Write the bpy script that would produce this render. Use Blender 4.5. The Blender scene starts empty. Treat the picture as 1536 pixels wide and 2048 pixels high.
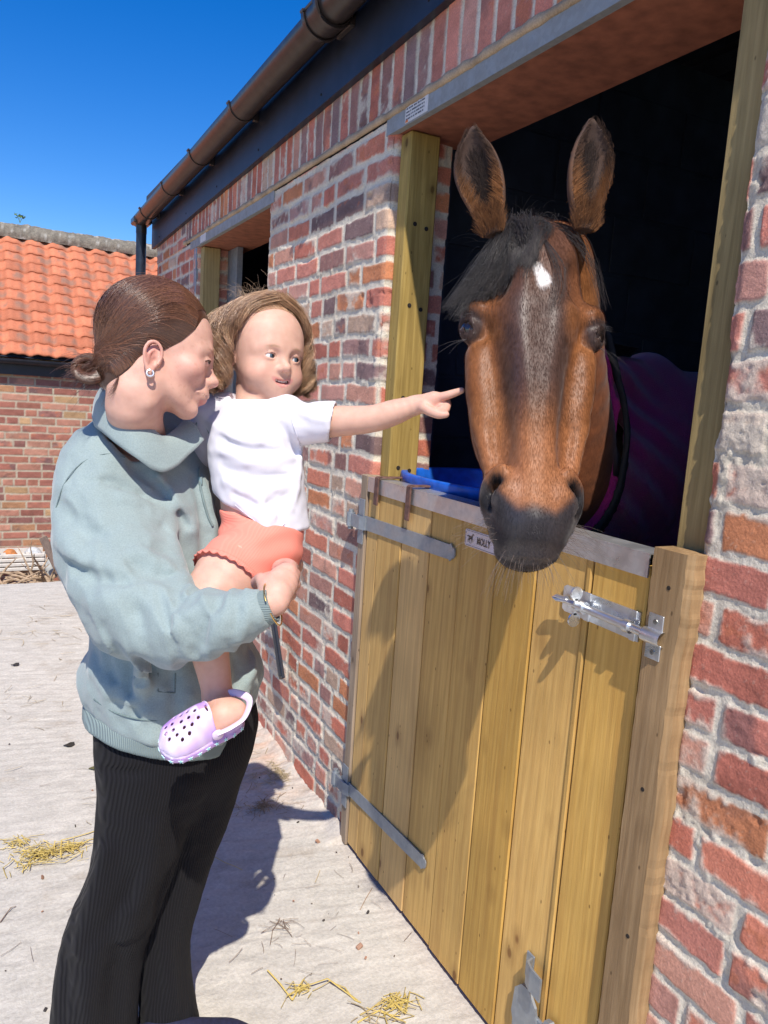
import bpy, math, random
import numpy as np
from mathutils import Vector, Matrix

random.seed(7)
RNG = np.random.default_rng(7)
SC = bpy.context.scene
COL = SC.collection
rad = math.radians

# ------------------------------------------------------------------ camera
FPX, PW, PH = 1540.0, 1536.0, 2048.0
_y, _p, _r = rad(27.8), rad(8.4), rad(3.8)
CAM = np.array([0.0, 0.0, 1.45])
FW = np.array([math.sin(_y)*math.cos(_p), math.cos(_y)*math.cos(_p), -math.sin(_p)])
_r0 = np.array([math.cos(_y), -math.sin(_y), 0.0]); _u0 = np.cross(_r0, FW)
RT = _r0*math.cos(_r) + _u0*math.sin(_r)
UP = -_r0*math.sin(_r) + _u0*math.cos(_r)
cd = bpy.data.cameras.new('camera'); cam = bpy.data.objects.new('camera', cd); COL.objects.link(cam)
cam.matrix_world = Matrix(((RT[0], UP[0], -FW[0], CAM[0]), (RT[1], UP[1], -FW[1], CAM[1]), (RT[2], UP[2], -FW[2], CAM[2]), (0, 0, 0, 1)))
cd.sensor_fit = 'VERTICAL'; cd.sensor_height = 36.0; cd.lens = 36.0*FPX/PH
cd.clip_start = 0.02; cd.clip_end = 2000
SC.camera = cam

# ------------------------------------------------------------------ sky, sun, exposure
SUN_EL, SUN_AZ = 53.3, 20.0          # light travels towards azimuth 20 deg east of +Y
w = bpy.data.worlds.new('World'); SC.world = w; w.use_nodes = True
nt = w.node_tree; nt.nodes.clear()
sky = nt.nodes.new('ShaderNodeTexSky'); sky.sky_type = 'NISHITA'; sky.sun_disc = False
sky.sun_elevation = rad(SUN_EL); sky.sun_rotation = rad(SUN_AZ + 180.0)
sky.air_density = 1.0; sky.dust_density = 0.2; sky.ozone_density = 4.0; sky.altitude = 0
hs = nt.nodes.new('ShaderNodeHueSaturation'); hs.inputs['Hue'].default_value = 0.514; hs.inputs['Saturation'].default_value = 1.42; hs.inputs['Value'].default_value = 1.12
bg = nt.nodes.new('ShaderNodeBackground'); bg.inputs[1].default_value = 0.12
wo = nt.nodes.new('ShaderNodeOutputWorld')
nt.links.new(sky.outputs[0], hs.inputs['Color']); nt.links.new(hs.outputs[0], bg.inputs[0]); nt.links.new(bg.outputs[0], wo.inputs[0])
sd = bpy.data.lights.new('sun', 'SUN'); sd.energy = 4.6; sd.angle = rad(0.5); sd.color = (1.0, 0.935, 0.84)
sun = bpy.data.objects.new('sun', sd); COL.objects.link(sun)
LDIR = np.array([math.sin(rad(SUN_AZ))*math.cos(rad(SUN_EL)), math.cos(rad(SUN_AZ))*math.cos(rad(SUN_EL)), -math.sin(rad(SUN_EL))])
sun.rotation_euler = Vector(LDIR).to_track_quat('-Z', 'Y').to_euler(); sun.location = (-3, -5, 9)
SC.view_settings.view_transform = 'Standard'; SC.view_settings.look = 'None'
SC.view_settings.exposure = 0.32; SC.view_settings.gamma = 1.0
SC.render.engine = 'CYCLES'
SC.cycles.max_bounces = 8; SC.cycles.use_denoising = True

# ------------------------------------------------------------------ geometry helpers
def at(px, py, d):
    """a point of the photograph at d metres in front of the lens, as a world coordinate"""
    return CAM + (FW + RT*(px-PW/2)/FPX - UP*(py-PH/2)/FPX)*d
def onplane(px, py, axis, v):
    r = FW + RT*(px-PW/2)/FPX - UP*(py-PH/2)/FPX
    return CAM + r*(v-CAM[axis])/r[axis]

def mesh_np(name, V, F, mat=None, parent=None, col=None, smooth=True, extra=None):
    """link numpy verts / faces (K x 3 or K x 4) as ONE mesh object"""
    V = np.asarray(V, dtype=np.float32); F = np.asarray(F, dtype=np.int32)
    me = bpy.data.meshes.new(name); k = F.shape[1]
    me.vertices.add(len(V)); me.vertices.foreach_set('co', V.ravel())
    me.loops.add(F.size); me.loops.foreach_set('vertex_index', F.ravel())
    me.polygons.add(len(F)); me.polygons.foreach_set('loop_start', np.arange(0, F.size, k, dtype=np.int32))
    me.update(calc_edges=True); me.validate()
    me.polygons.foreach_set('use_smooth', np.full(len(me.polygons), smooth, dtype=bool))
    if col is not None:
        a = me.color_attributes.new('Col', 'FLOAT_COLOR', 'POINT')
        c = np.ones((len(V), 4), np.float32); c[:, :3] = col; a.data.foreach_set('color', c.ravel())
    for nm, arr in (extra or {}).items():
        a = me.attributes.new(nm, 'FLOAT', 'POINT'); a.data.foreach_set('value', np.asarray(arr, np.float32))
    o = bpy.data.objects.new(name, me); COL.objects.link(o)
    if mat: me.materials.append(mat)
    if parent is not None: o.parent = parent
    return o

class MB:
    """collects boxes, tubes, prisms in one mesh"""
    def __init__(s): s.v = []; s.f = []; s.c = []; s.cur = (1, 1, 1)
    def add(s, vs, fs):
        b = len(s.v); s.v += [tuple(map(float, q)) for q in vs]; s.f += [tuple(i+b for i in q) for q in fs]
        s.c += [s.cur]*len(vs); return s
    def box(s, a, b, bev=0.0):
        x0, y0, z0 = np.minimum(a, b); x1, y1, z1 = np.maximum(a, b)
        if bev <= 0:
            vs = [(x, y, z) for z in (z0, z1) for y in (y0, y1) for x in (x0, x1)]
            return s.add(vs, [(0, 2, 3, 1), (4, 5, 7, 6), (0, 1, 5, 4), (1, 3, 7, 5), (3, 2, 6, 7), (2, 0, 4, 6)])
        c = np.array([(x0+x1)/2, (y0+y1)/2, (z0+z1)/2]); h = np.array([(x1-x0)/2, (y1-y0)/2, (z1-z0)/2])
        return s.obox(c, np.eye(3), h, bev)
    def obox(s, c, M, h, bev=0.0):
        """oriented box: centre, 3 axes (rows), half sizes; bevelled edges"""
        c = np.asarray(c, float); M = np.asarray(M, float); h = np.asarray(h, float)
        bev = min(bev, 0.49*min(h))
        if bev <= 0:
            vs = [c + M[0]*h[0]*i + M[1]*h[1]*j + M[2]*h[2]*k for k in (-1, 1) for j in (-1, 1) for i in (-1, 1)]
            return s.add(vs, [(0, 2, 3, 1), (4, 5, 7, 6), (0, 1, 5, 4), (1, 3, 7, 5), (3, 2, 6, 7), (2, 0, 4, 6)])
        vs = []; idx = {}
        for i in (-1, 1):
            for j in (-1, 1):
                for k in (-1, 1):
                    sg = (i, j, k)
                    for a in range(3):
                        q = [sg[t]*(h[t] - (0 if t == a else bev)) for t in range(3)]
                        idx[(i, j, k, a)] = len(vs); vs.append(c + M[0]*q[0] + M[1]*q[1] + M[2]*q[2])
        fs = []
        for a in range(3):
            b_, c_ = (a+1) % 3, (a+2) % 3
            for sgn in (-1, 1):
                def key(p, q):
                    t = [0, 0, 0]; t[a] = sgn; t[b_] = p; t[c_] = q; return idx[(t[0], t[1], t[2], a)]
                f = [key(-1, -1), key(1, -1), key(1, 1), key(-1, 1)]
                fs.append(f if sgn > 0 else f[::-1])
            for p in (-1, 1):
                for q in (-1, 1):   # edge along axis a between faces b_ and c_
                    def kk(e, ax):
                        t = [0, 0, 0]; t[a] = e; t[b_] = p; t[c_] = q; return idx[(t[0], t[1], t[2], ax)]
                    f = [kk(-1, b_), kk(1, b_), kk(1, c_), kk(-1, c_)]
                    fs.append(f if p*q < 0 else f[::-1])
        for i in (-1, 1):
            for j in (-1, 1):
                for k in (-1, 1):
                    f = [idx[(i, j, k, a)] for a in range(3)]
                    fs.append(f if i*j*k > 0 else f[::-1])
        return s.add(vs, fs)
    def tube(s, pts, r, n=10, caps=True, flat=None):
        pts = np.asarray(pts, float); m = len(pts)
        r = np.broadcast_to(np.asarray(r, float), (m,))
        T = np.gradient(pts, axis=0); T /= np.linalg.norm(T, axis=1)[:, None] + 1e-12
        ref = np.array([0, 0, 1.0]) if abs(T[0][2]) < 0.9 else np.array([1.0, 0, 0])
        vs = []
        N = np.cross(T[0], ref); N /= np.linalg.norm(N)
        for i in range(m):
            N = N - T[i]*(N @ T[i]); N /= np.linalg.norm(N) + 1e-12; B = np.cross(T[i], N)
            for j in range(n):
                a = 2*math.pi*j/n
                vs.append(pts[i] + (N*math.cos(a) + B*math.sin(a)*(flat or 1))*r[i])
        fs = [(i*n+j, i*n+(j+1) % n, (i+1)*n+(j+1) % n, (i+1)*n+j) for i in range(m-1) for j in range(n)]
        if caps: fs += [tuple(range(n))[::-1], tuple((m-1)*n+j for j in range(n))]
        return s.add(vs, fs)
    def prism(s, poly, vec):
        """polygon (3-D points, in order) extruded by vec"""
        p = np.asarray(poly, float); v = np.asarray(vec, float); n = len(p)
        return s.add(list(p) + list(p+v), [tuple(range(n))[::-1], tuple(range(n, 2*n))] + [(i, (i+1) % n, n+(i+1) % n, n+i) for i in range(n)])
    def lathe(s, c, axis, prof, n=20):
        """prof: (radius, height) pairs about axis"""
        c = np.asarray(c, float); A = np.asarray(axis, float); A /= np.linalg.norm(A)
        ref = np.array([0, 0, 1.0]) if abs(A[2]) < 0.9 else np.array([1.0, 0, 0])
        X = np.cross(A, ref); X /= np.linalg.norm(X); Y = np.cross(A, X); vs = []
        for (r, h) in prof:
            for j in range(n):
                a = 2*math.pi*j/n; vs.append(c + A*h + (X*math.cos(a)+Y*math.sin(a))*r)
        m = len(prof)
        fs = [(i*n+j, i*n+(j+1) % n, (i+1)*n+(j+1) % n, (i+1)*n+j) for i in range(m-1) for j in range(n)]
        fs += [tuple(range(n))[::-1], tuple((m-1)*n+j for j in range(n))]
        return s.add(vs, fs)
    def build(s, name, mat=None, parent=None, smooth=False):
        me = bpy.data.meshes.new(name); me.from_pydata(s.v, [], s.f); me.validate()
        a = me.color_attributes.new('Col', 'FLOAT_COLOR', 'POINT')
        c = np.ones((len(s.v), 4), np.float32); c[:, :3] = np.array(s.c); a.data.foreach_set('color', c.ravel())
        bmn = __import__('bmesh').new(); bmn.from_mesh(me)
        __import__('bmesh').ops.recalc_face_normals(bmn, faces=bmn.faces[:]); bmn.to_mesh(me); bmn.free()
        o = bpy.data.objects.new(name, me); COL.objects.link(o)
        if mat: me.materials.append(mat)
        if parent is not None: o.parent = parent
        if smooth:
            me.polygons.foreach_set('use_smooth', [True]*len(me.polygons))
            me.set_sharp_from_angle(angle=rad(35))
        return o

def thing(name, label, cat, group=None, loc=(0, 0, 0)):
    o = bpy.data.objects.new(name, None); COL.objects.link(o); o.location = loc; o.empty_display_size = 0.1
    return tag(o, label, cat, group)
def tag(o, label=None, cat=None, group=None, kind=None):
    if label: o['label'] = label
    if cat: o['category'] = cat
    if group: o['group'] = group
    if kind: o['kind'] = kind
    return o
def studs(name, mat, parent, items, prof, n=12):
    """one small turned head (screw, nail, rivet) per item (point, axis), each an object of its own"""
    first = None
    for p, ax in items:
        if first is None:
            first = MB().lathe((0, 0, 0), (0, 0, 1), prof, n).build(name, mat); o = first
        else: o = first.copy(); COL.objects.link(o)
        o.parent = parent
        if parent is not None: o.matrix_parent_inverse = parent.matrix_parent_inverse.copy() if parent.type == 'MESH' else Matrix.Translation(-Vector(parent.location))
        q = Vector(ax).to_track_quat('Z', 'Y'); o.rotation_mode = 'QUATERNION'; o.rotation_quaternion = q; o.location = Vector([float(v) for v in p])
SCREW = [(.0055, 0), (.0055, .0015), (.0045, .0024), (.002, .0026), (.002, .001)]
def struct(o, label=None): return tag(o, label, kind='structure')

# ------------------------------------------------------------------ noise
def _hash(ix, iy, iz, seed):
    h = (ix.astype(np.int64)*374761393 + iy.astype(np.int64)*668265263 + iz.astype(np.int64)*2147483647 + seed*974711) & 0xFFFFFFFF
    h = ((h ^ (h >> 13))*1274126177) & 0xFFFFFFFF
    h = ((h ^ (h >> 16))*2246822519) & 0xFFFFFFFF
    return ((h ^ (h >> 15)) & 0xFFFFFF).astype(np.float32)/16777216.0
def vnoise(P, seed=0):
    """value noise in [-1, 1] at points P (N x 3)"""
    P = np.asarray(P, np.float32); f0 = np.floor(P); t = P-f0; t = t*t*(3-2*t); i = f0.astype(np.int64)
    out = 0
    for dx in (0, 1):
        wx = t[..., 0] if dx else 1-t[..., 0]
        for dy in (0, 1):
            wy = t[..., 1] if dy else 1-t[..., 1]
            for dz in (0, 1):
                wz = t[..., 2] if dz else 1-t[..., 2]
                out = out + wx*wy*wz*_hash(i[..., 0]+dx, i[..., 1]+dy, i[..., 2]+dz, seed)
    return out*2-1
def fbm(P, oct=4, seed=0, gain=0.5):
    P = np.asarray(P, np.float32); o = 0; a = 1.0; s = 0
    for k in range(oct):
        o = o + a*vnoise(P*(2.03**k)+k*17.3, seed+k); s += a; a *= gain
    return o/s
def sstep(a, b, x):
    t = np.clip((x-a)/(b-a), 0, 1); return t*t*(3-2*t)
def lerp(a, b, t): return a+(b-a)*t
def spline(P, n):
    """Catmull-Rom through rows of P"""
    P = np.asarray(P, float); m = len(P); t = np.linspace(0, m-1, n); i = np.clip(t.astype(int), 0, m-2); u = (t-i)[:, None]
    g = lambda k: P[np.clip(k, 0, m-1)]
    a, b, c, d = g(i-1), g(i), g(i+1), g(i+2)
    return 0.5*((2*b)+(-a+c)*u+(2*a-5*b+4*c-d)*u*u+(-a+3*b-3*c+d)*u**3)

# ------------------------------------------------------------------ materials
def newmat(name):
    m = bpy.data.materials.new(name); m.use_nodes = True; nt = m.node_tree
    b = nt.nodes['Principled BSDF']; return m, nt, b
def N(nt, typ, **kw):
    n = nt.nodes.new(typ)
    for k, v in kw.items():
        if k in n.inputs: n.inputs[k].default_value = v
        else: setattr(n, k, v)
    return n
def L(nt, a, b): nt.links.new(a, b)
def rgb(*c): return (c[0], c[1], c[2], 1.0)
def mix(nt, fac, a, b, mode='MIX'):
    n = nt.nodes.new('ShaderNodeMix'); n.data_type = 'RGBA'; n.blend_type = mode
    for v, s in ((fac, n.inputs[0]), (a, n.inputs[6]), (b, n.inputs[7])):
        if hasattr(v, 'is_linked'): nt.links.new(v, s)
        else: s.default_value = v
    return n.outputs[2]
def ramp(nt, src, stops):
    n = nt.nodes.new('ShaderNodeValToRGB'); nt.links.new(src, n.inputs[0]); e = n.color_ramp.elements
    e[0].position = stops[0][0]; e[0].color = rgb(*stops[0][1]); e[1].position = stops[-1][0]; e[1].color = rgb(*stops[-1][1])
    for p, c in stops[1:-1]:
        q = e.new(p); q.color = rgb(*c)
    return n.outputs[0]
def g3(v): return (v, v, v)
def coords(nt, scale=(1, 1, 1), rot=(0, 0, 0)):
    tc = nt.nodes.new('ShaderNodeTexCoord'); mp = nt.nodes.new('ShaderNodeMapping')
    nt.links.new(tc.outputs['Object'], mp.inputs[0]); mp.inputs['Scale'].default_value = scale; mp.inputs['Rotation'].default_value = rot
    return mp.outputs[0]
def bump(nt, b, h, strength=0.3, dist=0.002, prev=None):
    n = nt.nodes.new('ShaderNodeBump'); n.inputs['Strength'].default_value = strength; n.inputs['Distance'].default_value = dist
    nt.links.new(h, n.inputs['Height'])
    if prev is not None: nt.links.new(prev, n.inputs['Normal'])
    nt.links.new(n.outputs[0], b.inputs['Normal']); return n.outputs[0]
def vcol(nt, name='Col'):
    n = nt.nodes.new('ShaderNodeAttribute'); n.attribute_name = name; return n

def mat_simple(name, c, rough=0.5, metal=0.0, nscale=40, nvar=0.25, bst=0.2, bdist=0.001, spec=0.5):
    m, nt, b = newmat(name); co = coords(nt)
    n = N(nt, 'ShaderNodeTexNoise', Scale=nscale, Detail=6.0); L(nt, co, n.inputs['Vector'])
    lo = tuple(x*(1-nvar) for x in c); hi = tuple(min(1, x*(1+nvar)) for x in c)
    L(nt, ramp(nt, n.outputs[0], [(0.3, lo), (0.7, hi)]), b.inputs['Base Color'])
    b.inputs['Roughness'].default_value = rough; b.inputs['Metallic'].default_value = metal
    b.inputs['Specular IOR Level'].default_value = spec
    if bst: bump(nt, b, n.outputs[0], bst, bdist)
    return m

def mat_vcol(name, rough=0.85, scale=180, amt=0.35, bst=0.5, bdist=0.002, spec=0.3):
    """vertex-stored base colour, broken up with grain"""
    m, nt, b = newmat(name); co = coords(nt); a = vcol(nt)
    n = N(nt, 'ShaderNodeTexNoise', Scale=scale, Detail=7.0, Roughness=0.65); L(nt, co, n.inputs['Vector'])
    v = ramp(nt, n.outputs[0], [(0.25, g3(1-amt)), (0.75, g3(1+amt*0.6))])
    L(nt, mix(nt, 1.0, a.outputs['Color'], v, 'MULTIPLY'), b.inputs['Base Color'])
    b.inputs['Roughness'].default_value = rough; b.inputs['Specular IOR Level'].default_value = spec
    bump(nt, b, n.outputs[0], bst, bdist); return m

def mat_wood(name, c1, c2, dark, axis='Z', rough=0.7, knots=True):
    """sawn timber: grain along one axis, growth-ring figure, knots; Col tints each board"""
    m, nt, b = newmat(name)
    sc = {'Z': (1, 1, 0.045), 'Y': (1, 0.045, 1), 'X': (0.045, 1, 1)}[axis]
    a = vcol(nt)
    tc = nt.nodes.new('ShaderNodeTexCoord')
    off = nt.nodes.new('ShaderNodeVectorMath'); off.operation = 'MULTIPLY_ADD'   # shift the figure from board to board
    sep = nt.nodes.new('ShaderNodeSeparateColor'); L(nt, a.outputs['Color'], sep.inputs[0])
    comb = nt.nodes.new('ShaderNodeCombineXYZ'); L(nt, sep.outputs[2], comb.inputs[0]); L(nt, sep.outputs[2], comb.inputs[1]); L(nt, sep.outputs[2], comb.inputs[2])
    off.inputs[1].default_value = (37.0, 23.0, 51.0)
    L(nt, comb.outputs[0], off.inputs[0]); L(nt, tc.outputs['Object'], off.inputs[2])
    mp = nt.nodes.new('ShaderNodeMapping'); L(nt, off.outputs[0], mp.inputs[0]); mp.inputs['Scale'].default_value = sc
    dn = N(nt, 'ShaderNodeTexNoise', Scale=9.0, Detail=2.0); L(nt, mp.outputs[0], dn.inputs['Vector'])
    dm = nt.nodes.new('ShaderNodeVectorMath'); dm.operation = 'MULTIPLY_ADD'; dm.inputs[1].default_value = (0.05, 0.05, 0.05)
    L(nt, dn.outputs['Color'], dm.inputs[0]); L(nt, mp.outputs[0], dm.inputs[2])
    g = N(nt, 'ShaderNodeTexNoise', Scale=160.0, Detail=6.0, Roughness=0.6); L(nt, dm.outputs[0], g.inputs['Vector'])
    g2 = N(nt, 'ShaderNodeTexNoise', Scale=28.0, Detail=3.0); L(nt, dm.outputs[0], g2.inputs['Vector'])
    c = mix(nt, ramp(nt, g.outputs[0], [(0.35, g3(0)), (0.65, g3(1))]), rgb(*c1), rgb(*c2))
    wv = N(nt, 'ShaderNodeTexWave', Scale=26.0, Distortion=6.0, Detail=2.0); wv.inputs['Detail Scale'].default_value = 1.2
    wv.wave_type = 'BANDS'; wv.bands_direction = 'DIAGONAL'; L(nt, dm.outputs[0], wv.inputs['Vector'])
    c = mix(nt, ramp(nt, wv.outputs[0], [(0.3, g3(0)), (0.95, g3(0.24))]), c, rgb(*dark))
    c = mix(nt, ramp(nt, g2.outputs[0], [(0.52, g3(0)), (0.75, g3(0.55))]), c, rgb(*dark))
    if knots:
        mk = nt.nodes.new('ShaderNodeMapping'); L(nt, off.outputs[0], mk.inputs[0])
        mk.inputs['Scale'].default_value = tuple(1 if q == 1 else 0.6 for q in sc)
        vo = N(nt, 'ShaderNodeTexVoronoi', Scale=8.5, Randomness=1.0); vo.feature = 'F1'
        kd = nt.nodes.new('ShaderNodeVectorMath'); kd.operation = 'MULTIPLY_ADD'; kd.inputs[1].default_value = (0.03, 0.03, 0.03)
        L(nt, dn.outputs['Color'], kd.inputs[0]); L(nt, mk.outputs[0], kd.inputs[2]); L(nt, kd.outputs[0], vo.inputs['Vector'])
        c = mix(nt, ramp(nt, vo.outputs['Distance'], [(0.055, g3(0.9)), (0.085, g3(0.35)), (0.22, g3(0))]), c, rgb(dark[0]*0.5, dark[1]*0.42, dark[2]*0.4))
    pt_ = N(nt, 'ShaderNodeTexVoronoi', Scale=34.0, Randomness=1.0); pm_ = nt.nodes.new('ShaderNodeMapping'); L(nt, off.outputs[0], pm_.inputs[0]); pm_.inputs['Scale'].default_value = tuple(1 if q == 1 else 0.5 for q in sc); L(nt, pm_.outputs[0], pt_.inputs['Vector'])
    c = mix(nt, ramp(nt, pt_.outputs['Distance'], [(0.05, g3(0.7)), (0.09, g3(0))]), c, rgb(dark[0]*0.4, dark[1]*0.35, dark[2]*0.3))
    st = N(nt, 'ShaderNodeTexNoise', Scale=3.0, Detail=5.0); L(nt, tc.outputs['Object'], st.inputs['Vector'])
    c = mix(nt, 1.0, c, ramp(nt, st.outputs[0], [(0.3, g3(0.78)), (0.7, g3(1.1))]), 'MULTIPLY')
    hsv = nt.nodes.new('ShaderNodeHueSaturation'); L(nt, c, hsv.inputs['Color']); L(nt, sep.outputs[0], hsv.inputs['Value']); L(nt, sep.outputs[1], hsv.inputs['Saturation'])
    L(nt, hsv.outputs[0], b.inputs['Base Color'])
    b.inputs['Roughness'].default_value = rough; b.inputs['Specular IOR Level'].default_value = 0.3
    fz = N(nt, 'ShaderNodeTexNoise', Scale=420.0, Detail=3.0); L(nt, tc.outputs['Object'], fz.inputs['Vector'])
    nn = bump(nt, b, g.outputs[0], 0.55, 0.0018); bump(nt, b, fz.outputs[0], 0.35, 0.0008, nn)
    return m

def mat_zinc(name, c=(0.42, 0.45, 0.48), rough=0.42, metal=0.85):
    m, nt, b = newmat(name); co = coords(nt)
    v = N(nt, 'ShaderNodeTexVoronoi', Scale=90.0); L(nt, co, v.inputs['Vector'])
    n = N(nt, 'ShaderNodeTexNoise', Scale=22.0, Detail=6.0); L(nt, co, n.inputs['Vector'])
    a = mix(nt, 0.35, v.outputs['Color'], rgb(.5, .5, .5), 'MIX')
    bw = nt.nodes.new('ShaderNodeRGBToBW'); L(nt, v.outputs['Color'], bw.inputs[0])
    c0 = mix(nt, ramp(nt, bw.outputs[0], [(0.2, g3(0)), (0.8, g3(1))]), rgb(*[x*0.94 for x in c]), rgb(*[x*1.05 for x in c]))
    c1 = mix(nt, ramp(nt, n.outputs[0], [(0.45, g3(0)), (0.8, g3(0.35))]), c0, rgb(c[0]*0.55, c[1]*0.55, c[2]*0.55))
    L(nt, c1, b.inputs['Base Color'])
    L(nt, ramp(nt, n.outputs[0], [(0.3, g3(rough-0.1)), (0.7, g3(rough+0.18))]), b.inputs['Roughness'])
    b.inputs['Metallic'].default_value = metal
    bump(nt, b, n.outputs[0], 0.15, 0.001); return m
# ================================================================== the place
WX = 1.062                      # outer face of the stable wall (runs along Y); yard is at smaller x
OP0, OP1, LZ = 0.875, 2.11, 2.206   # doorway from / to, underside of lintel
WN0, WN1, SILL = 3.20, 4.43, 1.18   # second opening
YEND, YNEAR = 5.55, -2.2

# ---- brickwork -----------------------------------------------------------------
BR = np.array([(.50, .165, .105), (.52, .205, .15), (.48, .24, .185), (.30, .155, .13), (.56, .22, .105), (.22, .14, .13),
               (.43, .145, .10), (.50, .34, .24), (.54, .27, .19), (.50, .18, .13), (.37, .21, .18), (.53, .19, .12)])
MORT = np.array((.68, .61, .49))

def brick_rows(s0, s1, nrow, seed, big=.225, small=.112):
    g = np.random.default_rng(seed); rows = []
    for r in range(nrow):
        p = s0 - g.uniform(0.05, .25); b = []
        alt = r % 2
        while p < s1+.3:
            b.append(p); p += big*g.uniform(.96, 1.03) if g.random() < (.78 if not alt else .55) else small*g.uniform(.94, 1.08)
        rows.append(np.array(b))
    return rows

def brick_field(S, Z, seed, z0=0.0, ch=.0745, lime=.5, soldier=None, wob=1.0, mw=.0062, palette=BR, mort=MORT):
    """height (m) and colour of sloppy reclaimed brickwork at wall coordinates S, Z"""
    P = np.stack([S*14, Z*14, np.full_like(S, seed*3.1)], -1)
    w1 = fbm(P, 3, seed); w2 = fbm(P+50, 3, seed+5); w3 = fbm(P*.16+9, 2, seed+8)
    P2 = np.stack([S*75, Z*75, np.full_like(S, seed*1.7)], -1); fine = fbm(P2, 4, seed+11); fine2 = fbm(P2*2.7+31, 3, seed+12)
    s = S + .0045*wob*w1 + .0020*wob*fine; z = Z + .0055*wob*w2 + .0025*wob*fbm(P2+7, 2, seed+2) + .009*wob*w3
    row = np.floor((z-z0)/ch).astype(int); zl = (z-z0)-row*ch
    rows = brick_rows(S.min(), S.max(), int(row.max()-row.min())+3, seed); r0 = row.min()
    ds = np.zeros_like(s); bid = np.zeros(s.shape, int); ln = np.zeros_like(s); sl = np.zeros_like(s)
    for r in np.unique(row):
        m = row == r; b = rows[r-r0]; k = np.clip(np.searchsorted(b, s[m])-1, 0, len(b)-2)
        ds[m] = np.minimum(s[m]-b[k], b[k+1]-s[m]); bid[m] = (r+100)*991+k; ln[m] = b[k+1]-b[k]; sl[m] = s[m]-b[k]
    dz = np.minimum(zl, ch-zl)
    if soldier is not None:
        zs, ze, smax = soldier; m = (Z > zs) & (Z < ze) & (S < smax)
        k = np.floor(s[m]/.0735).astype(int); l = s[m]-k*.0735
        ds[m] = np.minimum(l, .0735-l); dz[m] = np.minimum(Z[m]-zs, ze-Z[m]+.004)+.004; bid[m] = 700001+k
        sl[m] = l
    rc = .007; qx = np.maximum(rc+mw-ds, 0); qz = np.maximum(rc+mw-dz, 0)
    e = np.where((qx > 0) & (qz > 0), rc-np.hypot(qx, qz), np.minimum(ds, dz)-mw)
    h1 = _hash(bid, bid*0+3, bid*0, seed); h2 = _hash(bid, bid*0+5, bid*0, seed+1); h3 = _hash(bid, bid*0+9, bid*0, seed+2); h4 = _hash(bid, bid*0+11, bid*0, seed+2)
    mask = sstep(0, .0045, e)
    base = palette[(h1*len(palette)).astype(int) % len(palette)]*(0.92+.42*h2)[..., None]
    blot = fbm(np.stack([S*22+h3*60, Z*30+h1*40, h2*50], -1), 3, seed+21)
    base = base*(1+.30*blot)[..., None]
    dark = sstep(.15, .5, fbm(np.stack([S*11+h2*40, Z*9+h3*70, h1*20], -1), 3, seed+23))*(h4 > .55)
    base = lerp(base, np.array((.13, .095, .10)), (.55*dark)[..., None])
    fresh = sstep(.25, .45, blot+.3*fine)*(h3 > .6)
    base = lerp(base, np.array((.52, .17, .08)), (.5*fresh)[..., None])
    # lime smeared over faces, thicker near the joints
    lm = fbm(np.stack([S*9+11, Z*9, np.full_like(S, 4.0)], -1), 4, seed+31)+.35*fine + .8*(lime-.5) + .35*(1-sstep(0, .018, e))+ .5*(h4-.6)
    lim = sstep(.25, .62, lm)
    speck = sstep(.42, .6, fine2)*.45
    cb = lerp(base, mort*1.03, np.clip(.72*lim+speck*.45, 0, .86)[..., None])
    mc = mort*(1+.16*w1+.14*fine)[..., None]
    sand = sstep(.1, .5, fbm(np.stack([S*5, Z*5, S*0+2], -1), 2, seed+41))
    mc = lerp(mc, np.array((.48, .40, .29)), (.35*sand)[..., None])
    c = lerp(mc, cb, mask[..., None])
    spill = sstep(.30, .60, fbm(np.stack([S*16, Z*16, S*0+8], -1), 3, seed+51)+.25*fine)      # mortar squeezed out past the faces
    hb = .0050 + .0040*(h2-.5) + .0012*(blot) + .0013*fine2 + .0022*fine*(h3 > .35) - .006*sstep(.35, .6, -blot+.4*fine)*(h4 > .7) + .0022*lim*(.5+fine)
    hb = hb + (h1-.5)*.03*(sl-ln*.5)
    hm = .0010 + .0030*fine + .0022*w1 + .0062*spill*sstep(.0, 1, .6+fine) - .0045*sstep(.2, .5, w2)
    return lerp(hm, hb, sstep(-.001, .005, e)), np.clip(c, .02, .85)

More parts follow.
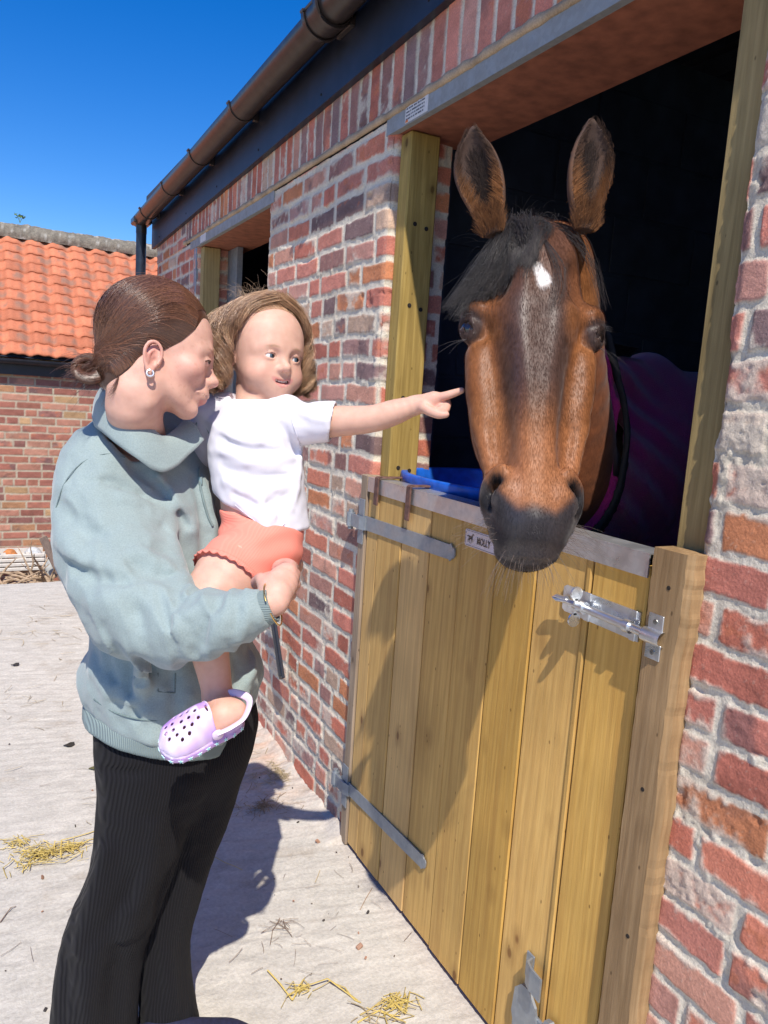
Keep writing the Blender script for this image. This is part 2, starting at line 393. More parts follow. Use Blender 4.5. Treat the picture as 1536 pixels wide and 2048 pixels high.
def wall_sheet(name, poly, z0, z1, res, seed, parent, mat, **kw):
    """brick face following a plan polyline (outward side on its left hand when rs=1)"""
    poly = np.array(poly, float); seg = np.linalg.norm(np.diff(poly, axis=0), axis=1); cum = np.concatenate([[0], np.cumsum(seg)])
    ns = max(2, int(cum[-1]/res)+1); nz = max(2, int((z1-z0)/res)+1)
    s = np.linspace(0, cum[-1], ns); X = np.interp(s, cum, poly[:, 0]); Y = np.interp(s, cum, poly[:, 1])
    soff = kw.pop('soff', 0.0); flip = kw.pop('flip', 1)
    nrm = []
    for a, b in zip(poly[:-1], poly[1:]):
        d = (b-a)/np.linalg.norm(b-a); nrm.append((-d[1]*flip, d[0]*flip))
    nrm = np.array(nrm); k = np.clip(np.searchsorted(cum, s, side='right')-1, 0, len(nrm)-1)
    NX, NY = nrm[k, 0].copy(), nrm[k, 1].copy()
    for i in range(1, len(poly)-1):
        t = np.clip((s-cum[i]+.006)/.012, 0, 1); m = (t > 0) & (t < 1)
        NX[m] = lerp(nrm[i-1, 0], nrm[i, 0], t[m]); NY[m] = lerp(nrm[i-1, 1], nrm[i, 1], t[m])
    zz = np.linspace(z0, z1, nz); SS, ZZ = np.meshgrid(s+soff, zz)
    h, c = brick_field(SS, ZZ, seed, **kw); h = h*.72
    # knock the arrises back at corners
    for i in range(1, len(poly)-1):
        h = h - (.010+.012*np.clip(fbm(np.stack([SS*0+seed, ZZ*18, SS*30], -1), 3, seed+9), -.3, 1))*np.exp(-((SS-soff-cum[i])/.010)**2)
    V = np.stack([X[None]+NX[None]*h, Y[None]+NY[None]*h, ZZ], -1).reshape(-1, 3)
    i = np.arange(nz-1)[:, None]*ns+np.arange(ns-1)[None]; i = i.ravel()
    F = np.stack([i, i+1, i+ns+1, i+ns], -1)
    if flip > 0: F = F[:, ::-1]
    return mesh_np(name, V, F, mat, parent, c.reshape(-1, 3))

M = {}
M['brick'] = mat_vcol('brickwork', rough=.92, scale=230, amt=.32, bst=.8, bdist=.0025, spec=.2)
M['wood_y'] = mat_wood('treated_timber', (.73, .465, .165), (.62, .375, .125), (.41, .225, .08), rough=.72)
M['wood_g'] = mat_wood('greenish_post_timber', (.42, .30, .115), (.32, .225, .08), (.17, .115, .04), rough=.75)
M['wood_w'] = mat_wood('weathered_rough_timber', (.40, .26, .13), (.30, .185, .085), (.17, .10, .045), rough=.85)
M['zinc'] = mat_zinc('galvanised_steel', c=(.60, .61, .62), rough=.36, metal=.8)
M['steel_grey'] = mat_zinc('grey_lintel_steel', c=(.30, .31, .30), rough=.6, metal=.2)
M['zinc_dull'] = mat_zinc('dull_galvanised_steel', c=(.33, .36, .39), rough=.5, metal=.65)
M['bright'] = mat_zinc('bright_zinc_plate', c=(.70, .72, .74), rough=.30, metal=.9)
M['black'] = mat_simple('black_painted_board', (.011, .014, .024), .42, nscale=12, nvar=.4, bst=.1, bdist=.002)
M['gutter'] = mat_simple('dark_brown_black_plastic', (.032, .024, .021), .28, nscale=30, nvar=.3, bst=.05)
M['soffit'] = mat_simple('red_primed_soffit', (.30, .105, .055), .7, nscale=25, nvar=.3, bst=.3)
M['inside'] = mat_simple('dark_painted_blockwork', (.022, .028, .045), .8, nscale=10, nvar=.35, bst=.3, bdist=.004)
M['screw'] = mat_simple('screw_head_steel', (.30, .30, .28), .35, .9, bst=0)
M['hole_gap'] = mat_simple('dark_hole_and_gap_shade', (.018, .012, .008), .9, bst=0)
M['rust'] = mat_simple('rusty_brown_steel', (.13, .065, .05), .7, .1, nscale=60, nvar=.5, bst=.6)
M['blue'] = mat_simple('scuffed_blue_plastic', (.010, .105, .50), .38, nscale=35, nvar=.25, bst=.25)

# ---- stable building -------------------------------------------------------------
stable = thing('brick_stable', 'reclaimed red brick stable with black fascia, gutter and timber half door', 'stable', loc=(WX, 1.5, 0))
def link_parent(o, p):      # keep world coordinates under a placed Empty
    o.parent = p; o.matrix_parent_inverse = Matrix.Translation(-Vector(p.location)); return o
def W(o): return link_parent(o, stable)

W(wall_sheet('wall', [(WX, .28), (WX, OP0), (WX+.2, OP0)], 0, LZ, .0032, 3, None, M['brick'], lime=.64, ch=.0775, wob=1.5, mw=.0066, soff=1.0))
W(wall_sheet('wall', [(WX, YNEAR), (WX, .282)], 0, LZ, .009, 4, None, M['brick'], lime=.6, ch=.0775, wob=1.5))
W(wall_sheet('wall', [(WX+.2, OP1), (WX, OP1), (WX, WN0), (WX+.2, WN0)], 0, LZ+.04, .0042, 5, None, M['brick'], lime=.60, wob=1.35, mw=.008, soff=.03))
W(wall_sheet('wall', [(WX, WN0), (WX, WN1)], 0, SILL, .008, 6, None, M['brick'], lime=.45))
W(wall_sheet('wall', [(WX+.2, WN1), (WX, WN1), (WX, YEND), (WX+3.9, YEND)], 0, LZ+.04, .010, 7, None, M['brick'], lime=.36))
W(wall_sheet('wall', [(WX, YNEAR), (WX, WN1+.25)], LZ+.056, 2.52, .0048, 8, None, M['brick'], lime=.45, soldier=(LZ+.064, 2.50, 1e9), mw=.0045))
W(wall_sheet('wall', [(WX, WN1+.25), (WX, YEND), (WX+3.9, YEND)], LZ+.04, 2.52, .010, 9, None, M['brick'], lime=.3))
# core behind the faces
mb = MB()
for y0, y1, z0, z1 in ((YNEAR, OP0-.012, 0, 2.5), (OP1+.012, WN0-.012, 0, 2.5), (WN0-.012, WN1+.012, 0, SILL-.01), (WN1+.012, YEND-.01, 0, 2.5),
                       (OP0-.012, OP1+.012, LZ+.062, 2.5), (WN0-.012, WN1+.012, LZ+.062, 2.5)):
    mb.box((WX+.012, y0, z0), (WX+.215, y1, z1))
W(mb.build('wall_core', M['inside']))
# ragged bed of mortar under the soldier course
ys = np.arange(YNEAR, WN1+.3, .006); V = []; 
g = fbm(np.stack([ys*22, ys*0, ys*0], -1), 4, 3); g2 = fbm(np.stack([ys*30, ys*0+5, ys*0], -1), 3, 4)
prof = []
for k, (dx, dz) in enumerate(((.004, .072), (-.010, .066), (-.013, .054), (-.006, .046), (.004, .050))):
    prof.append(np.stack([WX+dx-.004*np.abs(g)*(k in (1, 2, 3)), ys, LZ+dz+.008*g*(k in (0, 1))-.005*np.abs(g2)*(k in (2, 3))], -1))
prof = np.array(prof); n = len(ys); Vv = prof.reshape(-1, 3)
F = np.concatenate([np.stack([np.arange(n-1)+k*n, np.arange(n-1)+k*n+1, np.arange(n-1)+(k+1)*n+1, np.arange(n-1)+(k+1)*n], -1) for k in range(4)])
cc = np.array((.44, .33, .22))*(1+.4*np.tile(g, 5))[:, None]
W(mesh_np('mortar_bed', Vv, F, M['brick'], None, np.clip(cc, .05, .7)))

# rough brick window sill, lintels
for (a, b) in ((OP0-.12, OP1+.035), (WN0-.06, WN1+.14)):
    mb = MB(); mb.box((WX-.006, a, LZ), (WX+.014, b, LZ+.054)); mb.box((WX+.008, a, LZ+.004), (WX+.07, b, LZ+.012)); lin = W(mb.build('lintel', M['steel_grey']))
    mb = MB(); mb.box((WX+.0145, a+.03, LZ+.002), (WX+.265, b-.02, LZ+.050), .003); s_ = mb.build('soffit', M['soffit']); W(s_)
mb = MB(); mb.box((WX-.02, WN0-.01, SILL-.008), (WX+.2, WN1+.01, SILL+.03), .005); W(mb.build('window_sill', M['wood_w']))

# the maker's sticker on the lintel
mb = MB(); m_white = mat_simple('white_sticker', (.62, .60, .57), .6, nscale=60, nvar=.08, bst=.1)
y0, y1 = 2.03, 1.905
mb.box((WX-.0075, y1, LZ+.004), (WX-.0063, y0, LZ+.046)); st = mb.build('sticker', m_white)
st.parent = lin  # re-parented to the doorway lintel below
mb = MB()
g_ = np.random.default_rng(5)
for r in range(4):
    p = y0-.006
    while p > y1+.02:
        q = g_.uniform(.002, .010); mb.box((WX-.0083, p-q, LZ+.038-r*.009), (WX-.0074, p, LZ+.042-r*.009)); p -= q+g_.uniform(.001, .006)
ink = mb.build('sticker_print', mat_simple('grey_print', (.12, .12, .13), .6, bst=0))
mb = MB(); mb.box((WX-.0083, y0-.018, LZ+.005), (WX-.0074, y0-.004, LZ+.011)); org = mb.build('sticker_mark', mat_simple('orange_print', (.6, .16, .04), .6, bst=0))
for o in (st, ink, org):
    o.parent = None; W(o)
mb = MB(); mb.box((WX-.0075, 4.22, LZ+.006), (WX-.0063, 4.34, LZ+.046)); W(mb.build('sticker', m_white))

# fascia, gutter, brackets, downpipe, roof
def fz(y): return 2.440-.024*(y-1.84)
mb = MB(); ya, yb = YNEAR, YEND+.06
xf = WX-.028
mb.prism([(xf, ya, fz(ya)), (xf, yb, fz(yb)), (xf, yb, fz(yb)+.23), (xf, ya, fz(ya)+.23)], (.024, 0, 0)); W(mb.build('fascia', M['black']))
studs('fascia_screw', M['hole_gap'], stable, [((xf, y, fz(y)+.035), (-1, 0, 0)) for y in (1.9, 2.62, 3.3, 3.95, 4.6, 5.35, 1.2, .5)], [(.005, 0), (.005, .0015), (.002, .003)], 8)
GX = WX-.098; GR = .056
def gz(y): return 2.635-.026*(y-2.4)-.012
arc = [(math.cos(a), math.sin(a)) for a in np.linspace(math.pi, 2*math.pi, 25)]
def gutter_run(y0, y1, r, thick, zoff=0.0):
    mb = MB(); n = len(arc)
    pr = [(GX+c*r, s*r) for c, s in arc] + [(GX+c*(r-thick), s*(r-thick)) for c, s in arc[::-1]]
    vs = [(x, y0, gz(y0)+z+zoff) for x, z in pr]+[(x, y1, gz(y1)+z+zoff) for x, z in pr]; m = len(pr)
    mb.add(vs, [(i, (i+1) % m, m+(i+1) % m, m+i) for i in range(m)]+[(i, i+1, m-2-i, m-1-i) for i in range(n-1)]+[(m+i, m+i+1, m+m-2-i, m+m-1-i) for i in range(n-1)])
    return mb
gut = W(gutter_run(YNEAR, YEND+.12, GR, .0035).build('gutter', M['gutter'], smooth=True))
def bracket(y, wd, rr, lip=True):
    mb = gutter_run(y-wd/2, y+wd/2, rr, .004, .0015)
    if lip:
        mb.tube([(GX-rr+.002, y-wd/2, gz(y)+.004), (GX-rr+.002, y+wd/2, gz(y)+.004)], .006, 8)
    mb.box((GX+rr-.012, y-wd/2, gz(y)-.045), (xf, y+wd/2, gz(y)+.012), .002)
    return mb
for y in (3.32, 4.02, 4.68, 5.35):
    b_ = W(bracket(y, .026, GR+.005).build('gutter_bracket', M['gutter'], smooth=True))
mb = bracket(2.42, .11, GR+.007); W(mb.build('gutter_union', M['gutter'], smooth=True))
for y in (2.372, 2.468):
    W(bracket(y, .018, GR+.013).build('gutter_clip', M['gutter'], smooth=True))
W(bracket(1.70, .026, GR+.005).build('gutter_bracket', M['gutter'], smooth=True))
W(bracket(1.0, .026, GR+.005).build('gutter_bracket', M['gutter'], smooth=True))
yd = YEND+.055
mb = MB(); mb.lathe((GX, yd, gz(yd)-.10), (0, 0, 1), [(.036, 0), (.036, .05), (.045, .055), (.045, .075)], 20)
mb.box((GX-GR-.004, yd-.06, gz(yd)-.045), (GX+GR+.004, yd+.075, gz(yd)+.004), .01); W(mb.build('gutter_outlet', M['gutter'], smooth=True))
mb = MB(); mb.tube([(GX, yd, gz(yd)-.07), (GX, yd, .02)], .034, 20)
for z in (.5, 1.9): mb.tube([(GX, yd, z-.02), (GX, yd, z+.02)], .041, 20); mb.box((GX, yd-.02, z-.015), (WX, yd+.02, z+.015))
W(mb.build('downpipe', mat_simple('blue_black_pipe', (.014, .02, .035), .35, nscale=20, nvar=.3, bst=0), smooth=True))
mb = MB(); mb.prism([(WX-.065, YNEAR, 2.645), (WX+4.1, YNEAR, 3.75), (WX+4.1, YNEAR, 3.80), (WX-.065, YNEAR, 2.69)], (0, YEND-YNEAR+.08, 0))
W(mb.build('roof', mat_simple('dark_sheet_roof', (.05, .05, .055), .6, nscale=6)))

# rooms behind the openings
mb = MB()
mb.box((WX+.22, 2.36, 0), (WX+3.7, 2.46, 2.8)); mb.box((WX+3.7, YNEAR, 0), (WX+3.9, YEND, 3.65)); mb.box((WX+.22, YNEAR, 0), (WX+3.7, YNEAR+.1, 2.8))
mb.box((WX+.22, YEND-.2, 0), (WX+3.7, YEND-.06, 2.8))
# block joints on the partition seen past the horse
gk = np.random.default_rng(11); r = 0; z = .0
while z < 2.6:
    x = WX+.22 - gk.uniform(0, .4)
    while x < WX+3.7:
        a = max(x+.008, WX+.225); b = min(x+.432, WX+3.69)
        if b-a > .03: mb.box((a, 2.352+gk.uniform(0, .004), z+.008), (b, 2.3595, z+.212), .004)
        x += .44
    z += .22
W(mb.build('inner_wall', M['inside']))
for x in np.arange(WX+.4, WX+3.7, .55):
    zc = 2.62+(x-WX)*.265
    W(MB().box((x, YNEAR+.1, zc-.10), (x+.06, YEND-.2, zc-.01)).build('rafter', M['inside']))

# ---- posts in the openings -------------------------------------------------------
def screw_pairs(mb, lst, axis):
    for p in lst:
        mb.lathe(p, axis, [(.0065, -.001), (.0065, .0012), (.003, .0016)], 9)
def post(name, a, b, mat, tint, seed):
    mb = MB(); mb.cur = tint; mb.box(a, b, .004); return W(mb.build(name, mat))
post('door_post', (WX+.024, 2.046, 0), (WX+.122, 2.106, LZ), M['wood_g'], (1.05, 1.1, .31), 1)
studs('screw_hole', M['hole_gap'], stable, [((x, 2.0458, z+.004*(-1)**k), (0, -1, 0)) for z in (1.95, 1.72, 1.45, 1.24) for k, x in enumerate((WX+.055, WX+.094))], [(.0065, -.001), (.0065, .0012), (.003, .0016)], 9)
post('door_post', (WX+.024, OP0+.004, 0), (WX+.12, OP0+.073, LZ), M['wood_g'], (1.0, .95, .77), 2)
post('window_post', (WX+.02, WN1-.062, SILL+.03), (WX+.115, WN1-.004, LZ), M['wood_g'], (1.05, .95, .13), 3)
mb = MB(); mb.box((WX-.004, WN1+.004, .9), (WX+.02, WN1+.055, LZ-.002), .002); W(mb.build('window_frame', M['zinc_dull']))
mb = MB(); mb.box((WX+.17, WN1-.2, SILL), (WX+.2, WN1-.08, LZ)); mb.box((WX+.17, WN1-.08, SILL), (WX+.2, WN1-.02, LZ)); W(mb.build('window_frame', M['zinc_dull']))

# ---- half door ---------------------------------------------------------------------
DX = WX-.022                       # face of the boards
door = W(MB().box((DX+.024, .97, .02), (DX+.045, 2.07, 1.19)).build('stable_door', M['hole_gap']))  # core coloured near-black to paint in the shade between the boards
D = lambda o: (setattr(o, 'parent', door), o)[1]
seams = [2.078, 2.004, 1.856, 1.706, 1.556, 1.409, 1.262, 1.114, 1.096, .955]
gt = np.random.default_rng(3); mb = MB()
for a, b in zip(seams[:-1], seams[1:]):
    mb.cur = (gt.uniform(.84, 1.14), gt.uniform(.94, 1.10), gt.random())
    dx = gt.uniform(-.0022, .0022)
    mb.box((DX+dx, b+.0019, .014), (DX+.023, a-.0019, 1.186), .0026)
D(mb.build('door_boards', M['wood_y']))
mb = MB(); mb.cur = (.95, .7, .4); mb.box((DX-.004, 2.084, .0), (WX+.02, 2.128, 1.215), .003); W(mb.build('jamb_board', M['wood_w']))
# rough batten at the closing side, waney on its near edge
zz = np.linspace(.0, 1.228, 150); n1 = fbm(np.stack([zz*9, zz*0, zz*0], -1), 3, 2)*.006; n2 = fbm(np.stack([zz*60, zz*0+3, zz*0], -1), 2, 3)*.0022
xa = DX-.015; rows = []
for k, z in enumerate(zz):
    yn = .858+n1[k]+n2[k]
    rows.append([(xa, .938+n2[k]*.7, z), (xa-.0005, .90, z), (xa+.0005, yn+.012, z), (xa+.010, yn+.002, z), (DX+.03, yn, z), (DX+.03, .938, z)])
rows = np.array(rows); m = rows.shape[1]; Vb = rows.reshape(-1, 3); i = (np.arange(len(zz)-1)[:, None]*m+np.arange(m)[None])
j = (np.arange(len(zz)-1)[:, None]*m+(np.arange(m)[None]+1) % m)
mb = MB(); mb.cur = (1.0, 1.0, .62); mb.add(Vb, [tuple(map(int, q)) for q in np.stack([i.ravel(), j.ravel(), (j+m).ravel(), (i+m).ravel()], -1)]+[tuple(range(m)), tuple(range(len(Vb)-m, len(Vb)))])
W(mb.build('closing_batten', M['wood_w']))
studs('nail_head', M['hole_gap'], stable, [((xa, y, z), (-1, 0, 0)) for y, z in ((.897, 1.165), (.893, .52), (.889, .30), (.90, .80))], [(.004, 0), (.004, .0012), (.001, .0015)], 8)
# folded steel cap along the top
mb = MB(); cx = DX-.006
mb.box((cx, .955, 1.168), (cx+.003, 2.076, 1.209)); mb.box((cx, .955, 1.2092), (DX+.05, 2.076, 1.2118)); mb.box((DX+.047, .955, 1.168), (DX+.05, 2.076, 1.209))
D(mb.build('steel_capping', M['zinc']))
studs('capping_screw', M['screw'], door, [((cx, y, 1.186), (-1, 0, 0)) for y in (2.045, 1.885, 1.64, 1.39, 1.2, 1.01)], SCREW)
# strap hinges
def hinge(z0, z1, h0, tip):
    """strap from the knuckle at the jamb out along the boards"""
    hx = DX-.005
    mb = MB(); pts = []
    y0, y1 = 2.14, tip
    L_ = y0-y1
    prof = [(0, 1), (.75, .96), (.955, .88), (.962, 1.06), (.975, .80), (.983, .55), (.992, .62), (1.0, .25)]
    up = []; dn = []
    for t, hh in prof:
        y = y0-L_*t; zc = lerp(z0, z1, t); up.append((hx, y, zc+h0*hh)); dn.append((hx, y, zc-h0*hh))
    mb.prism(up+dn[::-1], (.004, 0, 0)); o = D(mb.build('hinge_strap', M['zinc_dull']))
    mb = MB(); # knuckle, pin and cranked leaf
    mb.tube([(hx-.006, 2.172, z0-h0*1.05), (hx-.006, 2.172, z0+h0*.95)], .0135, 16)
    mb.tube([(hx-.006, 2.172, z0-h0*1.5), (hx-.006, 2.172, z0+h0*1.4)], .0085, 12)
    mb.box((hx-.012, 2.10, z0-h0*.98), (hx-.007, 2.172, z0+h0*.9), .001)
    a = [(hx-.012, 2.10), (hx-.007, 2.10), (hx+.002, 2.075), (hx-.003, 2.075)]
    mb.prism([(x, y, z0-h0*.98) for x, y in a], (0, 0, h0*1.88))
    D(mb.build('hinge_knuckle', M['zinc_dull'], smooth=True))
    mb = MB(); mb.box((DX-.0085, 2.088, z0-.068), (DX-.0045, 2.124, z0+.072), .001); mb.box((hx-.006, 2.11, z0-.012), (hx+.004, 2.172, z0+.012))
    D(mb.build('hinge_plate', M['zinc_dull']))
    studs('hinge_screw', M['screw'], door, [((hx, y0-L_*t, lerp(z0, z1, t)+.004), (-1, 0, 0)) for t in (.2, .46, .78, .93)], SCREW)
    studs('hinge_bolt', M['screw'], door, [((hx, 2.085, z0+.002), (-1, 0, 0))], [(.013, 0), (.012, .003), (.007, .006)], 14)
hinge(1.068, 1.080, .0215, 1.575)
hinge(.196, .228, .021, 1.595)
# tower bolt
bx = DX-.0035
mb = MB()
zc = lambda y: 1.0775+(1.164-y)*(-.012)
pl = [(1.168, .022), (1.160, .027), (.962, .027), (.962, -.027), (1.160, -.027), (1.168, -.022)]
mb.prism([(bx, y, zc(y)+z) for y, z in pl], (.0035, 0, 0)); D(mb.build('bolt_plate', M['bright']))
mb = MB(); r_ = .0082; bxx = bx-.014
mb.tube([(bxx, y, zc(y)) for y in (1.118, 1.0, .915)], r_, 16)
mb.tube([(bxx, 1.118, zc(1.118)), (bxx, 1.14, zc(1.14)), (bxx-.002, 1.168, zc(1.168)-.004), (bxx-.002, 1.178, zc(1.17)-.002), (bxx-.002, 1.168, zc(1.168)+.003), (bxx, 1.14, zc(1.14)+.004)], .0045, 10)
D(mb.build('bolt_rod', M['bright'], smooth=True))
mb = MB()   # collars and keeper
def collar(y, wd, lug=.018):
    mb.tube([(bxx, y-wd/2, zc(y)), (bxx, y+wd/2, zc(y))], r_+.004, 18)
    for s in (-1, 1):
        mb.obox((bx-.001, y, zc(y)+s*(lug+.002)), np.eye(3), (.002, wd/2, .008), .001)
for y_, w__ in ((.975, .014), (1.095, .016)):
    mb = MB(); collar(y_, w__); D(mb.build('bolt_guide', M['bright'], smooth=True))
mb = MB()
for s in (-1, 1):   # hasp lugs
    mb.lathe((bxx-.012, 1.102, zc(1.1)+s*.026), (0, 1, 0), [(.0065, -.002), (.014, -.002), (.014, .002), (.0065, .002)], 18)
    mb.box((bxx-.016, 1.1, zc(1.1)+s*.010-.006), (bxx-.008, 1.104, zc(1.1)+s*.010+.006))
D(mb.build('bolt_hasp', M['bright'], smooth=True))
mb = MB(); kx = xa-.0005
mb.tube([(kx-.003, .935, zc(.92)), (kx-.003, .893, zc(.92))], .0135, 18, caps=False)
mb.box((kx-.003, .897, zc(.92)+.012), (kx, .93, zc(.92)+.040), .0008); mb.box((kx-.003, .897, zc(.92)-.040), (kx, .93, zc(.92)-.012), .0008)
W(mb.build('bolt_keeper', M['bright'], smooth=True))
studs('bolt_screw', M['screw'], door, [((bx, y, zc(y)+z), (-1, 0, 0)) for y, z in ((1.15, .016), (1.15, -.016), (1.06, .018), (1.06, -.018), (.985, .018), (.985, -.018), (1.0, .018), (.972, -.018))], [(.0048, 0), (.0045, .0015), (.002, .002), (.0018, .001)], 10)
studs('keeper_screw', M['screw'], stable, [((kx-.003, .913, zc(.92)+q), (-1, 0, 0)) for q in (.027, -.027)], [(.005, 0), (.0045, .0018), (.002, .002), (.0018, .001)], 10)
# kick-over latch near the ground
mb = MB(); ky = 1.12
mb.box((DX-.005, 1.142, .232), (DX-.0005, 1.166, .290), .001)
pr_ = [(DX-.005, 1.143), (DX-.020, 1.138), (DX-.026, 1.120), (DX-.028, 1.085), (DX-.032, 1.085), (DX-.030, 1.122), (DX-.023, 1.1425), (DX-.006, 1.147)]
mb.prism([(x, y, .236) for x, y in pr_], (0, 0, .052))
D(mb.build('kick_latch', M['zinc_dull']))
mb = MB()
mb.prism([(DX-.012, 1.19, .13), (DX-.012, 1.185, .19), (DX-.012, 1.165, .212), (DX-.012, 1.14, .215), (DX-.012, 1.115, .19), (DX-.012, 1.10, .13), (DX-.012, 1.12, .08), (DX-.012, 1.17, .08)], (.006, 0, 0))
mb.prism([(DX-.02, 1.085, .17), (DX-.02, 1.075, .20), (DX-.02, 1.06, .205), (DX-.02, 1.045, .19), (DX-.02, 1.04, .12), (DX-.02, 1.08, .12)], (.012, 0, 0))
mb.box((DX-.008, 1.04, .06), (DX, 1.19, .17), .002)
D(mb.build('kick_latch_plate', M['zinc_dull']))
studs('latch_screw', M['screw'], door, [((DX-.005, 1.156, .278), (-1, 0, 0)), ((DX-.005, 1.156, .246), (-1, 0, 0)), ((DX-.032, 1.062, .185), (-1, 0, 0))], SCREW)

# name plate: pale plastic, thin dark border line, running-horse emblem, the name
plx = DX-.0025; cy_, cz_ = 1.452, 1.131; hw, hh = .0855, .0205
mb = MB(); q = []
for (sx, sz, a0) in ((1, 1, 0), (-1, 1, 90), (-1, -1, 180), (1, -1, 270)):
    for a in np.linspace(a0, a0+90, 5): q.append((plx, cy_+sx*(hw-.006)+.006*math.cos(rad(a)), cz_+sz*(hh-.006)+.006*math.sin(rad(a))))
mb.prism(q, (.0025, 0, 0)); np_ = D(mb.build('name_plate', mat_simple('pale_pink_white_plastic', (.70, .60, .60), .4, nscale=30, nvar=.04, bst=0)))
m_ink = mat_simple('dark_brown_ink', (.028, .018, .018), .5, nscale=200, nvar=.2, bst=0)
mb = MB(); ix = plx-.0006
for s in (-1, 1):
    mb.box((ix, cy_-hw+.006, cz_+s*(hh-.0028)-.0004), (plx+.0002, cy_+hw-.006, cz_+s*(hh-.0028)+.0004))
    mb.box((ix, cy_+s*(hw-.0028)-.0004, cz_-hh+.006), (plx+.0002, cy_+s*(hw-.0028)+.0004, cz_+hh-.006))
W(mb.build('plate_border', m_ink))
# emblem outline (u to the viewer's right, v up), metres/1000
hz = [(-12, 4), (-9.5, 5.2), (-7.5, 3.5), (-6, 4.6), (-2, 4.2), (1.5, 4.8), (4, 7.2), (5.5, 9.6), (7, 9), (9.3, 6.6), (8.6, 5.8), (6.9, 6.4), (5.4, 3.6), (4.6, .4),
      (7.6, -2.4), (7.2, -5.6), (6.2, -5.4), (6.4, -3), (3.2, -1.6), (2.4, -5.5), (1.4, -9.5), (.4, -9.3), (1.1, -5), (.8, -1.4), (-2.5, -1.8), (-4.2, -5), (-2.8, -8.8), (-3.9, -9.2),
      (-5.8, -5), (-5.6, -2.2), (-8.2, -4.6), (-7.8, -8), (-8.8, -8.1), (-9.6, -4), (-7.4, -.6), (-7.2, 1.8), (-9, 3), (-11, 1.8)]
em = MB(); em.prism([(ix, cy_+.060-u*.00135, cz_+v*.00135) for u, v in hz], (.0008, 0, 0)); W(em.build('horse_emblem', m_ink))
def text_mesh(name, body, size, loc, rotz, mat, ext=.0004, bold=.0):
    cu = bpy.data.curves.new(name, 'FONT'); cu.body = body; cu.size = size; cu.extrude = ext; cu.offset = bold; cu.align_x = 'LEFT'; cu.space_character = 1.06
    o = bpy.data.objects.new(name, cu); COL.objects.link(o); dg = bpy.context.evaluated_depsgraph_get(); dg.update()
    me = bpy.data.meshes.new_from_object(o.evaluated_get(dg)); bpy.data.objects.remove(o)
    me.transform(Matrix.Translation(Vector(loc)) @ Matrix.Rotation(rotz, 4, 'Z') @ Matrix.Rotation(math.pi/2, 4, 'X') @ Matrix.Scale(.70, 4, (1, 0, 0)))
    me.materials.clear(); me.materials.append(mat); r = bpy.data.objects.new(name, me); COL.objects.link(r); return r
W(text_mesh('name_lettering', 'MOLLY', .0235, (ix, cy_+.034, cz_-.0085), -math.pi/2, m_ink, bold=.0006))

# ---- yard: concrete slab, rougher ground beyond it --------------------------------------
def axis_pts(a, b, step, far, g=1.35):
    mid = list(np.arange(a, b, step)); lo = []; hi = []; s = step; x = a
    while x > -far: s *= g; x -= s; lo.append(x)
    s = step; x = mid[-1]
    while x < far: s *= g; x += s; hi.append(x)
    return np.array(lo[::-1]+mid+hi)
gx = axis_pts(-1.2, 1.16, .0115, 120); gy = axis_pts(.7, 6.2, .0095, 160)
XX, YY = np.meshgrid(gx, gy); ZZ = np.zeros_like(XX)
near = (XX > -2) & (XX < 1.6) & (YY > .2) & (YY < 6.8)
yr = YY + .20*XX + .035*fbm(np.stack([XX*1.2, YY*3, XX*0], -1), 3, 61)
q = yr*255 + 3.6*fbm(np.stack([XX*2.0, YY*9, XX*0], -1), 3, 62)
rid = np.sin(q)+.35*np.sin(q*.47+1.3)
amp = .55+.45*fbm(np.stack([XX*1.5, YY*3.2, XX*0+3], -1), 3, 63)
brush = fbm(np.stack([XX*5, yr*70, XX*0+3], -1), 3, 67)
rough = fbm(np.stack([XX*34, YY*60, XX*0], -1), 4, 64)
ZZ = ZZ + near*(.0021*rid*np.clip(amp, .40, 1) + .0024*brush + .0017*rough)
ZZ = ZZ + near*.004*fbm(np.stack([XX*2, YY*2, XX*0], -1), 2, 65)
beyond = sstep(5.82, 6.6, YY + .05*fbm(np.stack([XX*6, YY*0, XX*0], -1), 3, 66))
ZZ = ZZ - beyond*.60 - sstep(5.80, 5.84, YY+.02*rough)*.01
foot = np.exp(-np.clip(WX-.005-XX, 0, 9)/.05)*(YY > OP1)*(YY < YEND)
ZZ = ZZ + near*foot*(.020+.03*np.clip(fbm(np.stack([XX*20, YY*16, XX*0+1], -1), 4, 71), -.4, 1))
st1 = fbm(np.stack([XX*1.3, YY*1.3, XX*0+8], -1), 4, 68); st2 = fbm(np.stack([XX*16, yr*40, XX*0+8], -1), 4, 69)
gc = np.array((.535, .505, .45))*(1+.08*st1+.14*st2+.12*rough)[..., None]
dip = np.clip(-rid*amp-.2, 0, 1)*near
gc = lerp(gc, np.array((.30, .26, .21)), (.30*dip)[..., None])
dirt = sstep(.32, .6, fbm(np.stack([XX*7, YY*9, XX*0+5], -1), 4, 72)+.25*rough)
gc = lerp(gc, np.array((.26, .20, .14)), (.35*dirt*near)[..., None])
warm = np.exp(-((XX-.98)/.14)**2-((YY-2.85)/.45)**2)*(.5+.9*st2)
gc = lerp(gc, np.array((.52, .22, .09)), np.clip(.5*warm, 0, .5)[..., None])
pale = sstep(.5, .9, np.exp(-np.clip(WX-XX, 0, 9)/.16)*(YY < 2.3))
gc = lerp(gc, np.array((.50, .44, .39)), (.5*pale)[..., None])
gc = lerp(gc, np.array((.27, .235, .19))*(1+.3*st2)[..., None], sstep(.05, .5, beyond)[..., None])
ny, nx = XX.shape; ii = (np.arange(ny-1)[:, None]*nx+np.arange(nx-1)[None]).ravel()
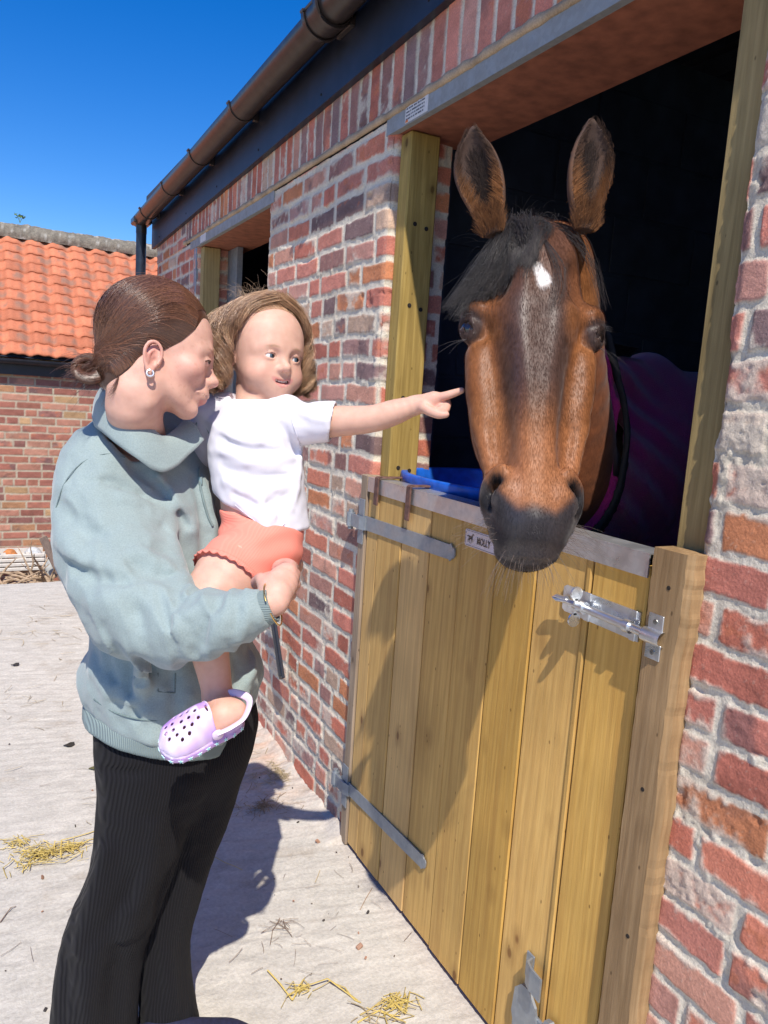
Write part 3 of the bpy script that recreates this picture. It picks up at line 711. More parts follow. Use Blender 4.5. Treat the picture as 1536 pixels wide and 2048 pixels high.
M['concrete'] = mat_vcol('brushed_concrete', rough=.93, scale=95, amt=.22, bst=.7, bdist=.004, spec=.2)
ground = mesh_np('ground', np.stack([XX, YY, ZZ], -1).reshape(-1, 3), np.stack([ii, ii+1, ii+nx+1, ii+nx], -1), M['concrete'], None, np.clip(gc.reshape(-1, 3), .03, .8))
struct(ground, 'pale brushed concrete yard in front of the stable')

# ---- feed bucket hanging inside the door -------------------------------------------------
bk = thing('feed_trough', 'blue plastic feed trough hooked over the top of the stable door', 'feed trough', loc=(1.28, 1.83, 1.0))
BC = np.array((1.31, 1.83)); rx_, ry_ = .225, .305
def ring(r, z, n=56, tilt=.0):
    a = np.linspace(0, 2*math.pi, n, endpoint=False); c_, s_ = np.cos(a), np.sin(a)
    e = 2/2.6; X = BC[0]+rx_*r*np.sign(c_)*np.abs(c_)**e; Y = BC[1]+ry_*r*np.sign(s_)*np.abs(s_)**e
    return np.stack([X, Y, z+.012*(X-BC[0])+0*X], -1)
prof = [(.62, .98), (.80, 1.0), (.93, 1.205), (.99, 1.207), (.995, 1.235), (.985, 1.240), (.93, 1.240), (.915, 1.232), (.90, 1.20), (.78, 1.01), (.60, .995)]
R_ = np.concatenate([ring(r, z) for r, z in prof]); n = 56
F = [[k*n+i, k*n+(i+1) % n, (k+1)*n+(i+1) % n, (k+1)*n+i] for k in range(len(prof)-1) for i in range(n)]
o = mesh_np('trough_body', R_, F, M['blue']); link_parent(o, bk)
mb = MB(); mb.prism([tuple(v) for v in ring(.61, .985)], (0, 0, .008)); link_parent(mb.build('trough_base', M['blue']), bk)
for y, ln_ in ((2.005, .075), (1.812, .088)):
    mb = MB(); x0 = DX-.0125
    pts = [(x0, y+.002, 1.213-ln_), (x0, y, 1.2155), (x0+.004, y, 1.2185), (WX+.052, y-.002, 1.2185), (WX+.060, y-.004, 1.23), (WX+.066, y-.006, 1.20)]
    for a, b in zip(pts[:-1], pts[1:]):
        a = np.array(a); b = np.array(b); t = b-a; l = np.linalg.norm(t); t /= l; yv = np.array([0, 1.0, 0]); yv -= t*(yv@t); yv /= np.linalg.norm(yv)
        mb.obox((a+b)/2, [t, yv, np.cross(t, yv)], (l/2+.002, .0115, .0025), .001)
    link_parent(mb.build('trough_hook', M['rust']), bk)

# ---- black strap bar beside the wall
mb = MB(); a = np.array(onplane(540, 1195, 0, 1.005)); b = np.array(onplane(562, 1342, 0, 1.012)); t = (b-a)/np.linalg.norm(b-a); yv = np.cross(t, (1, 0, 0)); yv /= np.linalg.norm(yv)
bar = thing('metal_bar', 'black metal bar sticking down from the brick wall behind the woman', 'bar', loc=tuple(b))
m_ = MB(); m_.obox((a+b)/2, [t, yv, np.cross(t, yv)], (np.linalg.norm(b-a)/2+.03, .019, .006), .002); m_.obox((a+b)/2-np.array((.008, 0, 0)), [t, yv, np.cross(t, yv)], (np.linalg.norm(b-a)/2+.02, .007, .004), .001)
link_parent(m_.build('blade', M['black']), bar)
m_ = MB(); c0 = a-t*.02; m_.tube([c0, c0+(.06, 0, 0)], .008, 10); link_parent(m_.build('bracket', M['black']), bar)
# ================================================================== low barn across the yard
BY = 8.2; BX0, BX1 = -7.0, 5.5; EZ = 1.50
barn = thing('tiled_barn', 'low brick barn with orange clay pantile roof across the yard', 'barn', loc=(0.4, BY, -.6))
B = lambda o: link_parent(o, barn)
BR2 = np.array([(.34, .14, .10), (.38, .16, .11), (.30, .12, .09), (.42, .22, .12), (.36, .17, .12), (.33, .13, .095), (.45, .28, .15), (.26, .12, .10), (.40, .20, .14)])
B(wall_sheet('wall', [(BX0, BY), (-1.3, BY)], -.7, 1.62, .03, 12, None, M['brick'], lime=.1, wob=.3, mw=.005, palette=BR2, mort=np.array((.45, .38, .29)), flip=-1))
B(wall_sheet('wall', [(-1.3, BY), (1.9, BY)], -.7, 1.62, .0085, 13, None, M['brick'], lime=.12, wob=.35, mw=.0055, palette=BR2, mort=np.array((.47, .40, .30)), flip=-1))
B(wall_sheet('wall', [(1.9, BY), (BX1, BY)], -.7, 1.62, .03, 14, None, M['brick'], lime=.1, wob=.3, mw=.005, palette=BR2, mort=np.array((.45, .38, .29)), flip=-1))
mb = MB(); mb.box((BX0, BY+.02, -.7), (BX1, BY+3.2, 1.55)); B(mb.build('wall_core', M['inside']))
mb = MB(); mb.box((BX0, BY-.06, 1.44), (BX1, BY-.035, 1.585)); mb.box((BX0, BY-.035, 1.50), (BX1, BY, 1.52)); B(mb.build('fascia', M['black']))
mb = MB(); n = 10; pr = [(BY-.115+.05*math.cos(a), 1.585+.05*math.sin(a)) for a in np.linspace(math.pi, 2*math.pi, n)]+[(BY-.115+.046*math.cos(a), 1.585+.046*math.sin(a)) for a in np.linspace(2*math.pi, math.pi, n)]
mb.prism([(BX0, y, z) for y, z in pr], (BX1-BX0, 0, 0)); B(mb.build('gutter', M['black']))
# pantiles: rolling profile, each course lapping the one below
ey, ez = BY-.125, 1.632; ry, rz = BY+1.42, 2.96; sl = math.hypot(ry-ey, rz-ez); ty, tz = (ry-ey)/sl, (rz-ez)/sl
TW, EX = .222, .165
nc = int(sl/EX); xs = np.arange(BX0, BX1, TW/12)
kx_ = xs/TW; fr = kx_-np.floor(kx_); prof_ = .030*(np.sin(2*np.pi*fr)*.62+.26*np.sin(4*np.pi*fr+.6))+.002
lapk = sstep(.93, 1.0, fr)*.004
V = []; C_ = []; F = []; nxs = len(xs)
tid = np.floor(kx_).astype(int)
sh = np.sin(2*np.pi*fr)*.010
rowi = 0
for c in range(nc+1):
    jit = (_hash(tid, tid*0+c, tid*0, 5)-.5)*.010; til = (_hash(tid, tid*0+c, tid*0+1, 5)-.5)*.008
    for (d0, up) in ((-.004, -.004), (0.0, .014), (EX*.35, .010), (EX*.7, .006), (EX, .002)):
        s = c*EX+d0+jit*(d0 <= 0)-sh*(d0 <= 0)*1.2; h = prof_+lapk+up+til*(1-d0/EX)
        V.append(np.stack([xs, ey+ty*s-tz*h, ez+tz*s+ty*h], -1))
        hb = _hash(tid, tid*0+c, tid*0+2, 9); hc = _hash(tid, tid*0+c, tid*0+3, 9)
        base = np.array((.55, .185, .095))*(.82+.36*hb)[:, None]
        pch = sstep(-.05, .45, fbm(np.stack([xs*17+hb*30, xs*0+s*15+c*3.1, hb*9], -1), 3, 6)+.5*(1-np.abs(fr-.62)*4)+.25*(hc-.4))*(.15 < d0/EX)*(d0/EX < .9)
        base = lerp(base, np.array((.25, .165, .12)), (.72*pch)[:, None])
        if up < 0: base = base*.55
        C_.append(base); rowi += 1
V = np.array(V); nr = len(V); ii = (np.arange(nr-1)[:, None]*nxs+np.arange(nxs-1)[None]).ravel()
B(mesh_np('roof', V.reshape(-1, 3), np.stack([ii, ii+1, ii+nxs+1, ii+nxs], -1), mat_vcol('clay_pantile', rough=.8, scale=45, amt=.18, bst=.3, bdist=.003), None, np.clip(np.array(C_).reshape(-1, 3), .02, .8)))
mb = MB(); mb.prism([(BX0, ey+.02, ez-.03), (BX0, ry, rz-.04), (BX0, ry+1.8, rz-1.5)], (BX1-BX0, 0, 0)); B(mb.build('roof_underlay', M['inside']))
# mossy ridge
xs = np.arange(BX0, BX1, .012); an = np.linspace(-.35, math.pi+.35, 14); V = []; C_ = []
for a in an:
    nn = fbm(np.stack([xs*30, xs*0+a*5, xs*0], -1), 4, 17); n2 = fbm(np.stack([xs*9, xs*0+a*2, xs*0+4], -1), 3, 18)
    r = .115+.010*nn+.014*n2+.006*(np.mod(xs, .45) < .03)
    V.append(np.stack([xs, ry-.0+r*np.cos(a)*1.15*-1, rz-.035+r*np.sin(a)*1.05], -1))
    cc = np.array((.21, .185, .145))*(1+.5*nn)[:, None]; li = sstep(.25, .5, fbm(np.stack([xs*24, xs*0+a*9, xs*0+7], -1), 3, 19))
    C_.append(lerp(cc, np.array((.50, .48, .42)), (li*.7)[:, None]))
V = np.array(V); nr, nxs = V.shape[:2]; ii = (np.arange(nr-1)[:, None]*nxs+np.arange(nxs-1)[None]).ravel()
B(mesh_np('ridge', V.reshape(-1, 3), np.stack([ii, ii+1, ii+nxs+1, ii+nxs], -1), mat_vcol('mossy_ridge', rough=.95, scale=60, amt=.4, bst=.8, bdist=.01), None, np.clip(np.array(C_).reshape(-1, 3), .02, .8)))
# little plant on the ridge
pb = np.array(onplane(40, 442, 1, ry-.02)); pb[2] -= .02
plant = thing('ridge_weed', 'small green weed growing on the barn ridge', 'plant', loc=tuple(pb))
g = np.random.default_rng(4); mb = MB(); lf = MB()
for k in range(7):
    a = g.uniform(0, 6.28); e = pb+np.array((math.cos(a)*.035, math.sin(a)*.02, g.uniform(.03, .085))); mb.tube([pb, (pb+e)/2+(0, 0, .01), e], .002, 5)
    for j in range(5):
        c = e+g.normal(0, .012, 3); u = g.normal(0, 1, 3); u /= np.linalg.norm(u); v = np.cross(u, g.normal(0, 1, 3)); v /= np.linalg.norm(v)
        lf.add([c-u*.016, c+v*.009, c+u*.018, c-v*.009], [(0, 1, 2, 3)])
m_leaf = mat_simple('weed_green', (.10, .17, .03), .6, nscale=60, bst=0)
link_parent(mb.build('stem', m_leaf), plant); link_parent(lf.build('leaves', m_leaf), plant)

# ---- things lying at the foot of the barn
def ground_at(px, py, Y=7.3): p = np.array(onplane(px, py, 1, Y)); return p
m_root = mat_simple('pale_dry_root', (.40, .29, .19), .85, nscale=50, nvar=.35, bst=.5)
rp = ground_at(70, 1165, 7.2); root = thing('root_pile', 'tangled pale dry roots heaped against the barn wall', 'root pile', loc=tuple(rp))
g = np.random.default_rng(21); mb = MB()
for k in range(34):
    a = g.uniform(0, math.pi*2); st = rp+np.array((g.uniform(-.30, .30), g.uniform(-.12, .15), .0)); ln = g.uniform(.16, .42); el = g.uniform(.1, 1.1)
    d = np.array((math.cos(a)*math.cos(el), math.sin(a)*math.cos(el)*.5, math.sin(el))); pts = [st]; p = st.copy()
    for j in range(5): d = d+g.normal(0, .22, 3)+(0, 0, -.05); d /= np.linalg.norm(d); p = p+d*ln/5; p[2] = max(p[2], rp[2]); pts.append(p.copy())
    mb.tube(spline(pts, 12), np.linspace(.016, .004, 12)*g.uniform(.6, 1.1), 7)
link_parent(mb.build('roots', m_root, smooth=True), root)
cr = ground_at(52, 1128, 7.75); crate = thing('white_crate', 'low white slatted planter box behind the dry roots', 'crate', loc=tuple(cr))
mw_ = mat_simple('chalky_white_plastic', (.62, .58, .52), .7, nscale=30, nvar=.15, bst=.2)
mb = MB()
for k in range(4): mb.box((cr[0]-.36, cr[1]-.02, cr[2]-.06+k*.042), (cr[0]+.16, cr[1]+.0, cr[2]-.028+k*.042), .006)
for x in (-.36, -.2, .0, .14): mb.box((cr[0]+x, cr[1]+.002, cr[2]-.06), (cr[0]+x+.03, cr[1]+.022, cr[2]+.11))
mb.box((cr[0]-.36, cr[1]+.25, cr[2]-.06), (cr[0]+.16, cr[1]+.27, cr[2]+.10)); mb.box((cr[0]-.36, cr[1]+.02, cr[2]-.05), (cr[0]+.16, cr[1]+.25, cr[2]+.02))
link_parent(mb.build('slats', mw_), crate)
g = np.random.default_rng(31)
for (nm, lb, c_, off, r) in (('bundled_bag', 'small blue bag in the white planter box', (.04, .10, .32), (-.27, .10), .06), ('bundled_bag', 'small orange bag in the white planter box', (.5, .19, .06), (-.13, .10), .06), ('bundled_bag', 'pale clear plastic bag in the white planter box', (.5, .52, .52), (.07, .10), .075)):
    mb = MB(); pf = [(r*math.sin(t)*(1+.12*math.sin(t*5)), -r*math.cos(t)*.8) for t in np.linspace(.15, math.pi-.1, 12)]
    mb.lathe((cr[0]+off[0], cr[1]+off[1], cr[2]+.08), (.15, .1, 1), pf, 14)
    o = mb.build(nm, mat_simple(nm, c_, .4, nscale=50, nvar=.3, bst=.5, bdist=.01), smooth=True); tag(o, lb, 'bag')
# broken timber trestle
tp = ground_at(135, 1163, 7.25); tr = thing('timber_trestle', 'weathered broken wooden trestle leaning by the barn wall', 'trestle', loc=tuple(tp))
def bp(px, py, Y): return np.array(onplane(px, py, 1, Y))
def beam(name, p, q, w_, h_, tint=(1, .7, .3)):
    p = np.array(p); q = np.array(q); t = q-p; l = np.linalg.norm(t); t /= l; y_ = np.cross(t, (0, 1, 0)); y_ /= np.linalg.norm(y_)
    mb = MB(); mb.cur = tint; mb.obox((p+q)/2, [t, y_, np.cross(t, y_)], (l/2, w_, h_), .004); return link_parent(mb.build(name, M['old']), tr)
M['old'] = mat_wood('old_grey_brown_timber', (.20, .125, .085), (.15, .09, .06), (.07, .045, .035), axis='Z', rough=.9)
beam('plank', bp(86, 1075, 7.3), bp(128, 1163, 7.1), .034, .012); beam('plank', bp(97, 1085, 7.36), bp(132, 1160, 7.2), .02, .012)
beam('leg', bp(133, 1085, 7.45), bp(138, 1165, 7.4), .02, .02); beam('leg', bp(148, 1100, 7.35), bp(145, 1165, 7.3), .022, .02)
beam('rail', bp(120, 1098, 7.4), bp(172, 1102, 7.4), .016, .02); beam('rail', bp(122, 1135, 7.4), bp(172, 1140, 7.4), .014, .02)
beam('brace', bp(140, 1160, 7.32), bp(168, 1120, 7.32), .016, .014); beam('leg', bp(168, 1095, 7.45), bp(170, 1165, 7.4), .022, .02)
bt = ground_at(103, 1150, 7.6); mb = MB(); mb.lathe(bt-(0, 0, .02), (0, 0, 1), [(.05, 0), (.055, .02), (.052, .16), (.03, .20), (.018, .21), (.018, .24)], 18)
tag(mb.build('plastic_bottle', mat_simple('cloudy_plastic', (.45, .46, .43), .35, nscale=20, bst=0), smooth=True), 'cloudy plastic bottle standing between crate and trestle', 'bottle')
# ================================================================== loose straw and litter
M['straw'] = mat_vcol('dry_straw', rough=.55, scale=300, amt=.25, bst=.2, bdist=.0005)
g = np.random.default_rng(77)
def straws(name, label, items, cat=None):
    """items: (x, y, spread, count, length, width, colour, heap)"""
    mb = MB()
    for (x, y, sp, cnt, ln, wd, c, heap) in items:
        for k in range(cnt):
            r = np.abs(g.normal(0, sp)); a = g.uniform(0, 6.283); px, py = x+r*math.cos(a), y+.6*r*math.sin(a)
            if px > WX-.045: px = WX-.045-g.uniform(0, .03)
            l = ln*g.uniform(.35, 1.25); an = g.normal(-.2, .9); d = np.array((math.cos(an), math.sin(an), g.normal(0, .08)))
            z = .006+g.uniform(0, heap)*math.exp(-(r/(sp+1e-6))**2*.6); p = np.array((px, py, z)); pts = [p-d*l/2]
            bend = g.normal(0, .25)
            for j in range(4):
                d = d+np.array((-d[1], d[0], 0))*bend*.4+(0, 0, g.normal(0, .05)); d /= np.linalg.norm(d); q = pts[-1]+d*l/4; q[2] = max(q[2], .004); pts.append(q)
            mb.cur = tuple(np.array(c)*g.uniform(.65, 1.25)); mb.tube(pts, wd*g.uniform(.6, 1.2), 4, flat=.45)
    o = mb.build(name, M['straw']); tag(o, label, cat, kind='stuff'); return o
yel = (.58, .44, .13); buff = (.42, .33, .19); brn = (.20, .13, .08)
p1 = onplane(80, 1715, 2, 0); p1b = onplane(140, 1700, 2, 0); p1c = onplane(35, 1690, 2, 0); p2 = onplane(600, 1985, 2, 0); p3 = onplane(790, 2015, 2, 0); p4 = onplane(525, 1615, 2, 0); p5 = onplane(560, 1850, 2, 0)
p6 = onplane(740, 2035, 2, 0)
straws('straw', 'loose straw scattered over the concrete yard', [
    (p1[0], p1[1], .06, 170, .05, .0013, yel, .022), (p1b[0], p1b[1], .035, 60, .05, .0013, yel, .015), (p1c[0], p1c[1], .04, 40, .05, .0013, yel, .012),
    (p2[0], p2[1], .03, 26, .045, .0011, yel, .008), (p3[0], p3[1], .035, 45, .06, .0014, yel, .008), (p6[0], p6[1], .04, 14, .06, .0012, buff, .004),
    (p4[0], p4[1], .07, 120, .05, .0010, (.36, .25, .14), .008), (p5[0], p5[1], .05, 14, .06, .0008, brn, .003),
    (.75, 2.6, .22, 170, .05, .0009, buff, .002), (.85, 3.0, .22, 160, .07, .0011, buff, .003), (.95, 3.6, .2, 120, .08, .0012, buff, .003), (1.0, 2.6, .1, 110, .05, .0010, buff, .004),
    (.2, 3.6, .6, 60, .06, .0010, buff, .001), (.4, 2.0, .4, 16, .05, .0007, brn, .001), (.75, 1.7, .2, 22, .05, .0006, brn, .001), (-.1, 3.0, .5, 16, .06, .0009, brn, .001), (.3, 4.6, .6, 60, .09, .0014, buff, .002)])
# long folded stalks
mb = MB()
def stalk(px, wd, c):
    pts = [np.array(onplane(x, y, 2, z)) for x, y, z in px]
    for a, b in zip(pts[:-1], pts[1:]):
        mb.cur = tuple(np.array(c)*g.uniform(.85, 1.15)); m_ = (a+b)/2+g.normal(0, .002, 3); m_[2] = max(m_[2], .003); mb.tube([a, m_, b], wd, 5, flat=.4)
stalk([(122, 1715, .01), (123, 1680, .012), (190, 1662, .006)], .0022, yel)
stalk([(535, 1940, .006), (585, 2000, .006), (600, 1975, .012), (655, 1957, .016), (700, 1990, .006), (722, 2005, .004)], .0020, yel)
stalk([(655, 1957, .012), (690, 1975, .010), (715, 2000, .004)], .0016, yel)
stalk([(720, 2030, .004), (765, 2000, .010), (800, 1985, .004)], .0022, (.55, .42, .16)); stalk([(715, 2045, .004), (760, 2020, .006), (812, 2045, .004)], .0022, yel)
stalk([(540, 1330*1.0+560, .004), (545, 1860, .006), (560, 1835, .003)], .001, brn); stalk([(630, 1765, .004), (640, 1740, .004)], .0012, buff); stalk([(720, 1820, .003), (745, 1775, .003)], .0009, (.35, .2, .1))
stalk([(420, 1710, .003), (450, 1725, .005), (485, 1740, .003)], .0011, yel); stalk([(0, 1845, .003), (22, 1815, .005), (32, 1812, .003)], .0014, brn)
stalk([(470, 1488, .004), (520, 1480, .006), (570, 1470, .004)], .0014, yel)
o = mb.build('straw_stalks', M['straw']); tag(o, 'long folded yellow straw stalks on the concrete', kind='stuff')
# chips, droppings and pebbles
mb = MB()
for k in range(150):
    x, y = g.uniform(-.9, 1.02), g.uniform(1.3, 5.7); r = (.0008+.0022*g.random()**2)*(1+.22*y)
    if g.random() < .5: x = 1.02-abs(g.normal(0, .18)); y = g.uniform(1.5, 5)
    mb.cur = tuple(np.array([(.10, .07, .05), (.30, .26, .21), (.06, .05, .045), (.36, .2, .13)][g.integers(4)])*g.uniform(.7, 1.2))
    mb.obox((x, y, .003+r*.3), np.linalg.qr(g.normal(0, 1, (3, 3)))[0], (r*1.5, r, r*.6), r*.3)
o = mb.build('grit', M['straw']); tag(o, 'grit, crumbs and brick chips strewn on the concrete', kind='stuff')
for (px, py, r, c, lb) in ((138, 1491, .014, (.045, .04, .03), 'dark shrivelled leaf lying flat on the concrete beyond the straw'), (190, 1537, .015, (.13, .12, .05), 'olive green leaf beside the trouser leg on the concrete'), (30, 1330, .013, (.05, .045, .04), 'small black crumb of dung far out on the concrete')):
    p = onplane(px, py, 2, .004); mb = MB(); n = 10
    top = [(p[0]+r*1.5*math.cos(t)*(1+.2*math.sin(3*t)), p[1]+r*math.sin(t), .006+.004*math.sin(2*t)) for t in np.linspace(0, 6.283, n, endpoint=False)]
    mb.cur = c; mb.prism(top, (0, 0, .003)); tag(mb.build('dead_leaf', M['straw'], smooth=True), lb, 'leaf')
# ================================================================== implicit surfaces for the living things
def smin(a, b, k):
    h = np.clip(.5+.5*(b-a)/k, 0, 1); return b+(a-b)*h-k*h*(1-h)
def smax(a, b, k): return -smin(-a, -b, k)
def s_ell(P, c, r, R=None):
    q = P-np.asarray(c, np.float32)
    if R is not None: q = q @ np.asarray(R, np.float32).T
    q = q/np.asarray(r, np.float32); k0 = np.linalg.norm(q, axis=-1); k1 = np.linalg.norm(q/np.asarray(r, np.float32), axis=-1)+1e-9
    return k0*(k0-1)/k1
def s_cone(P, a, b, ra, rb, sq=None):
    """round cone; sq=(axis, factor) flattens the section along a direction"""
    a = np.asarray(a, np.float32); b = np.asarray(b, np.float32); ab = b-a; q = P-a
    t = np.clip(q@ab/(ab@ab+1e-12), 0, 1); d = q-t[:, None]*ab
    if sq is not None:
        ax = np.asarray(sq[0], np.float32); ax = ax/np.linalg.norm(ax); d = d+(d@ax)[:, None]*ax*(1.0/sq[1]-1)
    return np.linalg.norm(d, axis=-1)-(ra+(rb-ra)*t)
def s_chain(P, pts, rs, n=0, sq=None):
    pts = np.asarray(pts, float); rs = np.asarray(rs, float)
    if n: q = spline(np.concatenate([pts, rs[:, None]], 1), n); pts, rs = q[:, :3], q[:, 3]
    f = None
    for i in range(len(pts)-1):
        g_ = s_cone(P, pts[i], pts[i+1], rs[i], rs[i+1], sq); f = g_ if f is None else np.minimum(f, g_)
    return f
def s_loft(P, tb, k=.0, n=2.0):
    """P in a local frame (u across, v along, w depth). tb rows: v, uc, wc, left half-width, right half-width, front depth, back depth"""
    tb = np.asarray(tb, float); o = np.argsort(tb[:, 0]); tb = tb[o]
    v = np.clip(P[:, 1], tb[0, 0], tb[-1, 0])
    I = lambda j: np.interp(v, tb[:, 0], tb[:, j]).astype(np.float32)
    u = P[:, 0]-I(1); w_ = P[:, 2]-I(2)
    a = np.where(u < 0, I(3), I(4)); b = np.where(w_ > 0, I(5), I(6))
    q = ((np.abs(u)/a)**n+(np.abs(w_)/b)**n)**(1.0/n); f = (q-1)*np.minimum(a, b)
    over = np.maximum(tb[0, 0]-P[:, 1], P[:, 1]-tb[-1, 0])
    return np.where(over > 0, np.sqrt(np.maximum(f, 0)**2+over**2)-0*over, f) if k == 0 else smax(f, over, k)
def tsm(tb, n=40):
    """resample loft rows smoothly"""
    tb = np.array(sorted(tb), float); x = tb[:, 0]; xs = np.linspace(x[0], x[-1], n); out = [xs]
    m = np.gradient(tb[:, 1:], x, axis=0)
    k = np.clip(np.searchsorted(x, xs)-1, 0, len(x)-2); h = (x[k+1]-x[k]); t = (xs-x[k])/h
    for j in range(1, tb.shape[1]):
        y0, y1 = tb[k, j], tb[k+1, j]; m0, m1 = m[k, j-1]*h, m[k+1, j-1]*h
        out.append((2*t**3-3*t**2+1)*y0+(t**3-2*t**2+t)*m0+(-2*t**3+3*t**2)*y1+(t**3-t**2)*m1)
    return np.stack(out, 1)

def surface(f, lo, hi, h):
    """mesh the zero set of f over a box by surface nets; only samples near the surface are evaluated"""
    lo = np.asarray(lo, float); hi = np.asarray(hi, float); n = np.ceil((hi-lo)/h).astype(int)+1
    S = 5; n = ((n+S-1)//S)*S; nc = n//S
    cx = [lo[k]+(np.arange(nc[k])*S+(S-1)/2)*h for k in range(3)]
    G = np.stack(np.meshgrid(*cx, indexing='ij'), -1).reshape(-1, 3).astype(np.float32)
    fc = np.concatenate([f(G[i:i+400000]) for i in range(0, len(G), 400000)]).reshape(nc)
    act = np.abs(fc) < S*h*1.75
    val = np.repeat(np.repeat(np.repeat(np.where(fc > 0, 1.0, -1.0).astype(np.float32), S, 0), S, 1), S, 2)
    ia = np.argwhere(act); off = np.stack(np.meshgrid(*[np.arange(S)]*3, indexing='ij'), -1).reshape(-1, 3)
    for i in range(0, len(ia), 3000):
        idx = (ia[i:i+3000, None, :]*S+off[None]).reshape(-1, 3)
        val[idx[:, 0], idx[:, 1], idx[:, 2]] = f((lo+idx*h).astype(np.float32))
    # surface nets
    sg = val < 0; c = [slice(0, -1), slice(1, None)]
    corner = {(i, j, k): sg[c[i], c[j], c[k]] for i in (0, 1) for j in (0, 1) for k in (0, 1)}
    cnt = sum(v.astype(np.int8) for v in corner.values()); cell = (cnt > 0) & (cnt < 8)
    ci = np.argwhere(cell); m = len(ci); acc = np.zeros((m, 3)); num = np.zeros(m)
    gv = lambda d: val[ci[:, 0]+d[0], ci[:, 1]+d[1], ci[:, 2]+d[2]]
    cr = [(i, j, k) for i in (0, 1) for j in (0, 1) for k in (0, 1)]
    for a in cr:
        for ax in range(3):
            if a[ax] == 0:
                b = list(a); b[ax] = 1; va, vb = gv(a), gv(b); s = (va < 0) != (vb < 0); t = va[s]/(va[s]-vb[s])
                q = np.tile(np.array(a, float), (s.sum(), 1)); q[:, ax] += t; acc[s] += q; num[s] += 1
    V = lo+(ci+acc/num[:, None])*h
    vid = np.full(cell.shape, -1, np.int32); vid[cell] = np.arange(m); F = []
    for ax in range(3):
        b, c_ = (ax+1) % 3, (ax+2) % 3
        s0 = [slice(None)]*3; s1 = [slice(None)]*3; s0[ax] = slice(0, -1); s1[ax] = slice(1, None)
        A, B_ = sg[tuple(s0)], sg[tuple(s1)]; e = np.argwhere(A != B_); e = e[(e[:, b] > 0) & (e[:, c_] > 0) & (e[:, b] < cell.shape[b]) & (e[:, c_] < cell.shape[c_])]
        e = e[e[:, ax] < cell.shape[ax]]
        fl = A[e[:, 0], e[:, 1], e[:, 2]]; q = []
        for (db, dc) in ((0, 0), (-1, 0), (-1, -1), (0, -1)):
            t = e.copy(); t[:, b] += db; t[:, c_] += dc; q.append(vid[t[:, 0], t[:, 1], t[:, 2]])
        q = np.stack(q, 1); q[~fl] = q[~fl][:, ::-1]; F.append(q[(q >= 0).all(1)])
    F = np.concatenate(F)
    # one relaxation pass evens the stair-steps out
    for _ in range(1):
        s = np.zeros_like(V); k = np.zeros(len(V))
        for a in range(4):
            p, q = F[:, a], F[:, (a+1) % 4]
            for j in range(3): s[:, j] += np.bincount(p, V[q, j], len(V))+np.bincount(q, V[p, j], len(V))
            k += np.bincount(p, minlength=len(V))+np.bincount(q, minlength=len(V))
        V = V*.5+.5*s/np.maximum(k, 1)[:, None]
    return V, F
def vnormals(V, F):
    n = np.cross(V[F[:, 2]]-V[F[:, 0]], V[F[:, 3]]-V[F[:, 1]]); o = np.zeros_like(V)
    for a in range(F.shape[1]):
        for j in range(3): o[:, j] += np.bincount(F[:, a], n[:, j], len(V))
    return o/(np.linalg.norm(o, axis=1)[:, None]+1e-12)

def strands(paths, r0, r1, n=3):
    """paths: K x m x 3 -> thin 3-sided hairs as one vertex / quad array"""
    P = np.asarray(paths, float); K, m, _ = P.shape
    T = np.gradient(P, axis=1); T /= np.linalg.norm(T, axis=2)[..., None]+1e-12
    ref = np.array([.31, .52, .79]); N_ = np.cross(T, ref); N_ /= np.linalg.norm(N_, axis=2)[..., None]+1e-12; B_ = np.cross(T, N_)
    r = (np.linspace(0, 1, m)[None, :, None]*(np.broadcast_to(np.asarray(r1, float), (K,))[:, None, None]-np.broadcast_to(np.asarray(r0, float), (K,))[:, None, None])+np.broadcast_to(np.asarray(r0, float), (K,))[:, None, None])
    V = np.stack([P+(N_*math.cos(2*math.pi*j/n)+B_*math.sin(2*math.pi*j/n))*r for j in range(n)], 2)    # K m n 3
    i = np.arange(K)[:, None, None]*m*n+np.arange(m-1)[None, :, None]*n+np.arange(n)[None, None]
    i2 = np.arange(K)[:, None, None]*m*n+np.arange(m-1)[None, :, None]*n+((np.arange(n)+1) % n)[None, None]
    F = np.stack([i, i2, i2+n, i+n], -1).reshape(-1, 4)
    return V.reshape(-1, 3), F
def strand_cols(c, K, m, n=3, var=.25, g=None):
    g = g or RNG; c = np.asarray(c, float); c = np.broadcast_to(c, (K, 3))*(1+g.uniform(-var, var, (K, 1)))
    return np.repeat(c, m*n, axis=0)
def sample_mesh(V, F, k, g, w_=None):
    a, b, c, d = (V[F[:, j]] for j in range(4)); ar = np.linalg.norm(np.cross(c-a, d-b), axis=1)
    if w_ is not None: ar = ar*w_
    p = ar/ar.sum(); f = g.choice(len(F), k, p=p); s, t = g.random(k)[:, None], g.random(k)[:, None]
    return (1-s)*(1-t)*a[f]+s*(1-t)*b[f]+s*t*c[f]+(1-s)*t*d[f], f
def frame(o, u, v):
    """orthonormal frame rows (u, v, w) at o; v exact, w = u x v"""
    v = np.asarray(v, float); v = v/np.linalg.norm(v); u = np.asarray(u, float); u = u-v*(u@v); u /= np.linalg.norm(u)
    return np.asarray(o, float), np.stack([u, v, np.cross(u, v)])
def local(P, fr): return ((P-fr[0].astype(np.float32)) @ fr[1].T.astype(np.float32))
def world(q, fr): return fr[0]+np.asarray(q, float) @ fr[1]
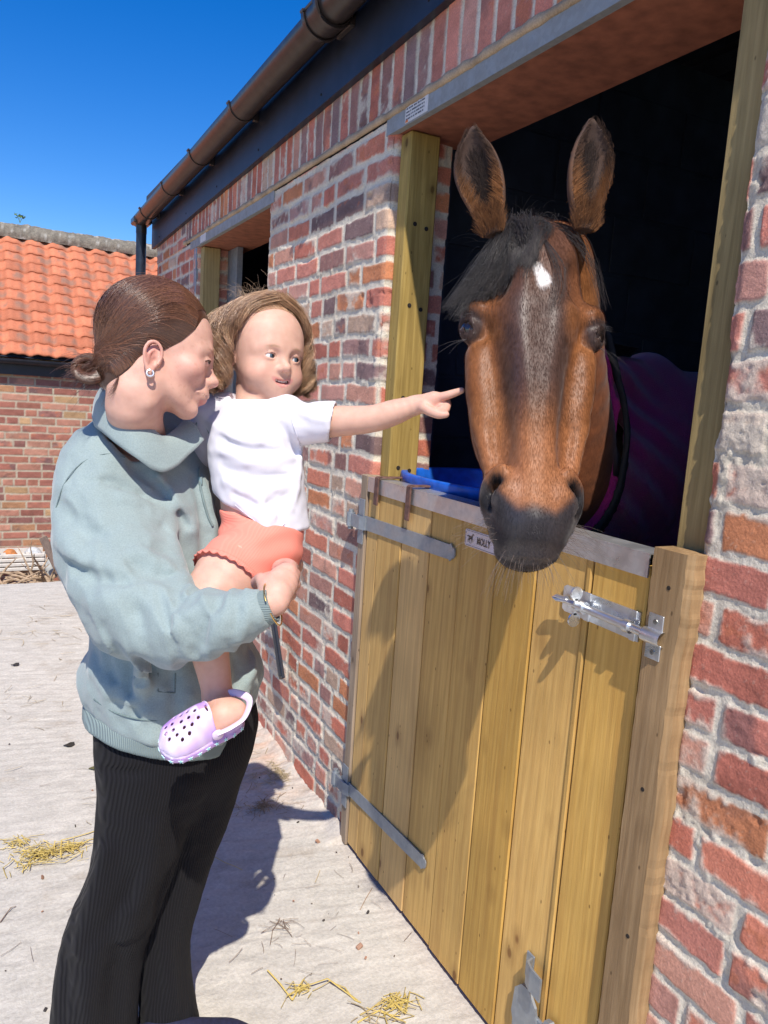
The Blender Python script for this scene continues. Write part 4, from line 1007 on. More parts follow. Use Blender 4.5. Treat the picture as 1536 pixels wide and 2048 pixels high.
# ================================================================== the bay horse
horse = thing('horse', 'bay horse with white star and dark muzzle looking out over the half door', 'horse', loc=(1.6, 1.5, 0))
H_ = lambda o: link_parent(o, horse)
HA, HB = at(1086, 400, 1.38), at(1084, 1130, 1.14)
HF = frame(at(1078, 640, 1.285), RT, HA-HB)          # u right, v up the head, w out of the face
nasal = tsm([(.27, 0, -.11, .045, .045, .05, .05), (.235, .0, -.085, .062, .062, .055, .06), (.17, 0, -.07, .078, .078, .068, .06), (.10, 0, -.065, .088, .088, .073, .06), (.03, 0, -.065, .080, .080, .070, .06),
             (-.04, 0, -.065, .060, .060, .068, .06), (-.12, 0, -.062, .046, .046, .062, .05), (-.20, 0, -.060, .040, .040, .056, .05), (-.27, 0, -.060, .042, .042, .052, .05), (-.33, 0, -.068, .050, .050, .055, .05), (-.37, 0, -.08, .042, .042, .050, .04)])
cheek = tsm([(.22, 0, -.15, .062, .062, .05, .06), (.13, 0, -.125, .088, .088, .055, .07), (.05, 0, -.115, .103, .103, .058, .08), (-.01, 0, -.115, .106, .106, .060, .09), (-.07, 0, -.115, .103, .103, .060, .09), (-.13, 0, -.112, .099, .095, .056, .085), (-.19, 0, -.105, .090, .085, .05, .07), (-.24, 0, -.098, .072, .070, .045, .055), (-.29, 0, -.092, .058, .058, .040, .045), (-.35, 0, -.09, .05, .05, .036, .04), (-.39, 0, -.095, .036, .036, .028, .03)])
jaw = tsm([(.16, 0, -.20, .05, .05, .05, .06), (.06, 0, -.21, .075, .075, .06, .085), (-.04, 0, -.215, .090, .084, .06, .09), (-.11, 0, -.20, .088, .080, .06, .075), (-.18, 0, -.17, .070, .062, .05, .05), (-.26, 0, -.14, .045, .045, .04, .035), (-.34, 0, -.125, .038, .038, .03, .03)])
ER = np.array([(.76, 0, .65), (0, 1, 0), (-.65, 0, .76)])
def head_f(P):
    q = local(P, HF); u, v, w_ = q[:, 0], q[:, 1], q[:, 2]; qa = np.stack([np.abs(u), v, w_], -1)
    f = s_loft(q, nasal, n=2.7)
    f = smin(f, s_loft(q, cheek, n=2.3), .026)
    f = smin(f, s_loft(q, jaw, n=2.3), .025)
    # brow, orbit, facial crest, temple hollow
    f = smin(f, s_ell(qa, (.090, .052, -.054), (.028, .020, .028)), .035)
    f = smin(f, s_chain(qa, [(.100, .046, -.048), (.113, .042, -.062), (.116, .030, -.084)], [.006, .007, .006]), .025)
    f = smin(f, s_chain(qa, [(.092, -.03, -.072), (.090, -.09, -.074), (.078, -.15, -.074)], [.015, .013, .010], 8), .04)
    f = smax(f, -s_ell(qa, (.080, .095, -.018), (.030, .040, .020)), .035)
    f = smax(f, -s_ell(qa, (.080, -.10, -.006), (.020, .080, .014)), .035)
    f = smax(f, -s_ell(qa, (.062, -.215, -.022), (.015, .05, .020)), .025)
    # muscle from crest to the corner of the mouth, and veins
    f = smin(f, s_chain(qa, [(.086, -.15, -.075), (.074, -.21, -.072), (.062, -.27, -.068)], [.010, .012, .010], 8), .016)
    f = smin(f, s_chain(q, [(0, .19, -.004), (0, .10, .006), (0, .04, .002)], [.008, .008, .004], 8), .04)
    f = smax(f, -s_ell(q, (0, -.02, .022), (.024, .17, .0165)), .018)
    # muzzle
    f = smin(f, s_ell(q, (0, -.325, -.080), (.060, .058, .054)), .030)
    f = smin(f, s_ell(qa, (.050, -.298, -.052), (.030, .040, .036)), .02)
    f = smin(f, s_chain(qa, [(.052, -.262, -.026), (.067, -.276, -.044), (.073, -.305, -.062), (.064, -.340, -.070)], [.007, .0085, .008, .006], 10), .012)
    f = smin(f, s_ell(q, (0, -.352, -.058), (.046, .026, .048)), .03)
    f = smax(f, -s_chain(qa, [(.056, -.282, -.016), (.068, -.290, -.028), (.072, -.310, -.042), (.064, -.328, -.044)], [.005, .0115, .009, .003], 10), .008)
    f = smax(f, -s_chain(qa, [(.063, -.289, -.030), (.050, -.296, -.060)], [.0105, .009]), .006)
    # lower lip and chin
    lip = smin(s_ell(q, (0, -.376, -.098), (.052, .024, .036)), s_ell(q, (0, -.362, -.125), (.045, .035, .03)), .02)
    f = np.minimum(smax(f, -(s_chain(q, [(-.058, -.354, -.118), (-.044, -.372, -.086), (0, -.379, -.068), (.044, -.372, -.086), (.058, -.354, -.118)], [.002]*5, 12)), .006), lip+0)
    f = smin(f, lip, .003)
    # eye sockets
    ball = np.linalg.norm(qa-np.array((.1040, .016, -.0665), np.float32), axis=1)-.0215
    f = smin(f, ball-.0022, .010)
    op = s_ell(qa, (.1200, .0150, -.0525), (.016, .0115, .0175), ER)
    f = smax(f, -np.maximum(ball-.0010, op), .0015)
    f = smin(f, s_chain(qa, [(.106, .012, -.040), (.113, .0285, -.046), (.123, .0310, -.058), (.1265, .022, -.076)], [.0015, .0028, .0030, .002], 10), .006)
    f = smin(f, s_chain(qa, [(.100, .038, -.042), (.111, .046, -.050), (.119, .042, -.066)], [.003, .004, .003], 8), .012)
    return f
NKW = [at(1098, 540, 1.56), at(1098, 700, 1.64), at(1104, 850, 1.77), at(1130, 965, 1.93), at(1270, 945, 2.32)]
nk = NKW; CR = [NKW[0]+(0, 0, .02), NKW[1]+(0, 0, .10), NKW[2]+(.0, 0, .20), NKW[3]+(.02, .02, .25), NKW[4]+(0, 0, .27)]
def neck_f(P):
    f = s_chain(P, nk, [.080, .112, .138, .160, .25], 16)
    f = smin(f, s_chain(P, CR, [.035, .045, .05, .055, .06], 12), .10)
    return f
def whole_f(P):
    f = smin(head_f(P), neck_f(P), .035)
    P2 = P*70; return f+.0006*vnoise(P2, 3)*(np.abs(f) < .02)
V, F = surface(whole_f, (.52, .68, 1.02), (1.58, 2.0, 2.02), .0044)
q = local(V, HF); u, v, w_ = q.T; au = np.abs(u)
nz = fbm(V*18, 4, 5); nf = fbm(V*60, 3, 6)
ches = np.array((.185, .066, .022)); brt = np.array((.275, .108, .038)); drk = np.array((.048, .027, .022)); blk = np.array((.026, .023, .025))
c = lerp(ches, brt, np.clip(.5+nz, 0, 1)[:, None])
c = lerp(c, np.array((.36, .150, .068)), (.6*sstep(-.14, -.24, v)*(w_ > -.09))[:, None])
face = (w_ > -.085)
dk = sstep(.072, .040, au+.014*nz+.12*np.clip(-v-.05, 0, 1)*.4)*sstep(-.225, -.10, v+.03*nz)*face
c = lerp(c, drk*1.35, (.93*dk)[:, None])
c = lerp(c, np.array((.125, .055, .034)), (.75*sstep(.02, .10, v+.03*nz)*face)[:, None])
c = lerp(c, np.array((.21, .078, .030)), (.7*sstep(.045, .085, au)*sstep(-.02, .05, v)*face)[:, None])
mz = sstep(-.318, -.345, v+.012*nz-1.1*np.clip(au-.030, 0, 1)+.03*sstep(-.06, -.10, w_))
c = lerp(c, blk*1.35, (mz)[:, None])
rim = mz*sstep(.056, .070, au); c = lerp(c, np.array((.13, .11, .10)), (.75*rim)[:, None])
c = lerp(c, np.array((.15, .13, .12)), (.5*mz*sstep(-.375, -.388, v)*(w_ > -.09))[:, None])
nost = sstep(.024, .008, s_chain(np.stack([au, v, w_], -1), [(.060, -.288, -.03), (.070, -.315, -.05)], [.002, .002])); c = lerp(c, blk*.55, nost[:, None])
eyez = sstep(.036, .022, np.linalg.norm(np.stack([au-.114, (v-.016), (w_+.055)*.8], -1), axis=1)); c = lerp(c, np.array((.035, .027, .027)), (.9*eyez)[:, None])
star = sstep(1.0, .6, np.hypot((u-.003+.25*(v-.085))/.015, (v-.084)/.027)+.55*nf); c = lerp(c, np.array((.78, .74, .70)), star[:, None])
nkm = sstep(-.20, -.27, w_)*sstep(0, .01, w_*-1); c = lerp(c, np.array((.17, .055, .024))*(1+.2*nz)[:, None], (.85*nkm)[:, None])
gl = .13+.30*np.exp(-((au-.031)/.011)**2)*face*sstep(.10, .02, v)+.10*sstep(.05, .09, au)*face
HV, HFc, HC = V, F, np.clip(c*(1+.16*nf)[:, None], .008, .85)
# coat: short hairs lying down the face
g = np.random.default_rng(9); Nn = vnormals(V, F)
fc = V[F].mean(1); qf = local(fc, HF); wgt = ((qf[:, 2] > -.24) & ((fc-CAM)@FW < 2.0)).astype(float)+.12
S_, fi = sample_mesh(V, F, 120000, g, wgt); n_ = Nn[F[fi, 0]]; cs = HC[F[fi, 0]]
down = -HF[1][1]; side = HF[1][0]; ql = local(S_, HF)
sw = fbm(S_*9, 2, 33)
fl = down[None]+side[None]*(np.sign(ql[:, 0])*np.clip(np.abs(ql[:, 0])*3.0, 0, .5)+.5*sw)[:, None]*sstep(-.3, .1, ql[:, 1])[:, None]
up_ = sstep(.10, .16, ql[:, 1]); fl = fl-n_*(fl*n_).sum(1)[:, None]; fl /= np.linalg.norm(fl, axis=1)[:, None]
ln = (.0045+.005*g.random(len(S_)))*(1-.55*sstep(-.29, -.33, ql[:, 1]))
K = len(S_); t_ = np.array([0, .5, 1.0])
pth = S_[:, None]+(fl+.05*g.normal(0, 1, (K, 3)))[:, None]*ln[:, None, None]*t_[None, :, None]+n_[:, None]*(np.array([-.0004, .0007, .0010])[None, :, None]*(1+g.random(K))[:, None, None])
wd = np.cross(fl, n_)*.00021
Vb = np.stack([pth-wd[:, None]*np.array([1, .8, .1])[None, :, None], pth+wd[:, None]*np.array([1, .8, .1])[None, :, None]], 2).reshape(-1, 3)
i0 = (np.arange(K)[:, None]*6+np.arange(2)[None]*2).ravel(); Fb = np.stack([i0, i0+1, i0+3, i0+2], -1)
glb = np.repeat(gl[F[fi, 0]], 6)
cb = np.repeat(cs*(1+g.uniform(-.22, .18, (K, 1))), 6, axis=0)
def mat_coat(gloss=False):
    m, nt, b = newmat('horse_coat'); a = vcol(nt); mp = nt.nodes.new('ShaderNodeMapping'); tc = nt.nodes.new('ShaderNodeTexCoord')
    L(nt, tc.outputs['Object'], mp.inputs[0]); mp.inputs['Scale'].default_value = (1, 1, .16)
    n = N(nt, 'ShaderNodeTexNoise', Scale=420.0, Detail=4.0); L(nt, mp.outputs[0], n.inputs['Vector'])
    L(nt, mix(nt, 1.0, a.outputs[0], ramp(nt, n.outputs[0], [(.3, g3(.75)), (.7, g3(1.15))]), 'MULTIPLY'), b.inputs['Base Color'])
    b.inputs['Roughness'].default_value = .44; b.inputs['Specular IOR Level'].default_value = .27
    b.inputs['Sheen Weight'].default_value = .12; b.inputs['Sheen Roughness'].default_value = .4
    bump(nt, b, n.outputs[0], .22, .0008)
    if gloss: L(nt, vcol(nt, 'gloss').outputs['Fac'], b.inputs['Specular IOR Level'])
    return m
M['coat'] = mat_coat(); M['coatg'] = mat_coat(True); M['furs'] = mat_vcol('coat_hair', rough=.46, scale=300, amt=.1, bst=0.01, bdist=.0005, spec=.27); L(M['furs'].node_tree, vcol(M['furs'].node_tree, 'gloss').outputs['Fac'], M['furs'].node_tree.nodes['Principled BSDF'].inputs['Specular IOR Level']); M['fur'] = mat_vcol('soft_fur', rough=.8, scale=300, amt=.2, bst=.2, bdist=.001)
# trunk and legs, seen only in the gloom behind the door
def body_f(P):
    C1 = NKW[4]
    f = s_chain(P, [C1+(-.05, .0, -.10), C1+(.35, .02, -.10), C1+(1.0, .03, -.06), C1+(1.5, .03, .02)], [.36, .41, .42, .34], 10, sq=((-.05, 1, 0), .70))
    for (x, y, s) in ((NKW[4][0]-.02, NKW[4][1]-.15, 1), (NKW[4][0]+.08, NKW[4][1]+.13, 1)):
        f = smin(f, s_chain(P, [(x, y, 1.0), (x, y, .80), (x-.01, y, .52), (x, y, .46), (x, y, .24), (x-.03, y, .10), (x-.05, y, .03)], [.13, .085, .050, .052, .032, .034, .052], 14), .05)
    for (x, y) in ((NKW[4][0]+1.45, NKW[4][1]-.12), (NKW[4][0]+1.55, NKW[4][1]+.14)):
        f = smin(f, s_chain(P, [(x, y, 1.05), (x-.14, y, .80), (x+.16, y, .56), (x+.14, y, .48), (x+.08, y, .22), (x+.03, y, .10), (x, y, .03)], [.19, .13, .055, .055, .036, .036, .054], 16), .06)
    return f
Vt, Ft = surface(body_f, (1.2, 1.35, -.03), (3.9, 2.35, 1.75), .018); Ct = np.tile(np.array((.20, .07, .03)), (len(Vt), 1)); Ct[Vt[:, 2] < .5] = (.02, .016, .015)
allV = np.concatenate([HV, Vb, Vt]); allF = np.concatenate([HFc, Fb+len(HV), Ft+len(HV)+len(Vb)]); allC = np.concatenate([HC, np.clip(cb, .008, .9), Ct]); allG = np.concatenate([gl, glb, np.full(len(Vt), .2)])
hb = H_(mesh_np('body', allV, allF, M['coatg'], None, allC, extra={'gloss': allG})); hb.data.materials.append(M['furs'])
mi = np.zeros(len(hb.data.polygons), np.int32); mi[len(HFc):len(HFc)+len(Fb)] = 1; hb.data.polygons.foreach_set('material_index', mi)
# eyes
m_eye, nt, b = newmat('horse_eye'); b.inputs['Base Color'].default_value = (.012, .008, .007, 1); b.inputs['Roughness'].default_value = .04; b.inputs['Coat Weight'].default_value = 1.0
for s in (-1, 1):
    mb = MB(); cc = world((s*.1040, .016, -.0665), HF); mb.lathe(cc, HF[1][1], [(.0215*math.sin(t), -.0215*math.cos(t)) for t in np.linspace(.05, math.pi-.05, 18)], 28)
    H_(mb.build('eye', m_eye, smooth=True))
# ears: open shells
def ear(tip, base, bw, s, nm):
    tip = np.array(tip); base = np.array(base); fr = frame(base, RT, tip-base); Ln = np.linalg.norm(tip-base)
    # swing the opening a little outwards
    a = rad(14)*s; U = fr[1][0]*math.cos(a)-fr[1][2]*math.sin(a); fr = frame(base, U, tip-base)
    out = tsm([(-.028, 0, 0, .016, .016, .012, .024), (.0, 0, 0, .024, .024, .015, .028), (.17*Ln, 0, 0, .034, .034, .016, .03), (.36*Ln, s*.002, 0, .041, .041, .015, .032), (.57*Ln, s*.004, 0, .042, .042, .013, .03), (.76*Ln, s*.003, 0, .033, .033, .011, .024), (.90*Ln, s*0, .0, .019, .019, .009, .015), (Ln+.002, s*-.006, 0, .005, .005, .004, .005)])
    out[:, 3:] = np.maximum(out[:, 3:], .0028)
    inn = out.copy(); inn[:, 3:5] -= .0055; inn[:, 3:5] = np.maximum(inn[:, 3:5]*np.where(inn[:, 0] < .0, .6, .95)[:, None], .0006); inn[:, 5] = np.maximum(inn[:, 5], .004)+.03; inn[:, 6] = np.maximum(inn[:, 6]-.008, .0005); inn[:, 2] += .006
    def f(P):
        q = local(P, fr); return smax(smax(s_loft(q, out, n=2.0), q[:, 1]-Ln-.006, .004), -smax(s_loft(q, inn, n=2.0), -.02-q[:, 1], .01), .003)
    c0 = (tip+base)/2; V, F = surface(f, c0-.15, c0+.15, .0026); q = local(V, fr); nn = vnormals(V, F); nzz = fbm(V*40, 3, 8)
    ins = sstep(0, .012, smax(-s_loft(q, inn), q[:, 1]*0-1, .001)*-1+.004); front = (nn@fr[1][2])
    inside = sstep(.004, -.002, s_loft(q, inn))
    c = lerp(np.array((.070, .042, .032)), np.array((.135, .062, .030)), np.clip(.5+nzz-q[:, 1]*2.5, 0, 1)[:, None])
    c = lerp(c, np.array((.055, .035, .028)), (inside*.8)[:, None]); c = lerp(c, np.array((.035, .026, .022)), (.6*sstep(.15, .2, q[:, 1]))[:, None])
    o = H_(mesh_np('ear', V, F, M['fur'], None, np.clip(c, .01, .8)))
    # fringe and inner tufts
    g = np.random.default_rng(40+s); K = 4200; v = g.uniform(-.02, Ln*.97, K)**1.0; sd_ = g.choice([-1, 1], K); I = lambda j: np.interp(v, out[:, 0], out[:, j])
    dd = g.uniform(0, 1, K)
    st = np.stack([I(1)+sd_*I(3)*(.93-.35*dd*g.random(K)), v, -.006+.012*g.normal(0, 1, K)*.5+.010*(1-dd)], -1)
    low = sstep(.13, .02, v)
    d = np.stack([-sd_*(.55*(1-.4*dd)), .9+.2*g.normal(0, 1, K), .45+.3*g.random(K)], -1); edge = g.random(K) < .35
    d[edge, 0] = (sd_*(.25-.35*sstep(.6*Ln, Ln, v)))[edge]; st[edge, 0] = (I(1)+sd_*I(3)*.97)[edge]; st[edge, 2] = -.004
    d /= np.linalg.norm(d, axis=1)[:, None]; ln = (.010+.020*low*g.random(K))*(.6+.6*g.random(K)); ln[edge] *= .38
    t = np.linspace(0, 1, 4); pt = st[:, None]+d[:, None]*ln[:, None, None]*t[None, :, None]; pt[:, :, 0] -= (sd_[:, None]*ln[:, None]*.25*t[None]**2)*(1-edge[:, None]); pt = world(pt.reshape(-1, 3), fr).reshape(K, 4, 3)
    Vs, Fs = strands(pt, .00040, .00008); cc = lerp(np.array((.085, .05, .035)), np.array((.36, .155, .055)), np.clip(low*1.05-.55*edge-.12+.25*g.normal(0, 1, K)*.5, 0, 1)[:, None])
    # fluff where the ear meets the poll
    K7 = 1500; an = g.uniform(0, 6.28, K7); vb = g.uniform(-.030, .015, K7); st = np.stack([.019*np.cos(an), vb, .004+.012*np.sin(an)], -1); d = np.stack([.4*np.cos(an)+g.normal(0, .2, K7), np.full(K7, .8), .5*np.sin(an)+.25], -1); d /= np.linalg.norm(d, axis=1)[:, None]
    pt7 = st[:, None]+d[:, None]*(.010+.016*g.random(K7))[:, None, None]*t[None, :, None]; v7, f7 = strands(world(pt7.reshape(-1, 3), fr).reshape(K7, 4, 3), .0004, .0001)
    o7 = mesh_np('ear_base_hair', v7, f7, M['fur'], None, strand_cols(lerp(np.array((.13, .06, .03)), np.array((.34, .15, .055)), g.random((K7, 1))**1.5), K7, 4)); o7.parent = o
    # dark hair deep in the cup
    K2 = 700; v2 = g.uniform(.0, .13, K2); st = np.stack([g.normal(0, .009, K2), v2, np.full(K2, -.012)], -1); d = np.stack([g.normal(0, .4, K2), np.full(K2, .9), np.full(K2, .35)], -1); d /= np.linalg.norm(d, axis=1)[:, None]
    pt2 = st[:, None]+d[:, None]*.022*t[None, :, None]; pt2 = world(pt2.reshape(-1, 3), fr).reshape(K2, 4, 3); V2, F2 = strands(pt2, .0004, .0001)
    tf = mesh_np('ear_hair', np.concatenate([Vs, V2]), np.concatenate([Fs, F2+len(Vs)]), M['fur'], None, np.concatenate([strand_cols(cc, K, 4), strand_cols((.045, .03, .025), K2, 4)])); tf.parent = o
    return o
ear(at(941, 257, 1.372), at(980, 438, 1.372), .04, -1, 'l')
ear(at(1189, 241, 1.372), at(1170, 430, 1.372), .04, 1, 'r')
# forelock: long black hair from the poll, combed over to the viewer's left
g = np.random.default_rng(12); K = 4300; paths = []
cA = np.array
root0 = cA((-.012, .232, -.04)); m_ = 13
tt = np.linspace(0, 1, m_)
a = g.random(K)**.9
# fan of target lines in the face frame: from over the brow (short) to far left below the eye line (long)
sx = g.normal(0, 1, K)
NC = 120; cid = g.integers(0, NC, K); ca = g.random(NC)**.9; cr_ = g.random(NC); cs_ = g.normal(0, 1, NC); a = ca[cid]+g.normal(0, .015, K); a = np.clip(a, 0, 1); sx = cs_[cid]*.8+.3*sx; rnd = .75*cr_[cid]+.25*g.random(K)
ru = -.005-.075*rnd+.030*(1-a)+g.normal(0, .006, K); rv = .225+.012*g.normal(0, 1, K)-.25*np.abs(ru+.02); rw = -.035-.8*np.clip(np.abs(ru+.01)-.03, 0, 1)*.8+.004*g.normal(0, 1, K)
ln_ = 1-.22*g.random(NC)[cid]-.10*g.random(K)
eu = lerp(-.008, -.170, a**1.1)*ln_+g.normal(0, .003, K); ev = lerp(.105, .030, a)+.07*(1-ln_)+g.normal(0, .003, K)+(.010*g.normal(0, 1, NC))[cid]; ew = lerp(.012, -.05, a)+g.normal(0, .004, K)
bul = .012+.014*cr_[cid]+.005*g.random(K)
for k in range(m_):
    t = tt[k]; uu = lerp(ru, eu, t**1.15); vv = lerp(rv, ev, t**.95)+.012*np.sin(t*3.1)*a; ww = lerp(rw, ew, t)+bul*np.sin(min(t*1.25, 1)*math.pi)*.9+.012*t*(1-t)
    uu = uu+.0035*np.sin(t*7+a*20+sx)+.004*sx*t; paths.append(np.stack([uu, vv, ww], -1))
pt = np.stack(paths, 1)
stray = (g.random(K) < .16)[:, None, None]; pt = pt+stray*g.normal(0, 1, (K, 1, 3))*np.array((.011, .012, .008))*(tt**1.5)[None, :, None]
# keep the hair outside the skull
flat = world(pt.reshape(-1, 3), HF).astype(np.float32)
for _ in range(3):
    d = head_f(flat); lo_ = d < .003; e = .002; gr = np.stack([head_f(flat[lo_]+np.eye(3, dtype=np.float32)[j]*e)-d[lo_] for j in range(3)], -1)/e; gr /= np.linalg.norm(gr, axis=1)[:, None]+1e-9; flat[lo_] += gr*(.0036-d[lo_])[:, None]
pt = flat.reshape(K, m_, 3); Vs, Fs = strands(pt, .00042, .00012)
cc = lerp(np.array((.010, .009, .011)), np.array((.060, .040, .034)), (.5*cr_[::-1][cid]**3+.5*g.random(K)**4)[:, None])
V2s, F2s, C2s = [Vs], [Fs], [strand_cols(cc, K, m_, var=.3)]; nb = len(Vs)
def extra(paths_, r, col):
    global nb
    v_, f_ = strands(paths_, r, r*.25); V2s.append(v_); F2s.append(f_+nb); nb += len(v_); C2s.append(strand_cols(col, len(paths_), len(paths_[0])))
# tuft between the ears and mane going back, wisps falling to the right
K3 = 900; r0 = np.stack([g.normal(.0, .038, K3), .235+g.normal(0, .012, K3), -.07+g.normal(0, .02, K3)], -1); d = np.stack([g.normal(.0, .5, K3), .5+.3*g.random(K3), g.normal(0, .45, K3)], -1)
ln = .03+.03*g.random(K3); t5 = np.linspace(0, 1, 6); q = r0[:, None]+d[:, None]*ln[:, None, None]*t5[None, :, None]; q[:, :, 1] -= .03*t5[None]**2; extra(world(q.reshape(-1, 3), HF).reshape(K3, 6, 3), .0004, (.02, .016, .016))
K4 = 36; q = []
for k in range(K4):
    a_ = g.random(); q.append(spline([(.015+.01*g.normal(), .225, -.03), (.05+.03*a_, .19+.01*g.normal(), -.015), (.075+.03*a_, .14, -.015+.004*g.normal()), (.095+.02*a_, .09+.02*g.normal(), -.012), (.100+.03*a_, .065-.03*g.random(), -.02)], 12))
q = world(np.array(q).reshape(-1, 3), HF).reshape(K4, 12, 3); extra(q, .00035, (.025, .016, .014))
K5 = 40; q = []
for k in range(K5):
    a_ = g.random(); x_ = .02+.02*a_; q.append(spline([(-.005, .20, -.01), (.005+.008*a_, .15, .014), (x_, .10, .018), (x_+.006*g.normal(), .05, .016), (x_-.01, .01+.02*g.random(), .014)], 12))
q = world(np.array(q).reshape(-1, 3), HF).reshape(K5, 12, 3); extra(q, .0003, (.03, .02, .018))
H_(mesh_np('forelock', np.concatenate(V2s), np.concatenate(F2s), M['coat'], None, np.concatenate(C2s)))
# mane over the far side of the crest
K6 = 1500; tq = g.random(K6); base = spline([NKW[0]+(0, 0, .085), NKW[1]+(.02, 0, .16), (1.30, 1.49, 1.645), (1.6, 1.6, 1.63)], 200)[(tq*199).astype(int)]
d = np.stack([g.normal(0, .2, K6), .75+.2*g.random(K6), -.5-.3*g.random(K6)], -1); t6 = np.linspace(0, 1, 6); q = base[:, None]+d[:, None]*(.10+.06*g.random(K6))[:, None, None]*t6[None, :, None]
q[:, :, 2] += .03*np.sin(t6*2)[None]; v_, f_ = strands(q, .0009, .0002); H_(mesh_np('mane', v_, f_, M['coat'], None, strand_cols((.018, .014, .014), K6, 6)))
# whiskers, lashes
q = []
for k in range(170):
    s = g.choice([-1, 1]); a_ = g.uniform(-1, 1)
    if g.random() < .6: p = cA((s*(.045+.02*g.random()), -.33-.05*g.random(), -.055-.03*g.random())); d = cA((s*(.6+.6*g.random()), -.25+.5*a_*.6, .3*g.normal()))
    else: p = cA((.045*a_, -.395, -.09+.02*g.normal())); d = cA((.5*a_, -.9, .3*g.random()))
    l = .02+.05*g.random(); q.append([p, p+d*l*.5+(0, .002, 0), p+d*l+(0, -.008, 0)])
q = np.array([spline(x, 6) for x in q]); wh = world(q.reshape(-1, 3), HF).reshape(-1, 6, 3); v_, f_ = strands(wh, .00028, .0001)
H_(mesh_np('whiskers', v_, f_, M['coat'], None, strand_cols((.16, .12, .10), len(q), 6)))
q = []
for k in range(64):
    s = g.choice([-1, 1]); t = g.random(); p = lerp(cA((.104, .033, -.040)), cA((.128, .033, -.066)), t)+g.normal(0, .001, 3); d = cA((.65, -.05-.25*g.random(), .6))+g.normal(0, .15, 3); l = .012+.010*g.random()
    z = np.array([p, p+d*l*.5, p+d*l+(0, -.004, 0)]); z[:, 0] *= s; q.append(z)
for k in range(10):
    s = g.choice([-1, 1]); p = cA((.115, -.01, -.055)); d = cA((.8+.3*g.random(), -.3-.5*g.random(), .3*g.normal())); l = .03+.04*g.random(); z = np.array([p, p+d*l*.5, p+d*l+(0, -.01, 0)]); z[:, 0] *= s; q.append(z)
q = np.array([spline(x, 5) for x in q]); wh = world(q.reshape(-1, 3), HF).reshape(-1, 5, 3); v_, f_ = strands(wh, .00022, .00006)
H_(mesh_np('eyelashes', v_, f_, M['coat'], None, strand_cols((.10, .09, .09), len(q), 5)))
# rug
rug = thing('horse_rug', 'deep magenta fleece horse rug with black binding on the horse', 'rug', loc=(1.9, 1.6, 1.2))
def fold(P): return .010*np.sin(P[:, 0]*34+P[:, 2]*58+3*vnoise(P*5, 7))+.005*vnoise(P*26, 8)
RC = at(1184, 1004, 1.785); RNv = FW*.80+RT*.55+UP*.12; RNv = RNv/np.linalg.norm(RNv)
def rug_f(P):
    base = smin(body_f(P), neck_f(P), .05)-.022
    f = base-.008*np.sin((P[:, 0]*.6+P[:, 2])*60+3*vnoise(P*3, 7))*sstep(1.75, 1.45, P[:, 0])-.012*vnoise(P*(5, 5, 2.5), 8)
    cut = -((P-RC)@RNv)
    f = smax(f, cut, .006); f = smax(f, .72-P[:, 2], .01); return f
Vr, Fr = surface(rug_f, (1.1, 1.3, .68), (3.9, 2.36, 1.98), .0125)
m_rug, nt, b = newmat('magenta_fleece'); n = N(nt, 'ShaderNodeTexNoise', Scale=260.0, Detail=4.0); L(nt, coords(nt), n.inputs['Vector'])
L(nt, ramp(nt, n.outputs[0], [(.3, (.34, .009, .12)), (.7, (.46, .015, .17))]), b.inputs['Base Color']); b.inputs['Roughness'].default_value = .95; b.inputs['Sheen Weight'].default_value = .3; bump(nt, b, n.outputs[0], .8, .003)
link_parent(mesh_np('fleece', Vr, Fr, m_rug), rug)
def bind_f(P):
    base = smin(body_f(P), neck_f(P), .05)-.032
    cut = -((P-RC)@RNv)
    return smax(smax(np.abs(base+.006)-.007, np.abs(cut)-.012, .004), .9-P[:, 2], .01)
Vr, Fr = surface(bind_f, (1.0, 1.05, .85), (1.85, 2.3, 1.98), .007)
link_parent(mesh_np('binding', Vr, Fr, mat_simple('black_binding', (.015, .014, .016), .8, nscale=200, bst=.5)), rug)
